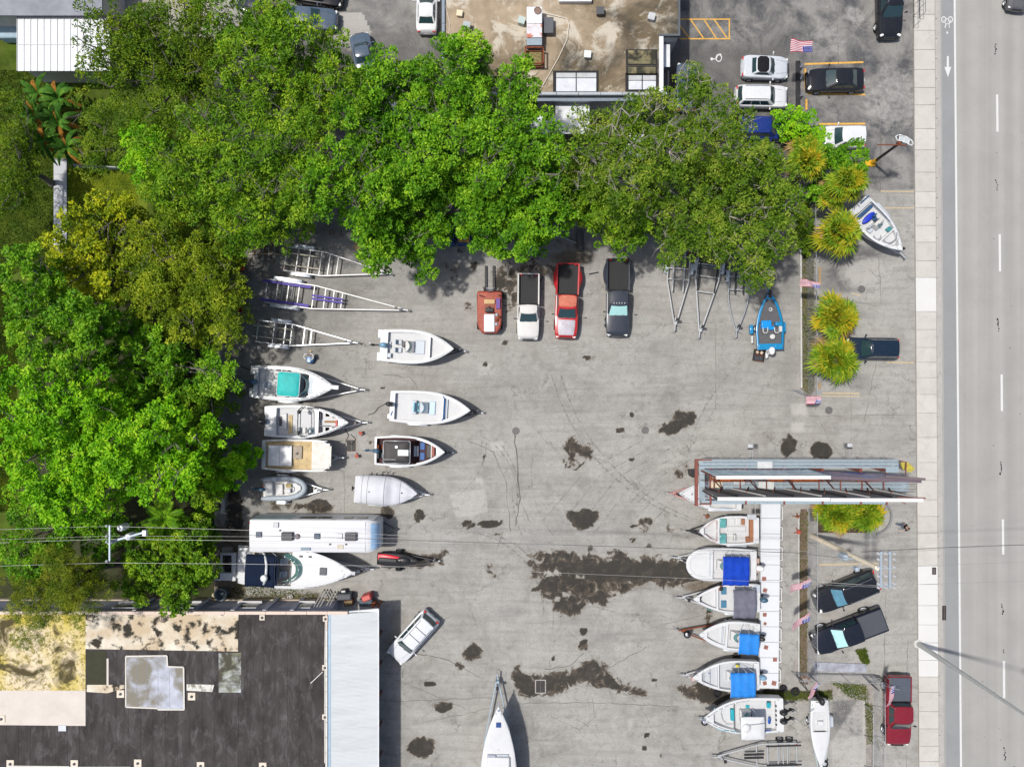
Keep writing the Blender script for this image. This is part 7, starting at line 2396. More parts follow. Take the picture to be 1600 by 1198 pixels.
trailer((779,1262),(777,1052),'blue-grey heavy trailer under the lone white bow',2.3,zf=.7,par=.5,group=None,rails=mk('blue_grey_steel',(.30,.38,.44),.5,.3),post=BLACK)
# ---- empty trailers -------------------------------------------------------------------
PUR=mk('purple_bunk',(.07,.045,.28),.7,var=.2,scale=14,dirt=.4,dirt_col=(.40,.38,.5))
CRM=mk('cream_bunk',(.42,.39,.31),.8,var=.2,scale=8)
trailer((446,404),(611,428),'empty galvanised trailer half under the tree, northernmost of three in the north-west corner',2.05,par=.36,bunks=CRM,rails=WRL,cross=(.0,.11,.22,.33,.41,.49),fmid=.16,bunk_len=.34,group='empty boat trailers')
trailer((416,454),(638,485),'empty trailer with purple padded bunks, middle one in the north-west corner',2.0,par=.34,bunks=PUR,rails=WRL,cross=(.0,.075,.15,.225,.33,.41,.47,.53),fmid=.14,fend_len=2.6,bunk_len=.31,keel_bunks=True,bunk_y=.8,group='empty boat trailers')
trailer((402,517),(560,536),'empty galvanised trailer with cream bunks, southernmost of three in the north-west corner',1.85,par=.34,bunks=CRM,rails=ALU,cross=(.0,.16,.27,.335,.46,.53),fmid=.22,bunk_len=.36,group='empty boat trailers')
trailer((1062,395),(1054,517),'empty white-railed trailer with its tongue south, westernmost of three under the olive tree',1.85,par=.36,bunks=WRL,rails=WRL,cross=(.05,.2,.34),fmid=.2,group='empty boat trailers',axles=1)
trailer((1112,385),(1092,528),'empty galvanised trailer with its tongue south, middle of three under the olive tree',2.0,par=.36,bunks=BLACK,rails=GALV,cross=(.05,.2,.33,.50),fmid=.22,group='empty boat trailers',axles=1,bunk_y=.75)
trailer((1158,392),(1150,527),'empty grey trailer with curved rails and black bunks, easternmost of three under the olive tree',1.75,par=.44,bunks=BLACK,rails=ALUD,cross=(.05,.15,.3,.45),fmid=.30,group='empty boat trailers',axles=1,round_nose=True,bunk_y=.40,tongue_w=.07)
YBK=mk('yellow_wrapped',(.50,.48,.20),.5,.1,var=.25,scale=3)
trailer((1245,1178),(1112,1182),'empty silver trailer with black bunks and yellow-taped bars at the bottom edge',2.0,par=.42,bunks=BLACK,rails=GALV,cross=(.0,.11,.16,.22,.34,.47),fmid=.13,keel_bunks=True,bunk_y=.82,group='empty boat trailers',crossmat=GALV,fend_len=1.9,bunk_len=.36,fender=None)
# ================================================================== TREES AND PLANTS
def leaves_mesh(name,centres,radii,per,ll,lw,mat,seed,flat=.75,out=.8,droop=.0,cluster=3,normal_up=.85):
 """leaf blades spread over many small clumps. centres (n,3), radii (n,). Every leaf is its own four-cornered blade"""
 r=np.random.RandomState(seed)
 n=len(centres)
 cnt=np.maximum(8,(per*(radii/radii.mean())**2)).astype(int)
 idx=np.repeat(np.arange(n),cnt)
 m=len(idx)
 d=r.normal(size=(m,3))
 d /= np.linalg.norm(d,axis=1)[:,None]
 d[:,2]=np.abs(d[:,2])*.9+d[:,2]*.1
 rad=radii[idx]*(r.uniform(.45,1.08,m)**.6)
 pos=centres[idx]+d*rad[:,None]*np.array([1,1,flat])
 t=d*out+r.normal(size=(m,3))*.55
 t[:,2] -= droop
 t /= np.linalg.norm(t,axis=1)[:,None]
 nrm=d*.5+r.normal(size=(m,3))*.45+np.array([0,0,normal_up])
 s=np.cross(t,nrm)
 s /= (np.linalg.norm(s,axis=1)[:,None]+1e-6)
 L_=ll*r.uniform(.45,1.5,m)[:,None]
 w_=lw*r.uniform(.6,1.35,m)[:,None]
 p0=pos-t*L_*.5
 p1=pos+s*w_*.5
 p2=pos+t*L_*.5
 p3=pos-s*w_*.5
 co=np.stack([p0,p1,p2,p3],1).reshape(-1,3).astype(np.float32)
 me=bpy.data.meshes.new(name)
 me.vertices.add(m*4)
 me.vertices.foreach_set('co',co.ravel())
 me.loops.add(m*4)
 me.loops.foreach_set('vertex_index',np.arange(m*4,dtype=np.int32))
 me.polygons.add(m)
 me.polygons.foreach_set('loop_start',np.arange(m,dtype=np.int32)*4)
 me.update()
 me.materials.append(mat)
 return me,m
LM={
 'fresh':leaf_mat('leaf_fresh_green',[(.034,.115,.006),(.085,.230,.010),(.165,.36,.014),(.33,.52,.03)]),
 'mid':leaf_mat('leaf_mid_green',[(.040,.110,.006),(.090,.205,.010),(.175,.320,.014),(.36,.48,.03)]),
 'olive':leaf_mat('leaf_olive',[(.038,.095,.007),(.085,.170,.011),(.150,.245,.016),(.31,.37,.05)]),
 'gold':leaf_mat('leaf_golden',[(.06,.12,.006),(.17,.24,.01),(.38,.43,.015),(.60,.58,.02)],tint_scale=.9),
 'dark':leaf_mat('leaf_dark',[(0.034,0.083,0.005),(0.070,0.143,0.007),(0.133,0.217,0.010),(0.251,0.314,0.020)]),
 'lime':leaf_mat('leaf_lime',[(.055,.180,.005),(.125,.340,.008),(.230,.50,.012),(.42,.60,.03)]),
 'moss':leaf_mat('leaf_moss_green',[(.055,.10,.006),(.12,.19,.010),(.22,.30,.014),(.42,.46,.03)]),
 'palm':leaf_mat('palm_leaf',[(.07,.16,.01),(.14,.25,.014),(.24,.34,.02),(.40,.42,.03)],.5,.25,.7),
 'palmg':leaf_mat('palm_leaf_gold',[(0.137,0.182,0.010),(0.230,0.270,0.014),(0.370,0.340,0.018),(0.560,0.370,0.025)],.5,.25,.7),
 'fern':leaf_mat('conifer_needles',[(0.042,0.086,0.006),(0.098,0.151,0.008),(0.180,0.222,0.015),(0.285,0.286,0.020)]),
}
BARK=mk('grey_bark',(.16,.145,.125),.9,var=.25,scale=4,bump=.5)
TOTAL_LEAVES=0
def crown_points(lobes,rnd,zc,zspan,clump,dens=1.0,ragged=.25):
 """clump centres: lobes (px, py, rpx) hold boughs at uneven heights, boughs hold leaf clumps. returned in metres"""
 out=[]; rad=[]
 L_=[]
 zt=zc+zspan*.5
 for (px,py,rp) in lobes:
  c=W(px,py,zt-.7)
  rm=rp/S*(H-zc)/H*.97
  L_.append((c.x,c.y,rm))
 br=clump*2.45                      # bough radius
 for (cx,cy,rm) in L_:
  nb=max(3,int(1.9*rm*rm/(br*br)*dens))
  hz=min(zspan,rm*.85)
  for b_ in range(nb):
   u=(b_+.5)/nb
   q=math.sqrt(u)
   a=b_*2.39996+rnd.uniform(-.5,.5)
   wob=1+ragged*mnoise.noise(Vector((cx*.3+math.cos(a)*1.3,cy*.3+math.sin(a)*1.3,rm)))
   q2=rm*wob*q-br*.35*q
   bx,by=cx+q2*math.cos(a),cy+q2*math.sin(a)
   dome=math.sqrt(max(0,1-min(1,q)**2))
   bz=zt-hz*(1-dome)*.9+rnd.uniform(-1.7,.9)
   if rnd.random()<.18:
    bz -= 1.6
   rb_=br*rnd.uniform(.7,1.2)
   nc=max(5,int(1.35*(rb_/clump)**2))
   for i in range(nc):
    v=math.sqrt((i+.5)/nc)
    e=i*2.39996+rnd.uniform(-.4,.4)
    r_=rb_*v*rnd.uniform(.85,1.12)
    out.append((bx+r_*math.cos(e),by+r_*math.sin(e),bz-rb_*.95*(1-math.sqrt(max(0,1-v*v)))-rnd.uniform(0,.3)))
    rad.append(clump*rnd.uniform(.55,1.05))
  for i in range(int(rm*rm/(clump*clump)*.75)):
   a=rnd.uniform(0,2*PI)
   q=rm*math.sqrt(rnd.random())*.92
   out.append((cx+q*math.cos(a),cy+q*math.sin(a),zt-hz*rnd.uniform(.8,1.3)-1.4)); rad.append(clump*rnd.uniform(.9,1.3))
 return np.array(out),np.array(rad),L_,zt
def tree(lobes,kind,label,dy=0,zc=8.0,zspan=5.0,clump=.62,per=62,ll=.27,lw=.135,seed=1,dens=1.0,name='shade_tree',cat='tree',ragged=.5,trunk=None,out=.8,droop=0.,limbs=True,group=None,flat=.75,bark=BARK,twig=.6,limbvis=0):
 global TOTAL_LEAVES
 rnd=random.Random(seed)
 lobes=[(a_,b_+dy,c_) for a_,b_,c_ in lobes]
 pts,rad,L_,zt=crown_points(lobes,rnd,zc,zspan,clump,dens,ragged)
 A=sum(l[2]**2 for l in L_)
 cx=sum(l[0]*l[2]**2 for l in L_)/A; cy=sum(l[1]*l[2]**2 for l in L_)/A
 if trunk:
  w_=W(*trunk,0); cx,cy=w_.x,w_.y
 t=thing(name,label,cat,(cx,cy,0),0,group)
 pts=pts-np.array([cx,cy,0])
 me,m=leaves_mesh('crown',pts,rad,per,ll,lw,LM[kind],seed,out=out,droop=droop,flat=flat)
 TOTAL_LEAVES+=m
 o=bpy.data.objects.new('crown',me); COL.objects.link(o); o.parent=t
 R_=math.sqrt(A)
 tr=MB()
 r0=max(.12,.05*R_+.10)
 zf=max(1.4,zt*.34)
 n=10
 rings=[]
 for f in (0,.06,.5,1):
  rr_=r0*(1.5 if f==0 else 1.12 if f<.1 else 1-.25*f)
  ox_,oy_=.15*math.sin(f*2+seed),.15*math.cos(f*3+seed)
  rings.append([(ox_+rr_*math.cos(2*PI*k/n)*(1+.12*math.sin(3*k+seed)),oy_+rr_*math.sin(2*PI*k/n),zf*f-(.1 if f==0 else 0)) for k in range(n)])
 tr.rings(rings)
 tr.build('trunk',bark,t,smooth='full')
 lm=MB()
 base=Vector((rings[-1][0][0]-r0*.75,rings[-1][0][1],zf-.05))
 for (lx,ly,lr_) in L_:
  nb_=max(2,int(lr_*1.1))
  for k in range(nb_):
   a=2*PI*k/nb_+rnd.uniform(-.4,.4)
   q=lr_*rnd.uniform(.25,.62)
   e=Vector((lx-cx+q*math.cos(a),ly-cy+q*math.sin(a),zt-.9-rnd.uniform(0,1.2)))
   mdl=base.lerp(e,.45)+Vector((rnd.uniform(-.3,.3),rnd.uniform(-.3,.3),.5))
   lm.tube(base,mdl,r0*.45,r0*.27,6,False).tube(mdl,e,r0*.27,r0*.10,6,False)
   for kk in range(4):
    e2=e+Vector((rnd.uniform(-1,1)*twig*1.6,rnd.uniform(-1,1)*twig*1.6,rnd.uniform(.3,1.0)))
    lm.tube(e,e2,r0*.09,.012,4,False)
    if limbvis:
     for q_ in range(3):
      e3=e2+Vector((rnd.uniform(-.6,.6),rnd.uniform(-.6,.6),rnd.uniform(.1,.5)))
      lm.tube(e2,e3,.018,.008,3,False)
 lm.build('limbs',bark,t,smooth='full')
 return t
tree([(145,62,34),(160,22,30),(205,20,44),(145,95,24),(205,50,58),(268,70,66),(250,140,60),(175,120,40),(300,20,60),(330,100,40)],'dark','dark fine-leaved tree beside the white panelled metal roof',zc=9,clump=.55,per=62,ll=.20,lw=.10,seed=11)
tree([(140,175,45),(180,215,48),(130,225,36),(215,180,45)],'dark','low dark feathery tree between the banana clump and the big canopy',zc=6,zspan=4,clump=.50,per=62,ll=.19,lw=.07,seed=12,droop=.3)
tree([(214,215,22),(216,246,26),(240,225,24)],'lime','small bright lime green tree right of the concrete path',zc=7,zspan=3,clump=.50,per=78,seed=13,ll=.22)
tree([(365,65,52),(360,15,40),(415,8,26),(455,52,34),(430,70,60),(495,95,56),(390,135,62),(460,150,62),(530,130,50),(410,25,30),(505,55,30)],'mid','big yellowish green tree south of the parked dark cars at the top',zc=9.5,clump=.60,per=74,seed=14,limbvis=1,ll=.26,lw=.10)
tree([(300,185,52),(350,215,62),(420,225,66),(480,220,58),(320,265,56),(385,290,60),(255,250,44),(450,285,50)],'mid','broad yellowish green tree in the middle of the north-west canopy',zc=10,clump=.64,per=74,seed=15,limbvis=1,ll=.28,lw=.10)
tree([(300,320,48),(350,335,46),(400,345,42),(260,310,46),(445,335,36),(235,290,34),(352,372,28)],'mid','leafy tree overhanging the north-west corner of the yard',zc=5.2,zspan=3.2,clump=.58,per=74,seed=16,dy=-10,ll=.27,lw=.10)
tree([(575,135,40),(560,190,46),(610,205,55),(545,250,46),(600,270,55),(660,240,50),(560,312,46),(495,285,40)],'fresh','bright green tree west of the brown roof, over the hidden white car',zc=9,clump=.58,per=81,seed=17,limbvis=1,ll=.27,lw=.13)
tree([(640,118,46),(700,82,34),(690,110,42),(668,168,48),(735,100,34),(730,150,44),(740,80,22),(600,105,28)],'fresh','bright green tree spreading over the west edge of the brown roof',zc=9,clump=.55,per=81,seed=18,limbvis=1,ll=.26,lw=.13)
tree([(625,320,52),(665,345,46),(590,362,36),(690,295,50),(640,385,34),(730,330,45),(598,392,20),(585,405,16)],'fresh','bright green tree overhanging the north side of the yard near the boat trailers',zc=6.5,zspan=4,clump=.56,per=84,seed=19,dy=-16,ll=.28,lw=.14)
tree([(740,215,52),(790,175,46),(800,240,56),(760,275,50),(850,215,46),(806,120,28),(815,155,34),(855,270,44),(700,210,40)],'fresh','wide bright green tree touching the white duct on the brown roof',zc=9.5,clump=.60,per=81,seed=20,limbvis=1,ll=.27,lw=.13)
tree([(790,330,46),(840,320,44),(760,355,36),(830,368,34),(775,390,24),(880,300,40),(740,370,20),(865,350,30),(815,385,20)],'fresh','bright green tree overhanging the rusty forklift and white pickup',zc=6.5,zspan=4,clump=.56,per=84,seed=21,dy=-22,ll=.28,lw=.14)
tree([(935,190,42),(985,165,40),(960,235,50),(1015,215,42),(925,270,44),(980,290,50),(1020,155,30),(905,235,26)],'olive','olive green tree south of the skylights of the brown roof',zc=9,clump=.55,per=56,seed=22,ll=.24,lw=.10,dens=.9,limbvis=1,bark=mk('pale_bark',(.36,.33,.28),.9,var=.2))
tree([(1060,165,42),(1105,155,38),(1148,188,30),(1060,230,46),(1120,215,46),(1165,236,32),(1088,122,22)],'olive','olive tree over the cars of the north-east car park',zc=9,clump=.55,per=62,seed=23,ll=.24,lw=.10,dens=.95,limbvis=1,bark=mk('pale_bark',(.36,.33,.28),.9,var=.2))
tree([(1020,300,46),(1075,295,50),(1130,300,50),(1180,290,48),(1100,350,46),(1040,350,40),(1160,350,48),(1215,330,40),(1060,385,28),(1125,395,30),(1180,400,34),(1215,380,28),(975,340,40),(1190,425,16)],
  'olive','large olive tree with pale twigs hanging over the three tongue-down trailers',zc=6.5,zspan=4,clump=.56,per=67,seed=24,dy=-13,ll=.25,lw=.11,limbvis=1,bark=mk('pale_bark',(.36,.33,.28),.9,var=.2))
tree([(925,330,38),(950,365,26),(985,380,22),(1000,345,30),(895,335,22)],'mid','mid green tree behind the red and slate pickups',zc=6,zspan=3.5,clump=.52,per=78,seed=25,dy=-20,ll=.26,lw=.12)
tree([(1200,235,30),(1225,270,36),(1205,305,32)],'olive','scrubby olive bush at the head of the chain-link fence',zc=5,zspan=3,clump=.5,per=62,seed=26,name='shrub',cat='shrub')
tree([(1256,192,22),(1275,210,18),(1240,180,10)],'lime','bright green shrub beside the white hatchback',zc=3.2,zspan=2,clump=.42,per=70,seed=27,name='shrub',cat='shrub',ll=.2)
tree([(1307,238,20),(1325,258,20),(1330,235,10)],'fresh','bright green leafy shrub among the northern palms',zc=3.6,zspan=2,clump=.42,per=78,seed=28,name='shrub',cat='shrub',ll=.2)
tree([(1270,298,12)],'fresh','small rounded green bush west of the northern palms',zc=2.5,zspan=1.5,clump=.38,per=70,seed=29,name='shrub',cat='shrub',ll=.18)
tree([(1262,330,10),(1260,355,11),(1262,380,9)],'dark','dark creeper on the chain-link fence beside the palms',zc=1.6,zspan=1.2,clump=.35,per=62,seed=30,name='shrub',cat='shrub',ll=.16)
tree([(240,400,58),(285,440,64),(235,470,50),(320,410,48),(330,480,46),(285,510,44),(355,450,24),(345,520,26),(210,420,34),(240,360,36)],'moss','dense rounded olive-green tree at the north-west corner of the yard',zc=5.2,zspan=3.8,clump=.42,per=60,seed=31,ll=.19,lw=.10,dens=1.15,ragged=.35)
tree([(95,385,40),(130,345,34),(75,420,32),(140,400,46),(175,345,32),(115,440,36),(165,440,28),(150,315,16),(190,320,18)],'gold','golden green tree with yellow leaf clusters below the lawn path',zc=5.0,zspan=3.0,clump=.46,per=56,seed=32,ll=.26,lw=.14,dens=1.05)
tree([(35,400,26),(30,450,38),(55,480,46),(95,500,44),(40,530,36),(100,560,44),(130,510,30)],'fresh','bright green tree at the left edge below the lawn',zc=8,clump=.50,per=78,seed=33,ll=.26,lw=.13)
tree([(165,500,34),(195,550,44),(150,570,38),(235,590,46),(200,620,46),(290,575,40),(330,585,24),(250,545,36)],'fresh','bright green tree south of the rounded olive tree',zc=5.5,zspan=3.5,clump=.55,per=76,seed=34,ll=.30,lw=.14,ragged=.6)
tree([(30,600,44),(80,620,48),(50,670,50),(110,670,50),(150,640,40),(20,720,40),(10,650,30)],'lime','tall vivid green tree at the left edge, northern of two',zc=9.5,clump=.58,per=81,seed=35,ll=.28,lw=.14)
tree([(170,700,54),(225,680,48),(90,730,46),(130,765,46),(205,750,48),(280,690,40),(265,740,38),(55,765,34),(100,790,24)],'lime','broad vivid green tree whose twigs reach the wires, southern of two',zc=9.5,clump=.58,per=84,seed=36,ll=.30,lw=.14)
tree([(300,640,38),(320,690,36),(290,740,34),(332,730,20),(315,610,26),(320,770,20)],'mid','green tree along the western margin of the yard behind the boats',zc=4.0,zspan=2.6,clump=.52,per=74,seed=37,ll=.27,lw=.14)
tree([(352,742,15),(366,726,11),(370,718,8),(340,752,11)],'lime','single leafy branch tree reaching over the low wall',zc=4.2,zspan=1.6,clump=.40,per=54,seed=38,ll=.36,lw=.16,trunk=(300,730),name='shade_tree')
tree([(30,800,38),(75,830,34),(120,850,36),(20,860,34),(60,880,34),(150,830,26)],'fresh','green tree at the left edge just under the wires',zc=6.5,clump=.50,per=70,seed=39,ll=.26,lw=.12)
tree([(240,860,48),(285,855,40),(215,895,42),(270,905,42),(195,925,22),(310,880,24),(265,940,18),(305,830,20)],'mid','round-clustered green tree touching the warehouse wall',zc=5,zspan=3,clump=.40,per=62,seed=40,ll=.22,lw=.15,dens=1.15,ragged=.4)
tree([(60,930,46),(100,915,44),(40,960,34),(105,950,36),(85,880,32),(20,925,34),(130,930,20)],'fern','feathery dark casuarina tree over the yellow-stained roof',zc=7.5,clump=.48,per=93,seed=41,ll=.34,lw=.035,droop=.2,out=1.1,name='casuarina_tree')
tree([(15,195,24),(8,240,26),(20,215,22),(2,285,30),(14,265,24),(10,155,20),(-10,320,30)],'dark','dark tree at the left edge beside the lawn',zc=5,zspan=3,clump=.45,per=62,seed=42,ll=.2,lw=.08)
DEADF=leaf_mat('dead_frond',[(.20,.13,.05),(.34,.22,.09),(.42,.30,.14)],.8,.15)
# ---- palms ---------------------------------------------------------------------------
def fan_palm(px,py,rp,label,zc=2.6,kind='palm',seed=1,nf=46,trunk=True,group='fan palms in front of the yard',seg=17,name='fan_palm'):
 r=random.Random(seed)
 c=W(px,py,zc)
 rm=rp/S*(H-zc)/H*1.22
 t=thing(name,label,'palm',(c.x,c.y,0),r.uniform(0,6),group)
 if trunk:
  mb=MB()
  prof=[(.26,-.05),(.22,.2)]
  for i in range(8):
   z=.2+(zc-.7)*i/8
   prof+=[(.19,z),(.24,z+.12)]
  prof+=[(.12,zc-.4)]
  mb.lathe([(0,-.05)]+prof+[(0,zc-.35)],(0,0,0),12)
  mb.build('trunk',mk('palm_trunk',(.17,.13,.09),.9,var=.3,scale=8,bump=.6),t)
 nf=int(nf*1.25)
 lean=Vector((r.uniform(-.12,.12),r.uniform(-.12,.12),0))*rm
 for f in range(nf):
  u=(f+.5)/nf
  a=f*2.39996+r.uniform(-.5,.5)
  el=R(74)*(1-u)**.8-R(12)*u+r.uniform(-.22,.22)
  lr_=rm*r.uniform(.26,.56)
  d=Vector((math.cos(a)*math.cos(el),math.sin(a)*math.cos(el),math.sin(el)))
  side=Vector((-math.sin(a),math.cos(a),r.uniform(-.35,.35))).normalized()
  up=side.cross(d)*-1
  base=Vector((0,0,zc-.45))+lean*.3
  hub=base+d*lr_+lean*(1-u)
  mb=MB()
  mb.tube(base,hub,.022,.012,4,False)
  fl=rm*r.uniform(.36,.56)
  dead=u>.8 and r.random()<.28
  for k in range(seg):
   if r.random()<.06:continue
   th=(k/(seg-1)-.5)*R(250)+r.uniform(-.05,.05)
   dd=(d*math.cos(th)+side*math.sin(th)).normalized()
   ln=fl*(.70+.30*math.cos(th*.7))*r.uniform(.82,1.12)
   w_=.036*rm
   sd=dd.cross(up).normalized()*w_
   mid=hub+dd*ln*.5+up*r.uniform(0,.06)
   tip=hub+dd*ln-Vector((0,0,ln*r.uniform(.12,.5)+(.25*ln if dead else 0)))
   p0=hub+dd*.03
   mb.add([p0,mid-sd,tip,mid+sd],[(0,1,2,3)])
  mb.build('frond',DEADF if dead else LM[kind if r.random()>.3 else ('palmg' if kind=='palm' else 'palm')],t)
 return t
fan_palm(1310,365,38,'round fan palm beside the diagonal boat',3.2,'palm',1)
fan_palm(1307,491,38,'golden round fan palm, northern of the pair on the forecourt',3.0,'palmg',2)
fan_palm(1302,562,40,'yellow-green round fan palm by the black car, southern of the pair on the forecourt',3.0,'palm',3)
fan_palm(1262,250,34,'pale fan palm at the west of the northern palm cluster',4.0,'palm',4,40)
fan_palm(1325,280,34,'green fan palm nearest the yellow sign foot',4.0,'palm',5,40)
fan_palm(1262,232,28,'small fan palm behind the leafy shrubs',3.6,'palm',6,34)
fan_palm(1302,300,28,'fan palm between the shrubs and the diagonal boat',3.4,'palm',7,34)
fan_palm(1308,808,31,'fan palm under the advertising structure, western of the pair',2.2,'palm',8,40)
fan_palm(1350,806,33,'fan palm under the advertising structure, eastern of the pair',2.3,'palm',9,40)
fan_palm(1292,798,22,'small golden fan palm at the west end of the planter',1.8,'palmg',10,30)
def feather_palm(px,py,rp,label,zc,kind,seed,nf=16,wide=.42,name='feather_palm',cat='palm',old=0):
 r=random.Random(seed)
 c=W(px,py,zc)
 rm=rp/S*(H-zc)/H
 t=thing(name,label,cat,(c.x,c.y,0),0)
 MB().lathe([(0,-.05),(.2,-.05),(.15,.4),(.13,zc*.5),(.12,zc-.3),(0,zc-.2)],(0,0,0),10).build('trunk',mk('palm_trunk',(.17,.13,.09),.9,var=.3,scale=8,bump=.6),t)
 for f in range(nf):
  a=f*2.39996+r.uniform(-.2,.2)
  u=(f+.5)/nf
  mb=MB()
  pts=[]
  ln=rm*r.uniform(.85,1.05)
  for k in range(9):
   s_=k/8
   rr_=ln*s_*(.65+.35*u)
   z=zc-.2+ln*(.55*(1-u)+.16)*s_-ln*.55*s_**2.2*(.4+u*.6)
   pts.append(Vector((rr_*math.cos(a),rr_*math.sin(a),z)))
  for p,q in zip(pts[:-1],pts[1:]):
   mb.tube(p,q,.02,.016,4,False)
  side=Vector((-math.sin(a),math.cos(a),0))
  for k in range(26):
   s_=.12+.86*k/25
   i=min(7,int(s_*8)); p=pts[i].lerp(pts[i+1],s_*8-i)
   d=(pts[i+1]-pts[i]).normalized()
   for sd in (-1,1):
    w_=wide*rm*.5*(1-(s_-.4)**2*1.6)*r.uniform(.85,1.1)
    tip=p+side*sd*w_*.8+d*w_*.75-Vector((0,0,w_*.35))
    mm=p.lerp(tip,.5)+Vector((0,0,.04))
    e=d*.035
    mb.add([p,mm-e,tip,mm+e],[(0,1,2,3)])
  mb.build('frond',LM['palmg' if f >= nf-old else kind],t)
 return t
feather_palm(255,808,42,'arching feather palm at the southern edge of the western trees',5.5,'fresh',21,16)
feather_palm(205,838,26,'small feather palm beside the transformer pole',5.0,'fresh',22,13)
feather_palm(160,868,26,'feather palm just below the transformer crossarm',5.0,'fresh',23,13)
feather_palm(318,800,24,'dark young feather palm by the western margin of the yard',3.0,'mid',24,12)
def banana(px,py,rp,label,seed,zc=3.2):
 r=random.Random(seed)
 c=W(px,py,zc)
 rm=rp/S*(H-zc)/H
 t=thing('banana_plant',label,'banana plant',(c.x,c.y,0),0,'banana clump beside the white metal roof')
 MB().tube((0,0,-.05),(0,0,zc-.5),.14,.10,8).build('stem',mk('banana_stem',(.20,.22,.08),.8,var=.2),t)
 BL=leaf_mat('banana_leaf',[(.03,.10,.012),(.06,.17,.02),(.14,.27,.03)],.5,.25)
 DL=leaf_mat('dead_banana_leaf',[(.22,.10,.02),(.38,.17,.03),(.45,.24,.06)],.8,.2)
 for f in range(17):
  a=f*2.39996+r.uniform(-.3,.3)
  mb=MB()
  ln=rm*r.uniform(.7,1.15); wd=rm*.12
  prev=None
  for k in range(8):
   s_=k/7
   p=Vector((ln*s_*math.cos(a),ln*s_*math.sin(a),zc-.5+ln*(1.5-f*.07)*s_-ln*1.1*s_**2))
   sd=Vector((-math.sin(a),math.cos(a),0))*wd*math.sin(PI*min(1,.12+s_*.86))**.6
   row=(p-sd-Vector((0,0,.10)),p,p+sd-Vector((0,0,.10)))
   if prev:
    mb.quad(prev[0],row[0],row[1],prev[1]); mb.quad(prev[1],row[1],row[2],prev[2])
   prev=row
  dead=f in (6,10,13,16)
  mb.build('leaf',DL if dead else BL,t)
banana(52,140,32,'banana plant just below the white metal roof',1)
banana(84,150,34,'banana plant nearest the dark tree, upper right of its clump',2)
banana(48,178,32,'banana plant with orange dead leaves at the left of its clump',3)
banana(84,188,34,'banana plant in the centre of its clump',4)
banana(62,214,32,'banana plant at the lower left of its clump',5)
banana(98,226,32,'banana plant nearest the head of the concrete path',6)
# ================================================================== BILLBOARD STRUCTURE
bbo=W(1265,755,0)
bb=thing('billboard','large double advertising hoarding on rusty steel with three grey mesh walkways, seen from above','billboard',(bbo.x,bbo.y,0))
def lb(px,py,z):
 w_=W(px,py,z); return (w_.x-bbo.x,w_.y-bbo.y,z)
GRT=mk('mesh_walkway',(.33,.41,.46),.5,.2,var=.08,scale=3)
REDS=mk('red_oxide_steel',(.19,.06,.045),.7,.1,var=.25,scale=4)
ZW=4.5
def walkway(px0,px1,py0,py1,z,n,first=0,blank=()):
 a=lb(px0,py0,z); c_=lb(px1,py1,z)
 x0_,x1_,y0_,y1_=a[0],c_[0],c_[1],a[1]
 pl=(x1_-x0_)/n
 wdt=y1_-y0_
 mb=MB()
 for k in range(8):
  y=.04+(wdt-.08)*k/7
  mb.box(.01,pl-.01,y-.018,y+.018,0,.03)
 for k in range(12):
  x=.02+(pl-.04)*k/11
  mb.box(x-.012,x+.012,.02,wdt-.02,.006,.024)
 mb.box(0,pl,0,.03,-.02,.05).box(0,pl,wdt-.03,wdt,-.02,.05).box(.01,pl-.01,wdt*.42,wdt*.58,.031,.034)
 me=mb.mesh('walkway_panel'); me.materials.append(GRT)
 for i in range(n):
  o=bpy.data.objects.new('walkway_panel',me); COL.objects.link(o); o.parent=bb
  o.location=(x0_+i*pl,y0_,z)
 MB().box(x0_,x1_,y0_+.03,y0_+.11,z-.18,z-.03).box(x0_,x1_,y1_-.11,y1_-.03,z-.18,z-.03).build('bearer',ALUD,bb)
walkway(1092,1404,718,731,ZW,16)
walkway(1127,1420,753,767,ZW,15)
walkway(1096,1384,782,787,ZW-.3,14)
walkway(1092,1101,731,781,ZW-.25,1)
walkway(1384,1404,731,738,ZW,1)
def rb_(name,p,q,w_=.14,h_=.14,m=REDS):
 return MB().beam(lb(*p),lb(*q),w_,h_).build(name,m,bb)
rb_('end_beam',(1088,717,ZW+.1),(1088,790,ZW+.1),.24,.24)
rb_('end_beam',(1091,718,ZW),(1112,718,ZW),.12,.12)
rb_('end_beam',(1093,787,ZW-.1),(1108,787,ZW-.1),.12,.12)
for px in (1110,1165,1225,1285,1345,1385):
 for py in (735,768):
  q=lb(px,py,ZW-.25)
  MB().box(q[0]-.11,q[0]+.11,q[1]-.11,q[1]+.11,0,ZW-.22).build('column',REDS,bb)
 rb_('cross_beam',(px,716,ZW-.28),(px,788,ZW-.28),.14,.16)
for px in (1110,1165,1225,1285,1345):
 rb_('diagonal_brace',(px,746,ZW-.4),(px+36,767,ZW-.6),.09,.09)
 rb_('diagonal_brace',(px+20,766,4.4),(px+4,748,7.6),.08,.08)
for i,(xa_,xb2) in enumerate(((1108,1160),(1196,1222),(1228,1280),(1330,1378))):
 o=MB().prism([lb(xa_,748,ZW+.2)[:2],lb(xb2,748,ZW+.2)[:2],lb(xb2+4,752.5,ZW+.2)[:2],lb(xa_+10,753,ZW+.2)[:2]],ZW+.15,ZW+.2).build('soffit_plate',mk('rust_orange_plate',(.30,.095,.03),.8,var=.3),bb)
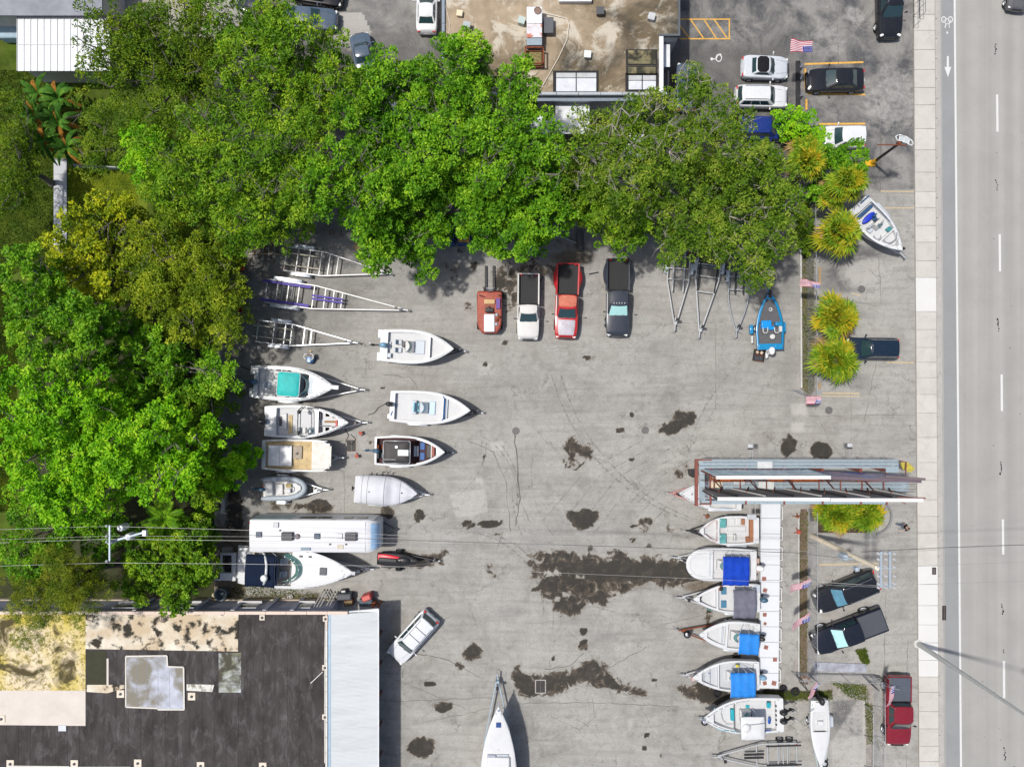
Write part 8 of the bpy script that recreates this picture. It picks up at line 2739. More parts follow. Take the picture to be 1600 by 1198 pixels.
def face(name,p0,p1,zb,zt,m_front,m_back,ncols,th=.22,m_top=None,rows=1):
 """vertical hoarding between two ground points, made of sheets"""
 A,B_=Vector((p0[0],p0[1],0)),Vector((p1[0],p1[1],0))
 d=(B_-A); L_=d.length; d.normalize(); n_=Vector((-d.y,d.x,0))
 root=MB().beam(A+Vector((0,0,zb+.1)),B_+Vector((0,0,zb+.1)),th*.7,.14).build(name,REDS,bb)
 for i in range(ncols):
  a=A+d*(L_*i/ncols+.01); c_=A+d*(L_*(i+1)/ncols-.01)
  mb=MB()
  off=n_*(th/2)
  o1=n_*(th/2-.04)
  mb.add([a+off+Vector((0,0,zb)),c_+off+Vector((0,0,zb)),c_+off+Vector((0,0,zt)),a+off+Vector((0,0,zt)),
    a+o1+Vector((0,0,zb)),c_+o1+Vector((0,0,zb)),c_+o1+Vector((0,0,zt)),a+o1+Vector((0,0,zt))],
    [(1,0,3,2),(4,5,6,7),(0,4,7,3),(5,1,2,6),(3,7,6,2),(0,1,5,4)])
  mb.build('face_panel',m_front(i,ncols) if callable(m_front) else m_front,root)
 for i in range(ncols+1):
  a=A+d*(L_*i/ncols)
  MB().beam(a-n_*.02+Vector((0,0,zb)),a-n_*.02+Vector((0,0,zt-.05)),.08,.12).build('stringer',m_back,root)
 MB().beam(A+Vector((0,0,zt)),B_+Vector((0,0,zt)),th+.04,.12).build('top_cap',m_top or mk('cap_white',(.62,.62,.60),.5,var=.03),root)
 return root
def print_mat(name,cols,scale=(.35,1,.9),seed=0.0,dist=1.0):
 m=bpy.data.materials.new(name); m.use_nodes=True
 nt=m.node_tree; L=nt.links; p=nt.nodes['Principled BSDF']
 tc=nd(nt,'ShaderNodeTexCoord'); mp=nd(nt,'ShaderNodeMapping')
 mp.inputs['Scale'].default_value=scale; mp.inputs['Location'].default_value=(seed,seed,0)
 mp.inputs['Rotation'].default_value=(0,R(35),0)
 L.new(tc.outputs['Object'],mp.inputs['Vector'])
 n=nd(nt,'ShaderNodeTexNoise'); n.inputs['Scale'].default_value=1; n.inputs['Detail'].default_value=2; n.inputs['Distortion'].default_value=dist
 L.new(mp.outputs[0],n.inputs['Vector'])
 cr=nd(nt,'ShaderNodeValToRGB'); el=cr.color_ramp.elements
 el[0].position=.36; el[1].position=.64
 el[0].color=(*cols[0],1); el[1].color=(*cols[-1],1)
 for i in range(1,len(cols)-1):
  e=el.new(.36+.28*i/(len(cols)-1)); e.color=(*cols[i],1)
 L.new(n.outputs[0],cr.inputs[0]); L.new(cr.outputs[0],p.inputs['Base Color']); p.inputs['Roughness'].default_value=.5
 return m
PR1=print_mat('faded_teal_poster',[(.80,.82,.84),(.30,.60,.64),(.75,.80,.82),(.14,.36,.50),(.80,.80,.82)],(.5,1,.9))
PR2=print_mat('faded_dark_poster',[(.16,.18,.26),(.32,.33,.40),(.12,.15,.30),(.62,.35,.38),(.20,.22,.30)],(.25,1,.6),3.0)
za,zb_=ZW+.1,8.5
f1a=lb(1096,735,za); f1b=lb(1262,735,za)
fc1=face('hoarding',f1a,f1b,za,zb_,PR1,REDS,8)
mb=MB()
rr=random.Random(5)
x=f1a[0]+.6
while x<f1b[0]-.5:
 w_=rr.uniform(.18,.42)
 mb.box(x,x+w_,f1a[1]+.111,f1a[1]+.116,za+.25,za+.25+rr.uniform(.25,.40))
 x+=w_+rr.uniform(.08,.2)
mb.build('worn_red_band',mk('worn_red_print',(.42,.06,.08),.6,var=.4,scale=4),fc1)
f2a=lb(1262,737.5,za); f2b=lb(1404,743,za)
fc2=face('hoarding',f2a,f2b,za,7.6,PR2,REDS,7,m_top=mk('cap_plum',(.12,.09,.11),.6))
d=(Vector(f2b)-Vector(f2a)); 
def on2(u,off):
 q=Vector(f2a)+d*u; n_=Vector((-d.y,d.x,0)).normalized(); return q+n_*off
mb=MB()
mb.add([on2(.34,.118)+Vector((0,0,.1)),on2(.60,.118)+Vector((0,0,.1)),on2(.56,.118)+Vector((0,0,1.1)),on2(.40,.118)+Vector((0,0,.9))],[(3,2,1,0)])
mb.build('blue_print',mk('blue_print',(.04,.07,.40),.5,var=.4),fc2)
mb=MB()
mb.add([on2(.12,.119)+Vector((0,0,.5)),on2(.32,.119)+Vector((0,0,.8)),on2(.48,.119)+Vector((0,0,1.7)),on2(.3,.119)+Vector((0,0,1.5))],[(3,2,1,0)])
mb.build('pink_print',mk('pink_print',(.50,.32,.34),.5,var=.2),fc2)
mb=MB()
mb.add([on2(.44,.12)+Vector((0,0,2.0)),on2(.56,.12)+Vector((0,0,2.0)),on2(.58,.12)+Vector((0,0,2.9)),on2(.42,.12)+Vector((0,0,2.9))],[(3,2,1,0)])
mb.build('light_blue_print',mk('light_blue_print',(.14,.32,.62),.5,var=.3),fc2)
GB=mk('board_back_grey',(.25,.245,.245),.7,var=.12,scale=2,dirt=.3)
f3a=lb(1098,766,za); f3b=lb(1261,767,za)
fc3=face('hoarding',f3a,f3b,za,zb_,GB,BLACK,6)
f4a=lb(1262,767.5,za); f4b=lb(1396,768,za)
fc4=face('hoarding',f4a,f4b,za,zb_,GB,BLACK,5)
for fc,pa,pb,n_ in ((fc3,f3a,f3b,4),(fc4,f4a,f4b,4)):
 for i in range(n_):
  xa_=pa[0]+(pb[0]-pa[0])*(i+.1)/n_
  xb2=pa[0]+(pb[0]-pa[0])*(i+.75)/n_
  y=pa[1]+.17
  MB().beam((xa_,y,za+.1),(xb2,y,zb_-.2),.10,.06).build('frame_strut',WRL if i % 2 else BLACK,fc)
  MB().beam((xb2,y+.09,za+.1),(xb2-.9,y+.09,zb_-1.8),.12,.06).build('frame_strut',RUST,fc)
  MB().tube((xa_+.6,y-.1,za+.3),(xa_+.6,y+.9,za+.3),.05,n=6).build('outrigger',REDS,fc)
rb_('top_rail',(1384,744,7.0),(1446,748.5,8.0),.16,.16,mk('plum_rail',(.09,.06,.07),.6))
rb_('top_rail',(1404,779,8.4),(1440,780.3,8.6),.10,.10,mk('cap_white',(.62,.62,.60),.5))
rb_('top_rail',(1402,777,8.2),(1446,778,8.4),.10,.10,REDS)
for (py,z_) in ((717.2,ZW+1.0),(752,ZW+1.0)):
 a_,b_=lb(1100,py,z_),lb(1400,py,z_)
 mb=MB().tube(a_,b_,.02,n=6)
 for i in range(14):
  x_=a_[0]+(b_[0]-a_[0])*i/13
  mb.tube((x_,a_[1],ZW),(x_,a_[1],z_),.018,n=5)
 mb.build('handrail',REDS if py>720 else ALUD,bb)
for px,py,l_,w_,h_,m,nm in ((1195,726,1.2,.55,.12,mk('pale_board',(.50,.52,.52),.6,var=.08),'pale_plate'),(1197,759,1.25,.75,.1,mk('pale_board',(.5,.52,.52),.6),'pale_plate'),
      (1154,754,.9,.3,.3,ALU,'lamp_box'),(1120,757,.9,.5,.06,mk('cream_plate',(.55,.50,.38),.7),'cream_plate')):
 q=lb(px,py,ZW+.1)
 MB().box(q[0]-l_/2,q[0]+l_/2,q[1]-w_/2,q[1]+w_/2,ZW+.06,ZW+.06+h_).build(nm,m,bb,bevel=.02)
q=lb(1415,729,ZW-.3)
MB().prism([(q[0]-.5,q[1]+.35),(q[0]+.1,q[1]+.4),(q[0]+.65,q[1]-.15),(q[0]+.3,q[1]-.45),(q[0]-.3,q[1]-.2)],ZW-.3,ZW-.1).build('yellow_platform',mk('sulphur_yellow',(.40,.34,.05),.6,var=.35,scale=5),bb,bevel=.02)
rb_('end_frame',(1405,719,ZW+.3),(1416,722,ZW+.4),.07,.07)
rb_('end_frame',(1416,722,ZW+.4),(1415,742,ZW+.4),.07,.07)
for k in range(4):
 rb_('end_ladder_rung',(1412,756+k*4,ZW),(1432,756+k*4,ZW+.1),.03,.03,BLACK)
q0,q1=(1406,783,ZW-.4),(1416,787,ZW-.4)
rb_('foot_frame',q0,q1,.06,.06)
for i,(px,py) in enumerate(((1172,696),(1327,695))):
 z_=5.2
 a_=lb(px,py,z_); b_=lb(px,717,ZW+.2)
 MB().tube(a_,b_,.02,n=6).tube((a_[0]+.2,a_[1],a_[2]),(b_[0]+.2,b_[1],b_[2]),.02,n=6).build('lamp_arm',ALU,bb)
 f=MB().box(a_[0]-.19,a_[0]+.19,a_[1]-.16,a_[1]+.14,z_,z_+.16).build('floodlight',mk('flood_white',(.42,.43,.44),.35),bb,bevel=.05)
 MB().box(a_[0]-.2,a_[0]+.2,a_[1]-.30,a_[1]-.20,z_+.02,z_+.10).build('lamp_hood',BLACK,f)
for i,px in enumerate((1171,1180)):
 a_=lb(px,806,4.5); b_=lb(px,788,ZW)
 MB().tube(a_,b_,.02,n=6).build('lamp_arm',ALU,bb)
a_=lb(1174.5,807,4.5)
MB().box(a_[0]-.36,a_[0]+.36,a_[1]-.22,a_[1]+.22,4.45,4.62).build('floodlight',mk('flood_grey',(.40,.42,.44),.35),bb,bevel=.05)
mb=MB()
for cx_,cy_,r_,a0_,a1_ in ((1364,806,28,-70,80),):
 pts=[W(cx_+r_*math.cos(R(a0_+(a1_-a0_)*k/14)),cy_+r_*math.sin(R(a0_+(a1_-a0_)*k/14))) for k in range(15)]
 for p_,q_ in zip(pts[:-1],pts[1:]):
  mb.beam((p_.x,p_.y,.06),(q_.x,q_.y,.06),.18,.16)
o=mb.build('planter_kerb',mk('planter_kerb_grey',(.20,.20,.20),.9,var=.1))
tag(o,'curved grey kerb on the pavement side of the planter palms','kerb')
c=W(1325,810)
o=MB().box(-2.6,1.6,-1.2,1.3,0,.12).build('planter_bed',mk('planter_soil',(.07,.05,.035),.95,var=.4,scale=4)); o.location=(c.x,c.y,.001)
tag(o,'dark soil bed beneath the palms under the hoarding','planter')
# ================================================================== WHITE GANGWAY
gc=W(1203,930,.55)
gw=thing('gangway','very long narrow white platform with low side rails behind the row of boats','gangway',(gc.x,gc.y,0),R(-.7))
GWM=mk('gangway_white',(.58,.60,.62),.45,var=.02,obj_rand=.02,dirt=.15,dirt_col=(.5,.5,.5))
LG=290/S*(H-.55)/H; WG=30/S*(H-.55)/H
npl=12
pme=MB().box(-WG/2,WG/2,0,LG/npl-.03,.42,.55).mesh('deck_panel'); pme.materials.append(GWM)
for i in range(npl):
 o=bpy.data.objects.new('deck_panel',pme); COL.objects.link(o); o.parent=gw; o.location=(0,-LG/2+i*LG/npl,0)
for sd in (-1,1):
 MB().box(sd*WG/2-.05,sd*WG/2+.05,-LG/2,LG/2,.30,.412).build('side_beam',ALUD,gw)
for i in range(9):
 y0_=-LG/2+.5+i*1.75
 MB().path([(WG/2+.02,y0_,.5),(WG/2+.16,y0_+.05,.62),(WG/2+.16,y0_+1.1,.62),(WG/2+.02,y0_+1.15,.5)],.028,6).build('side_rail',mk('rail_white',(.72,.72,.72),.4),gw)
RG=mk('red_rag',(.30,.13,.11),.9,var=.4,scale=7)
CHK=['behind the boat with the royal blue canopy','behind the grey-canopied bowrider','just north of the first bright blue canopy boat','smallest of all, behind the spare-wheel boat','between the two bright blue canopies on the boat side','on the fence side near the second bright blue canopy','at the south-west corner of its end','at the south-east corner of its end']
for (px,py,s_) in ((1194,904,.34),(1195.5,922,.34),(1195,960,.32),(1195.5,974,.24),(1197,1011,.34),(1211,1030,.34),(1195,1067,.32),(1209.5,1067,.38)):
 w_=W(px,py,.6)
 t=thing('boat_fitting','rag','rag',(w_.x,w_.y,.553),random.uniform(-.3,.3),'little red chocks lying along the white gangway')
 t['label']='red chock on the gangway, ' +CHK.pop(0)
 t.name='red_chock'; t['category']='chock'
 MB().box(-s_/2,s_/2,-s_/2,s_/2,0,.07).build('base',RG,t,bevel=.02)
 MB().lathe([(0,0),(s_*.3,0),(s_*.22,.08),(0,.1)],(0,0,.07),10).build('knob',mk('brown_rag',(.26,.15,.11),.9,var=.4),t)
for i in range(7):
 y=-LG/2+.8+i*2.6
 MB().box(-.5,.5,y-.1,y+.1,0,.30).build('support_block',CONC,gw)
# ================================================================== FENCES
STL=mk('fence_galvanised',(.42,.43,.44),.5,.4,var=.1)
def fence(pts,h_,label,mesh=True,post_every=2.6,top=.022,postr=.032,wires=16,rust=False):
 q=[W(x,y,0) for x,y in pts]
 c_=sum(q,Vector())/len(q)
 t=thing('chain_link_fence',label,'fence',(c_.x,c_.y,0))
 for a_,b_ in zip(q[:-1],q[1:]):
  a_,b_=a_-c_,b_-c_
  L_=(b_-a_).length; n_=max(1,round(L_/post_every))
  d_=(b_-a_)/n_
  for i in range(n_+1):
   p_=a_+d_*i
   MB().tube((p_.x,p_.y,0),(p_.x,p_.y,h_+.06),postr,n=7).build('post',STL if not rust or i % 3 else RUST,t)
  MB().tube((a_.x,a_.y,h_),(b_.x,b_.y,h_),top,n=6).build('top_rail',STL,t)
  if mesh:
   pm_=MB(); l_=d_.length
   for k in range(wires):
    s0=l_*k/wires
    for sg in (1,-1):
     e=s0+sg*h_
     p0,p1=Vector((s0,0,.05)),Vector((min(max(e,0),l_),0,.05+(h_-.05)*(abs(min(max(e,0),l_)-s0)/h_ if h_ else 0)))
     if (p1-p0).length>.1:
      pm_.tube(p0,p1,.006,.006,3,False)
   me_=pm_.mesh('mesh_panel'); me_.materials.append(STL)
   for i in range(n_):
    o_=bpy.data.objects.new('mesh_panel',me_); COL.objects.link(o_); o_.parent=t
    p_=a_+d_*i; o_.location=p_; o_.rotation_euler=(0,0,math.atan2(d_.y,d_.x))
 return t
fence([(1257,180),(1260,390),(1262,620)],1.9,'chain-link fence with weeds running past the round palms')
fence([(1262,795),(1262,1052)],1.9,'chain-link fence between the white gangway and the slantwise black vehicles')
fence([(1236,1048),(1262,1050),(1360,1052)],1.9,'chain-link fence north of the gravel patch and skiff')
fence([(1364,1054),(1366,1290)],1.9,'chain-link fence beside the dark red pickup')
fence([(1350,1100),(1350,1290)],1.6,'second thin fence inside the gravel patch by the red pickup',mesh=False)
def gate(p0,p1,h_,label,m=ALUD):
 a_,b_=W(*p0),W(*p1); c_=(a_+b_)/2
 t=thing('gate',label,'gate',(c_.x,c_.y,0)); a_ -= c_; b_ -= c_
 for f_ in (0,1):
  p_=a_.lerp(b_,f_)
  MB().tube((p_.x,p_.y,.05),(p_.x,p_.y,h_),.03,n=6).build('upright',m,t)
 for z_ in (.1,h_*.5,h_):
  MB().tube((a_.x,a_.y,z_),(b_.x,b_.y,z_),.025,n=6).build('rail',m,t)
 MB().tube((a_.x,a_.y,.1),(b_.x,b_.y,h_),.02,n=6).build('brace',m,t)
gate((1238,610),(1261,622),1.9,'grey gate leaf swung open at the south end of the weedy fence')
gate((1358,1054),(1386,1062),1.9,'grey gate leaf by the tail of the dark red pickup')
gate((1243,1052),(1250,1066),1.6,'dark gate leaf near the loose tyres',BLACK)
gate((1346,1053),(1358,1066),1.6,'dark gate leaf at the corner of the gravel patch',BLACK)
def low_wall(p0,p1,w_,h_,m,label,z0=0.0):
 a_,b_=W(*p0),W(*p1); c_=(a_+b_)/2
 o=MB().box(-(b_-a_).length/2,(b_-a_).length/2,-w_/2,w_/2,z0,h_).build('low_wall',m,bevel=.02)
 o.location=(c_.x,c_.y,0); o.rotation_euler=(0,0,math.atan2(b_.y-a_.y,b_.x-a_.x))
 tag(o,label,'wall')
low_wall((1250.5,395),(1251.5,606),.14,.16,CONC,'thin pale concrete kerb on the yard side of the weedy fence')
low_wall((1247.5,800),(1247.5,1058),.10,.12,CONC,'thin concrete kerb beside the white gangway')
low_wall((1255.5,795),(1255.5,1050),.55,.05,mk('brown_gully',(.13,.095,.07),.9,var=.4,scale=5),'long brown gully plate by the southern fence')
low_wall((1358,1066),(1358,1290),.55,.05,mk('taupe_strip',(.24,.22,.20),.9,var=.25,scale=3),'taupe concrete strip beside the red pickup')
low_wall((1270,1040),(1353,1043),.75,.10,mk('blue_grey_slab',(.28,.29,.33),.8,var=.35,scale=1.4),'blue-grey slab walkway north of the gravel patch')
low_wall((1268,793),(1268,814),.35,.05,DARKG,'small dark plate between the fence and the planter')
low_wall((1250,395),(1250,250),.14,.14,CONC,'concrete kerb in the shade below the olive trees')
low_wall((1246.5,96),(1246.5,176),.40,.10,mk('black_channel',(.03,.03,.032),.8,var=.2),'black channel between the convertible and the black saloon')
for i,(px,py,l_,r_,lab) in enumerate(((1251,104,.5,1.0,'short silver post at the top of the black channel'),(1251,122,.5,1.1,'short silver post beside the yellow wheel stop'),(1251.5,149,.65,.9,'short silver post near the leafy shrub'))):
 w_=W(px,py,.4)
 o=MB().tube((0,0,0),(.08*1,.03,.55),.05,n=8).box(-.18,.18,-.04,.04,.5,.56).build('bollard',CHROME); o.location=(w_.x,w_.y,0); o.rotation_euler=(0,0,r_)
 tag(o,lab,'bollard')
t=thing('railing','thin black railing on the pavement edge near the top black off-roader','railing',tuple(W(1430,22)[:2])+(0,))
for (a_,b_) in (((1425,-40),(1425.5,44)),((1433,-40),(1434,30))):
 A_,B__=W(*a_)-t.location,W(*b_)-t.location
 for z_ in (.15,1.0):
  MB().tube((A_.x,A_.y,z_+.12),(B__.x,B__.y,z_+.12),.02,n=5).build('rail',BLACK,t)
 for k in range(6):
  p_=A_.lerp(B__,k/5)
  MB().tube((p_.x,p_.y,.1),(p_.x,p_.y,1.12),.018,n=5).build('baluster',BLACK,t)
# ================================================================== FLAGS
FR=mk('flag_red',(.42,.03,.06),.8,var=.05); FW=mk('flag_white',(.66,.64,.66),.8,var=.03); FB=mk('flag_blue',(.05,.06,.26),.8,var=.08)
def flag(foot,top,hoist_end,label,z=5.2,L_=1.75,wd=.85,ang=None,seed=0,fold=.12):
 """pole from foot pixel; flag flies at height z from pixel top towards angle ang (degrees, image space)"""
 r=random.Random(seed)
 f=W(*foot,0); tp=W(*top,z)
 t=thing('flag',label,'flag',(f.x,f.y,0),0,'striped flags on thin poles')
 T=tp-f
 MB().tube((0,0,0),(T.x,T.y,z),.022,.014,6).build('pole',ALU,t)
 MB().ell((T.x,T.y,z+.03),(.045,.045,.045),8,6).build('finial',CHROME,t)
 d=Vector((math.cos(R(ang)),math.sin(R(ang)),0)); n_=Vector((-d.y,d.x,0))
 nx,ny=15,13
 def P_(u,v):
  q=Vector((T.x,T.y,z-.1))+d*(u*L_)
  wv=math.sin(u*7+seed*1.3+v*1.2)*fold*(.3+u)
  q+=n_*((v-.5)*wd*(.80-.12*math.sin(u*3+seed)))+Vector((0,0,wv-v*wd*.45))
  q+=d*(.10*math.sin(v*3+seed))
  return q
 grid=[[P_(i/nx,j/ny) for j in range(ny+1)] for i in range(nx+1)]
 for nm,m,test in (('red_stripes',FR,lambda i,j:j % 2==0 and not (i<6 and j >= 6)),('white_stripes',FW,lambda i,j:j % 2==1 and not (i<6 and j >= 6)),('canton',FB,lambda i,j:i<6 and j >= 6)):
  mb=MB()
  for i in range(nx):
   for j in range(ny):
    if test(i,j):
     mb.quad(grid[i][j],grid[i+1][j],grid[i+1][j+1],grid[i][j+1])
  o=mb.build(nm,m,t,smooth='full')
  if 'stripes' in nm:o['kind']='stuff'
  if nm=='canton':
   st=MB()
   for i in range(4):
    for j in range(4):
     c_=P_((i+.7)/nx*1.25,(6.5+j*1.7)/ny)+Vector((0,0,.012))
     st.add([c_+Vector((.028*math.cos(a_),.028*math.sin(a_),0)) for a_ in [k*PI/3 for k in range(6)]],[(0,1,2,3,4,5)])
   st.build('stars',FW,o)['kind']='stuff'
flag((1247,96),(1272.5,70),None,'striped flag flying above the black channel in the north-east car park',5.0,1.75,.95,ang=178,seed=1)
flag((1262,436),(1283,445),None,'striped flag folded narrow beside the brown wheel stop',5.0,1.55,.55,ang=172,seed=2,fold=.2)
flag((1262,620),(1284,625),None,'striped flag by the open gate leaf south of the round palms',5.0,1.15,.7,ang=180,seed=3)
flag((1248,905),(1268,911),None,'striped flag beside the front of the slantwise black off-roader',5.0,1.75,.75,ang=200,seed=4)
flag((1250,955),(1268,964),None,'striped flag beside the front of the slantwise black pickup',5.0,1.7,.85,ang=212,seed=5)
flag((1266,1046),(1281,1068),None,'striped flag above the outboard of the narrow skiff',5.0,1.45,.7,ang=238,seed=6)
flag((1380,1050),(1399,1072),None,'striped flag over the bed cover of the dark red pickup',5.0,1.7,.75,ang=258,seed=7)
# ================================================================== POLES AND WIRES
PINE=mk('pole_timber',(.80,.70,.54),.85,var=.12,scale=3)
GST=mk('crossarm_blue_grey',(.33,.39,.45),.5,.2,var=.1)
def pole(foot,top,z,r0,r1,label,m,name='utility_pole',cat='utility pole',n=14):
 f=W(*foot,0); tp=W(*top,z)
 t=thing(name,label,cat,(f.x,f.y,0))
 T=tp-f
 MB().tube((0,0,-.05),(T.x,T.y,z),r0,r1,n).build('shaft',m,t,smooth=True)
 return t,Vector((T.x,T.y,z)),f
ZP=11.2
t1,T1,F1=pole((1268,837),(1371,887),ZP,.24,.16,'tall pale utility pole with steel crossarms standing beside the planter',PINE)
def lt_(px,py,z,F):w_=W(px,py,z); return Vector((w_.x-F.x,w_.y-F.y,z))
for px in (1376,1390):
 MB().beam(lt_(px,861,ZP-.1,F1),lt_(px,918,ZP-.1,F1),.13,.13).build('crossarm',GST,t1)
for py in (864,887,914):
 MB().beam(lt_(1370,py,ZP-.1,F1),lt_(1396,py,ZP-.1,F1),.08,.08).build('spacer_arm',GST,t1)
INS=mk('insulator_grey',(.42,.42,.44),.3)
for py in (864,873,885,899,911,917):
 for px in (1371,1383,1396):
  q=lt_(px,py,ZP,F1)
  MB().lathe([(0,0),(.06,0),(.06,.05),(.10,.08),(.05,.14),(.09,.18),(.04,.26),(0,.26)],q,8).build('insulator',INS,t1)
q=lt_(1322,871,8.0,F1)
MB().lathe([(0,0),(.26,.05),(.26,.7),(.2,.8),(0,.85)],(q.x,q.y,7.2),14).build('transformer',GST,t1,smooth=True)
q=lt_(1341,890,8.8,F1)
MB().lathe([(0,0),(.16,.05),(.16,.5),(0,.55)],(q.x,q.y,8.2),10).build('transformer',GST,t1,smooth=True)
MB().beam(lt_(1325,872,7.9,F1),lt_(1338,872,8.0,F1),.08,.08).beam(lt_(1341,890,8.7,F1),lt_(1345,878,8.7,F1),.06,.06).build('bracket',GST,t1)
ZP2=9.5
t2,T2,F2=pole((240,822),(171,848),ZP2,.20,.14,'utility pole with two transformers rising out of the western trees',mk('pole_grey_timber',(.42,.44,.46),.8,var=.1))
MB().beam(lt_(171.5,820,ZP2,F2),lt_(171.5,876,ZP2,F2),.11,.11).build('crossarm',GST,t2)
for py in (821,837,846,876):
 q=lt_(168,py,ZP2,F2)
 MB().lathe([(0,0),(.06,0),(.1,.06),(.05,.12),(.09,.16),(0,.24)],q,8).build('insulator',INS,t2)
for px,py in ((185,826),(197,840)):
 q=lt_(px,py,9.0,F2)
 MB().lathe([(0,0),(.25,.04),(.27,.8),(.2,.92),(.06,.95),(.06,1.1),(0,1.1)],(q.x,q.y,7.9),14).build('transformer',mk('tank_grey',(.58,.60,.62),.4,.1),t2,smooth=True)
MB().beam(lt_(176,845,9.0,F2),lt_(226,831,8.8,F2),.13,.12).build('shaft_bar',GST,t2)  # bar drawn for the visible length of the pole itself
q=lt_(226,832,8.9,F2)
MB().box(q.x-.15,q.x+.15,q.y-.25,q.y+.2,8.7,9.0).build('cutout_box',mk('tank_grey',(.58,.6,.62),.4),t2,bevel=.03)
t3,T3,F3=pole((1434,1005),(1640,1142),14.0,.22,.07,'tapering grey street light pole leaning over the road from the white slabs',mk('lamp_concrete',(.36,.37,.36),.6,var=.08),'street_lamp','street lamp')
MB().lathe([(0,0),(.42,0),(.42,.10),(.30,.16),(0,.16)],(0,0,0),8).build('base_plate',CONC,t3)
MB().tube(T3-Vector((0,0,.3)),T3+Vector((2.4,-.6,.5)),.07,.05,8).build('arm',ALUD,t3)
MB().ell(tuple(T3+Vector((2.8,-.7,.5))),(.5,.2,.12),12,6).build('lamp_head',ALU,t3)
def sign_pole():
 f=W(1360,256,0)
 t=thing('sign_pole','dark slanting sign pole with a yellow foot and a ring-shaped white sign','sign',(f.x,f.y,0))
 def q(px,py,z):w_=W(px,py,z); return Vector((w_.x-f.x,w_.y-f.y,z))
 YF=mk('foot_yellow',(.60,.34,.01),.5,var=.2,scale=6)
 MB().lathe([(.30,0),(.30,.12),(.17,.18),(.17,1.0),(0,1.0)],(0,0,0),12).build('foot',YF,t,smooth=True)
 MB().box(-.55,.35,-.25,.22,0,.25).build('foot_block',YF,t,bevel=.04)
 zt=6.4
 MB().tube((0,0,.9),q(1404,225,zt),.12,.11,10).build('shaft',mk('pole_black',(.03,.025,.025),.6,var=.3),t)
 MB().beam(q(1371,226,zt),q(1416,227,zt),.07,.07).build('rusty_arm',RUST,t)
 MB().lathe([(0,-.15),(.16,-.15),(.18,.12),(0,.2)],q(1405,223,zt),10).build('cap',RUST,t)
 WS=mk('sign_white_ring',(.66,.68,.68),.5)
 c_=q(1412,219,zt+.3)
 mb=MB()
 pts=[(-.62,.28),(-.35,.42),(.1,.30),(.55,.05),(.75,-.25),(.55,-.42),(.30,-.25),(-.1,-.10),(-.5,0),(-.62,.28)]
 mb.path([(c_.x+a_,c_.y+b_,c_.z) for a_,b_ in pts],.035,6)
 mb.path([(c_.x-.3,c_.y+.35,c_.z),(c_.x-.35,c_.y-.02,c_.z)],.03,5).path([(c_.x+.1,c_.y+.28,c_.z),(c_.x+.02,c_.y-.12,c_.z)],.03,5).path([(c_.x+.5,c_.y+.08,c_.z),(c_.x+.35,c_.y-.26,c_.z)],.03,5)
 mb.build('sign_frame',WS,t,smooth='full')
 MB().prism([(c_.x-.3,c_.y+.32),(c_.x+.05,c_.y+.26),(c_.x+.0,c_.y-.1),(c_.x-.34,c_.y)],c_.z-.01,c_.z+.01).build('sign_pane',mk('sign_pale',(.42,.45,.46),.3),t)
 MB().prism([(c_.x+.14,c_.y+.22),(c_.x+.46,c_.y+.06),(c_.x+.32,c_.y-.24),(c_.x+.06,c_.y-.1)],c_.z-.01,c_.z+.01).build('sign_pane',mk('sign_pale',(.42,.45,.46),.3),t)
sign_pole()
def wire(pts,z,r,label,m,sag=.35,group='overhead wires'):
 q=[W(x,y,zz) for (x,y),zz in zip(pts,z)]
 mb=MB()
 for a_,b_ in zip(q[:-1],q[1:]):
  n_=max(4,int((b_-a_).length/4))
  P_=[]
  for k in range(n_+1):
   u=k/n_
   p_=a_.lerp(b_,u); p_.z -= 4*sag*u*(1-u)*(b_-a_).length/70
   P_.append(p_)
  mb.path(P_,r,5)
 c_=q[0]
 o=mb.build('power_line',m)
 tag(o,label,'overhead wire',group)
CU=mk('wire_grey',(.26,.25,.24),.5,.2); CK=mk('wire_dark',(.06,.06,.065),.6); CP=mk('wire_pale',(.27,.27,.27),.4)
wire([(-60,829),(171,822),(600,835),(1373,866)],(9.6,9.6,9.9,11.2),.011,'northernmost overhead wire from the western transformer pole to the pale pole',CP)
wire([(-60,845),(171,837),(600,840),(1373,874)],(9.5,9.5,9.5,11.0),.008,'thin overhead wire just south of the northernmost one',CU)
wire([(-60,850),(168,842),(600,848),(1325,866)],(8.8,8.8,8.6,8.0),.013,'thick pale service wire crossing the caravan roof',CP)
wire([(390,836),(740,847),(1240,863),(1322,872)],(8.0,8.0,8.2,8.4),.018,'thick dark cable crossing the yard south of the caravan vents',CK)
wire([(-60,886),(171,879),(600,884),(1373,917)],(9.6,9.6,9.8,11.2),.012,'southernmost overhead wire crossing the cabin cruiser canopy',CP)
wire([(640,850),(1240,870),(1373,886)],(9,9,11),.008,'thin grey wire over the big wet stain',CU)
wire([(1345,862),(1480,855),(1700,848)],(8.4,8.6,9),.022,'dark cable leaving the pale pole across the road',CK)
wire([(1396,864),(1700,842)],(11.2,11.5),.008,'thin wire crossing the road nearest the hoarding',CU)
wire([(1396,886),(1700,874)],(11.2,11.5),.008,'thin wire crossing the road through its middle',CU)
wire([(1396,914),(1700,905)],(11.2,11.5),.008,'thin wire crossing the road over the small pavement grate',CU)
wire([(1222,905),(1373,915)],(8,11),.014,'pale slack wire above the bonnet of the slantwise off-roader',CP)
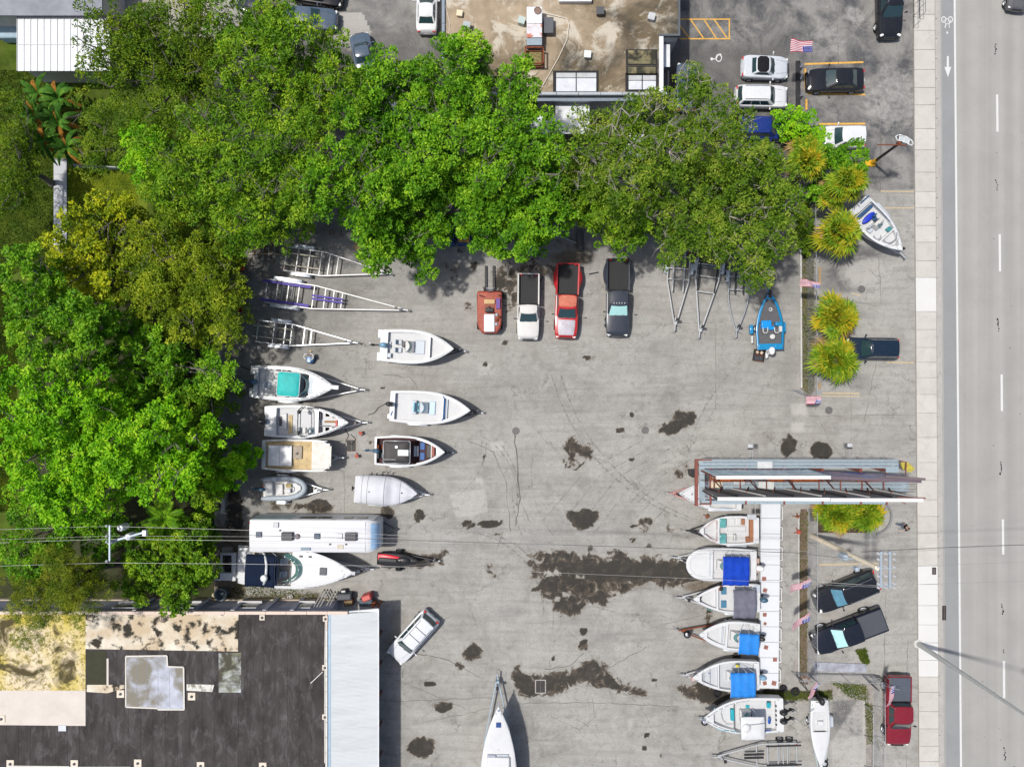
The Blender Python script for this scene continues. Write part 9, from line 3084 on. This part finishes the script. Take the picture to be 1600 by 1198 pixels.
# ================================================================== PERSON
def skin_body(verts,edges,radii,root,name,mat,parent,sub=2):
 me=bpy.data.meshes.new(name)
 me.from_pydata(verts,edges,[])
 me.update()
 o=bpy.data.objects.new(name,me); COL.objects.link(o); o.parent=parent
 sk=o.modifiers.new('skin','SKIN'); sk.use_smooth_shade=True
 if not me.skin_vertices:
  me.skin_vertices.new()
 for i,r_ in enumerate(radii):
  me.skin_vertices[0].data[i].radius=(r_,r_) if isinstance(r_,(int,float)) else r_
  me.skin_vertices[0].data[i].use_root=(i==root)
 s_=o.modifiers.new('sub','SUBSURF'); s_.levels=s_.render_levels=sub
 me.materials.append(mat)
 return o
def person():
 f=W(1403,819,0)
 ang=math.atan2(0,1)+R(100)
 t=thing('person','person in dark clothes walking towards the yard beside the planter kerb','person',(f.x,f.y,0),ang)
 V=[(0,0,.95),(0,.01,1.08),(0,.02,1.26),(0,.02,1.42),(0,.02,1.52),(0,.04,1.62),(0,.04,1.72),
   (.10,.02,.90),(.11,.16,.50),(.11,.24,.10),(.11,.36,.04),
   (-.10,-.02,.90),(-.11,-.08,.50),(-.11,-.30,.12),(-.11,-.20,.04),
   (.19,.02,1.43),(.25,-.10,1.17),(.26,.02,.94),
   (-.19,.02,1.43),(-.26,.14,1.18),(-.22,.36,1.06)]
 E=[(0,1),(1,2),(2,3),(3,4),(4,5),(5,6),(0,7),(7,8),(8,9),(9,10),(0,11),(11,12),(12,13),(13,14),(3,15),(15,16),(16,17),(3,18),(18,19),(19,20)]
 Rd=[(.15,.12),(.145,.11),(.165,.12),(.13,.10),.055,.085,.075,.095,.062,.042,.04,.095,.062,.042,.04,.062,.045,.034,.062,.045,.034]
 SKN=mk('skin',(.36,.21,.14),.55,var=.05)
 body=skin_body(V,E,Rd,0,'body',SKN,t)
 SH=mk('black_shirt',(.014,.014,.017),.85,var=.2,scale=9)
 JN=mk('blue_grey_jeans',(.10,.14,.20),.85,var=.2,scale=9)
 sv=[V[i] for i in (0,1,2,3,15,16,18,19)]
 skin_body(sv,[(0,1),(1,2),(2,3),(3,4),(4,5),(3,6),(6,7)],[(.165,.135),(.16,.125),(.18,.135),(.145,.115),.078,.062,.078,.062],0,'shirt',SH,t)
 tv=[V[i] for i in (0,7,8,9,11,12,13)]
 skin_body(tv,[(0,1),(1,2),(2,3),(0,4),(4,5),(5,6)],[(.155,.125),.108,.080,.066,.108,.080,.066],0,'trousers',JN,t)
 HD=MB().ell((0,.055,1.665),(.078,.098,.118),16,12)
 hd=HD.build('head',SKN,t,smooth='full')
 MB().ell((0,.155,1.655),(.013,.020,.022),8,6).build('nose',SKN,hd,smooth='full')
 for sx_ in (-1,1):
  MB().ell((sx_*.030,.140,1.68),(.013,.010,.009),8,6).build('eye',mk('eye_white',(.7,.7,.7),.3),hd,smooth='full')
  MB().ell((sx_*.080,.050,1.665),(.012,.022,.032),8,6).build('ear',SKN,hd,smooth='full')
 MB().box(-.024,.024,.140,.150,1.610,1.618).build('mouth',mk('lips',(.30,.10,.09),.5),hd)
 MB().ell((0,.035,1.70),(.088,.100,.100),16,10).build('hair',mk('dark_hair',(.02,.013,.010),.7),hd,smooth='full')
 for (hx_,hy_,hz_),dr in (((.26,.02,.94),Vector((0,.12,-1))),((-.22,.36,1.06),Vector((.1,.9,-.35)))):
  dr=dr.normalized()
  h_=bpy.data.objects.new('hand',MB().mesh('hand')); 
  vs2=[Vector((hx_,hy_,hz_)),Vector((hx_,hy_,hz_))+dr*.075]
  es=[(0,1)]; rs_=[.026,(.034,.020)]
  sd_=dr.cross(Vector((0,0,1))).normalized() if abs(dr.z)<.9 else Vector((0,1,0))
  sideways=Vector((0,1,0)) if abs(dr.z)>.9 else Vector((1,0,0))
  palm=skin_body([tuple(v) for v in vs2],es,rs_,0,'hand',SKN,t,1)
  for k in range(4):
   b0=vs2[1]+sideways*(-.027+.018*k)
   ln=(.062,.075,.070,.055)[k]
   m1=b0+dr*ln*.5; e1=m1+(dr+Vector((-.25 if dr.z<-.9 else 0,0,-.3))).normalized()*ln*.5
   skin_body([tuple(b0-dr*.01),tuple(m1),tuple(e1)],[(0,1),(1,2)],[.0095,.009,.007],0,'finger',SKN,palm,1)
  b0=vs2[0]+dr*.02+sideways*.028
  skin_body([tuple(b0),tuple(b0+sideways*.03+dr*.03),tuple(b0+sideways*.035+dr*.06)],[(0,1),(1,2)],[.012,.011,.008],0,'thumb',SKN,palm,1)
  bpy.data.objects.remove(h_)
 SHO=mk('grey_shoe',(.30,.30,.32),.6)
 for (x_,y_,z_) in ((.11,.29,.05),(-.11,-.24,.06)):
  MB().ell((x_,y_,z_),(.052,.135,.055),12,8).build('shoe',SHO,t,smooth='full')
person()
# ================================================================== SMALL THINGS IN THE YARD
def tyre(px,py,r_,label,z=0,tilt=0,m=RUBBER):
 c_=W(px,py,0)
 o=MB().lathe([(r_*.58,.02),(r_*.85,0),(r_,.05),(r_,.17),(r_*.85,.22),(r_*.58,.20),(r_*.55,.1),(r_*.58,.02)],(0,0,0),22).build('tyre',m,smooth=True)
 o.location=(c_.x,c_.y,z); o.rotation_euler=(tilt,0,0)
 tag(o,label,'tyre','loose tyres')
tyre(1242,1079,.36,'loose black tyre in the damp weeds below the hose')
tyre(1223,1074,.32,'loose black tyre at the end of the white gangway')
tyre(1120,1083,.34,'loose tyre half under the twin-engined boat')
tyre(1150,1025,.36,'rust-rimmed tyre between the two bright blue canopies',m=mk('dusty_rubber',(.06,.045,.04),.9))
mb=MB()
c_=W(1257,1062)
mb.path([(.42*math.cos(k*.4)*(1-k*.01),.38*math.sin(k*.4)*(1-k*.01),.03+k*.001) for k in range(40)],.018,5)
mb.path([(.42,0,.03),(.1,.5,.03),(-.5,.6,.03),(-.9,1.1,.03),(-.8,1.8,.03)],.018,5)
o=mb.build('garden_hose',mk('hose_brown',(.28,.16,.11),.6)); o.location=(c_.x,c_.y,0)
tag(o,'brown hose coiled on the ground below the southern fence corner','hose')
def stand(px,py,label,m,name='jack_stand',cat='jack stand',s=1.0):
 c_=W(px,py,.25)
 t=thing(name,label,cat,(c_.x,c_.y,0),random.uniform(0,3),None)
 for a_ in (0,2.1,4.2):
  MB().beam((0,0,.42*s),(.26*s*math.cos(a_),.26*s*math.sin(a_),0.02),.05,.05).build('leg',m,t)
 MB().box(-.13*s,.13*s,-.13*s,.13*s,.40*s,.47*s).build('top_plate',m,t,bevel=.01)
SR=mk('stand_red',(.36,.06,.03),.7,var=.3)
stand(564,676.5,'rusty red jack stand nearest the bow of the boat with the dark tower',SR)
stand(558,712,'rusty red jack stand just south of the framed drain',SR)
stand(1104,806,'brown stand by the open boat with teal screens',RUST)
stand(1246,830,'orange-red stand beside the fence south of the hoarding',SR,s=1.2)
stand(1245,806,'small rusty stand by the fence under the hoarding',RUST)
def pump():
 c_=W(483,559,.5)
 t=thing('portable_pump','small blue and white wheeled pump on the asphalt below the southern empty trailer','pump',(c_.x,c_.y,0),.0)
 MB().lathe([(0,.1),(.33,.1),(.36,.3),(.28,.5),(0,.55)],(.03,-.15,0),18).build('tank',mk('pump_blue',(.02,.14,.36),.4,var=.2),t,smooth=True)
 MB().lathe([(0,0),(.14,0),(.14,.1),(0,.12)],(.03,-.25,.52),12).build('lid',mk('pump_cap',(.45,.58,.68),.3),t)
 for sd in (-1,1):
  MB().path([(sd*.20,-.15,.5),(sd*.42,0,.6),(sd*.34,.30,.62),(sd*.12,.33,.6)],.06,8).build('arm',CUSH,t,smooth='full')
  wheel(t,sd*.36,0,.14,.08,sd)
 MB().box(-.12,.14,.05,.3,.2,.5).build('engine',mk('engine_brown',(.15,.08,.04),.6,var=.5,scale=9),t,bevel=.04)
 MB().box(.15,.40,-.05,.25,.4,.58).build('black_box',BLACK,t,bevel=.04)
 MB().ell((0,.58,.1),(.12,.07,.06),10,6).build('nozzle',mk('tan_nozzle',(.50,.36,.18),.6),t)
pump()
c_=W(1186,555,.3)
t=thing('black_crate','black crate with rounded items inside beside the bass boat motor','crate',(c_.x,c_.y,0),-.15)
MB().box(-.42,.42,-.52,.50,0,.12).build('base',BLACK,t)
for a_ in ((-.42,-.38,-.52,.5),(.38,.42,-.52,.5)):
 MB().box(a_[0],a_[1],a_[2],a_[3],.12,.45).build('side',BLACK,t)
MB().box(-.38,.38,.46,.5,.12,.45).box(-.38,.38,-.52,-.48,.12,.45).box(-.38,.38,-.02,.02,.12,.42).build('divider',RUST,t)
for x_ in (-.18,.2):
 MB().ell((x_,.25,.3),(.15,.17,.12),10,6).build('float',mk('float_tan',(.48,.36,.26),.6,var=.2),t,smooth='full')
for k in range(5):
 MB().box(-.34+k*.14,-.25+k*.14,-.44,-.08,.35,.38).build('slot_bar',DARKG,t)
BO=mk('bucket_orange',(.60,.13,.05),.5,var=.15)
def bucket(px,py,label,m=BO,r_=.17):
 c_=W(px,py,.3)
 o=MB().lathe([(0,0),(r_*.85,0),(r_,.34),(r_*1.06,.36),(r_*.9,.36),(r_*.75,.05),(0,.04)],(0,0,0),16).build('bucket',m,smooth=True)
 o.location=(c_.x,c_.y,0)
 tag(o,label,'bucket','buckets along the western trees')
bucket(377,419,'orange-red bucket nearest the top trailer under the western trees',r_=.24)
bucket(375.5,484,'dark red bucket nearest the bottom trailer under the western trees',mk('bucket_dark_red',(.40,.05,.03),.5),.22)
bucket(377,410,'small pinkish bucket by the tree trunk at the yard corner',mk('bucket_pink',(.5,.33,.28),.6),.17)
bucket(381,443,'brown bucket between the two red ones under the western trees',RUST,.18)
rr=random.Random(21)
mb=MB()
for i in range(150):
 z=rr.choice(((395,470,362,408),(372,392,400,500),(470,560,352,368),(350,380,530,600),(660,720,352,368),(860,930,372,392),(340,392,780,850),(340,380,870,940)))
 px,py=rr.uniform(z[0],z[1]),rr.uniform(z[2],z[3])
 w_=W(px,py,0); s_=rr.uniform(.04,.2)
 mb.box(w_.x-s_,w_.x+s_,w_.y-s_*rr.uniform(.1,.6),w_.y+s_*.3,.005,.03+s_*.5,rot=rr.uniform(0,3))
o=mb.build('yard_litter',mk('yard_litter',(.16,.13,.10),.9,var=.7,scale=2.2)); o['kind']='stuff'; o['label']='small litter and scrap under the edges of the trees'
t=thing('scrap_rack','rack of thin rusty rods in the shade of the north-west corner','rack',tuple(W(415,388)[:2])+(0,))
for k in range(9):
 MB().tube((-1.1+k*.26,-.9,.4+.02*k),(-1.0+k*.24,.9,.45),.022,n=5).build('rod',RUST if k % 2 else ALUD,t)
MB().box(-1.3,1.3,-.6,-.5,0,.38).box(-1.3,1.3,.5,.6,0,.38).build('bearer',WOOD,t)
def blue_box(px,py,w_,l_,h_,label,col,cat='machine',name='blue_machine',extra=False):
 c_=W(px,py,h_)
 t=thing(name,label,cat,(c_.x,c_.y,0))
 MB().box(-w_/2,w_/2,-l_/2,l_/2,.15,h_).build('body',col,t,bevel=.05)
 MB().box(-w_/2+.12,w_/2-.12,-l_/2+.12,l_/2-.12,h_+.001,h_+.10).build('top',mk('orange_top',(.50,.24,.05),.6,var=.4) if extra else DARKG,t,bevel=.02)
 for sx_ in (-1,1):
  wheel(t,sx_*w_*.45,0,.2,.12,sx_)
 if extra:
  MB().box(-.2,.2,-.25,.25,h_+.10,h_+.28).build('white_cap',CUSHG,t,bevel=.03)
DBL=mk('deep_blue_steel',(.01,.05,.18),.4,var=.2)
blue_box(697,367,1.4,1.5,1.3,'dark blue machine half under the trees north-west of the forklift',DBL)
blue_box(725,370,1.2,1.2,1.2,'blue machine with an orange and white top under the trees north of the forklift',DBL,extra=True)
o=MB().beam((0,0,.3),(.45,-.25,.25),.08,.08).beam((.1,.1,.3),(.1,-.3,.3),.06,.06).build('tow_hitch',BLACK); w_=W(715,391); o.location=(w_.x,w_.y,0)
tag(o,'small black tow hitch poking south of the blue machines','tow hitch')
o=MB().lathe([(.10,0),(.30,0),(.32,.1),(.30,.2),(.10,.2)],(0,0,0),18).build('spare_rim',mk('tan_rim',(.42,.28,.14),.7,var=.3),smooth=True); w_=W(559,386); o.location=(w_.x,w_.y,0)
tag(o,'tan wheel rim under the tree beside the northern empty trailer','wheel rim')
for i,(p0,p1,r_,m,lab) in enumerate((((872,368),(902,380),.05,ALUD,'bent grey tube on the ground behind the red pickup'),((905,362),(907,392),.32,mk('dark_drum',(.07,.07,.065),.7,var=.3),'dark upright drum behind the red pickup under the trees'),
      ((920,428),(935,425),.03,BLACK,'black strap lying between the red and slate pickups'))):
 a_,b_=W(*p0,.2),W(*p1,.2)
 o=MB().tube(a_,b_,r_,n=12).build('ground_tube',m,smooth=True); tag(o,lab,'tube')
mb=MB()
for pts in ([(575,648),(585,645),(592,636),(600,632),(604,629)],[(538,668),(545,680),(540,690),(550,694),(556,686),(548,678)],[(372,570),(390,578),(420,572),(440,576)]):
 q=[W(x_,y_,.02) for x_,y_ in pts]
 mb.path(q,.03,5)
o=mb.build('black_hoses',RUBBER); tag(o,'black hoses lying between the boats of the left column','hose')
c_=W(1081,738,.4)
o=MB().prism([(-.3,.25),(.3,.3),(.35,-.2),(.1,-.42),(-.2,-.3)],0,.9).build('black_bin',BLACK,bevel=.05); o.location=(c_.x,c_.y,0)
tag(o,'black bin at the west end of the advertising hoarding','bin')
r=np.random.RandomState(3)
mb=MB()
for i in range(900):
 px,py=r.uniform(1300,1357),r.uniform(1062,1160)
 if 1296<px<1348 and py>1094:
  if r.rand()>.12:continue
 w_=W(px,py,0); s_=r.uniform(.02,.06)
 mb.add([(w_.x-s_,w_.y-s_*.7,.002),(w_.x+s_,w_.y-s_*.6,.002),(w_.x,w_.y+s_,.002),(w_.x,w_.y,s_*.9)],[(0,1,3),(1,2,3),(2,0,3)])
o=mb.build('gravel',mk('gravel_stone',(.40,.37,.33),.9,var=.4,scale=3)); o['kind']='stuff'; o['label']='loose gravel beside the narrow skiff'
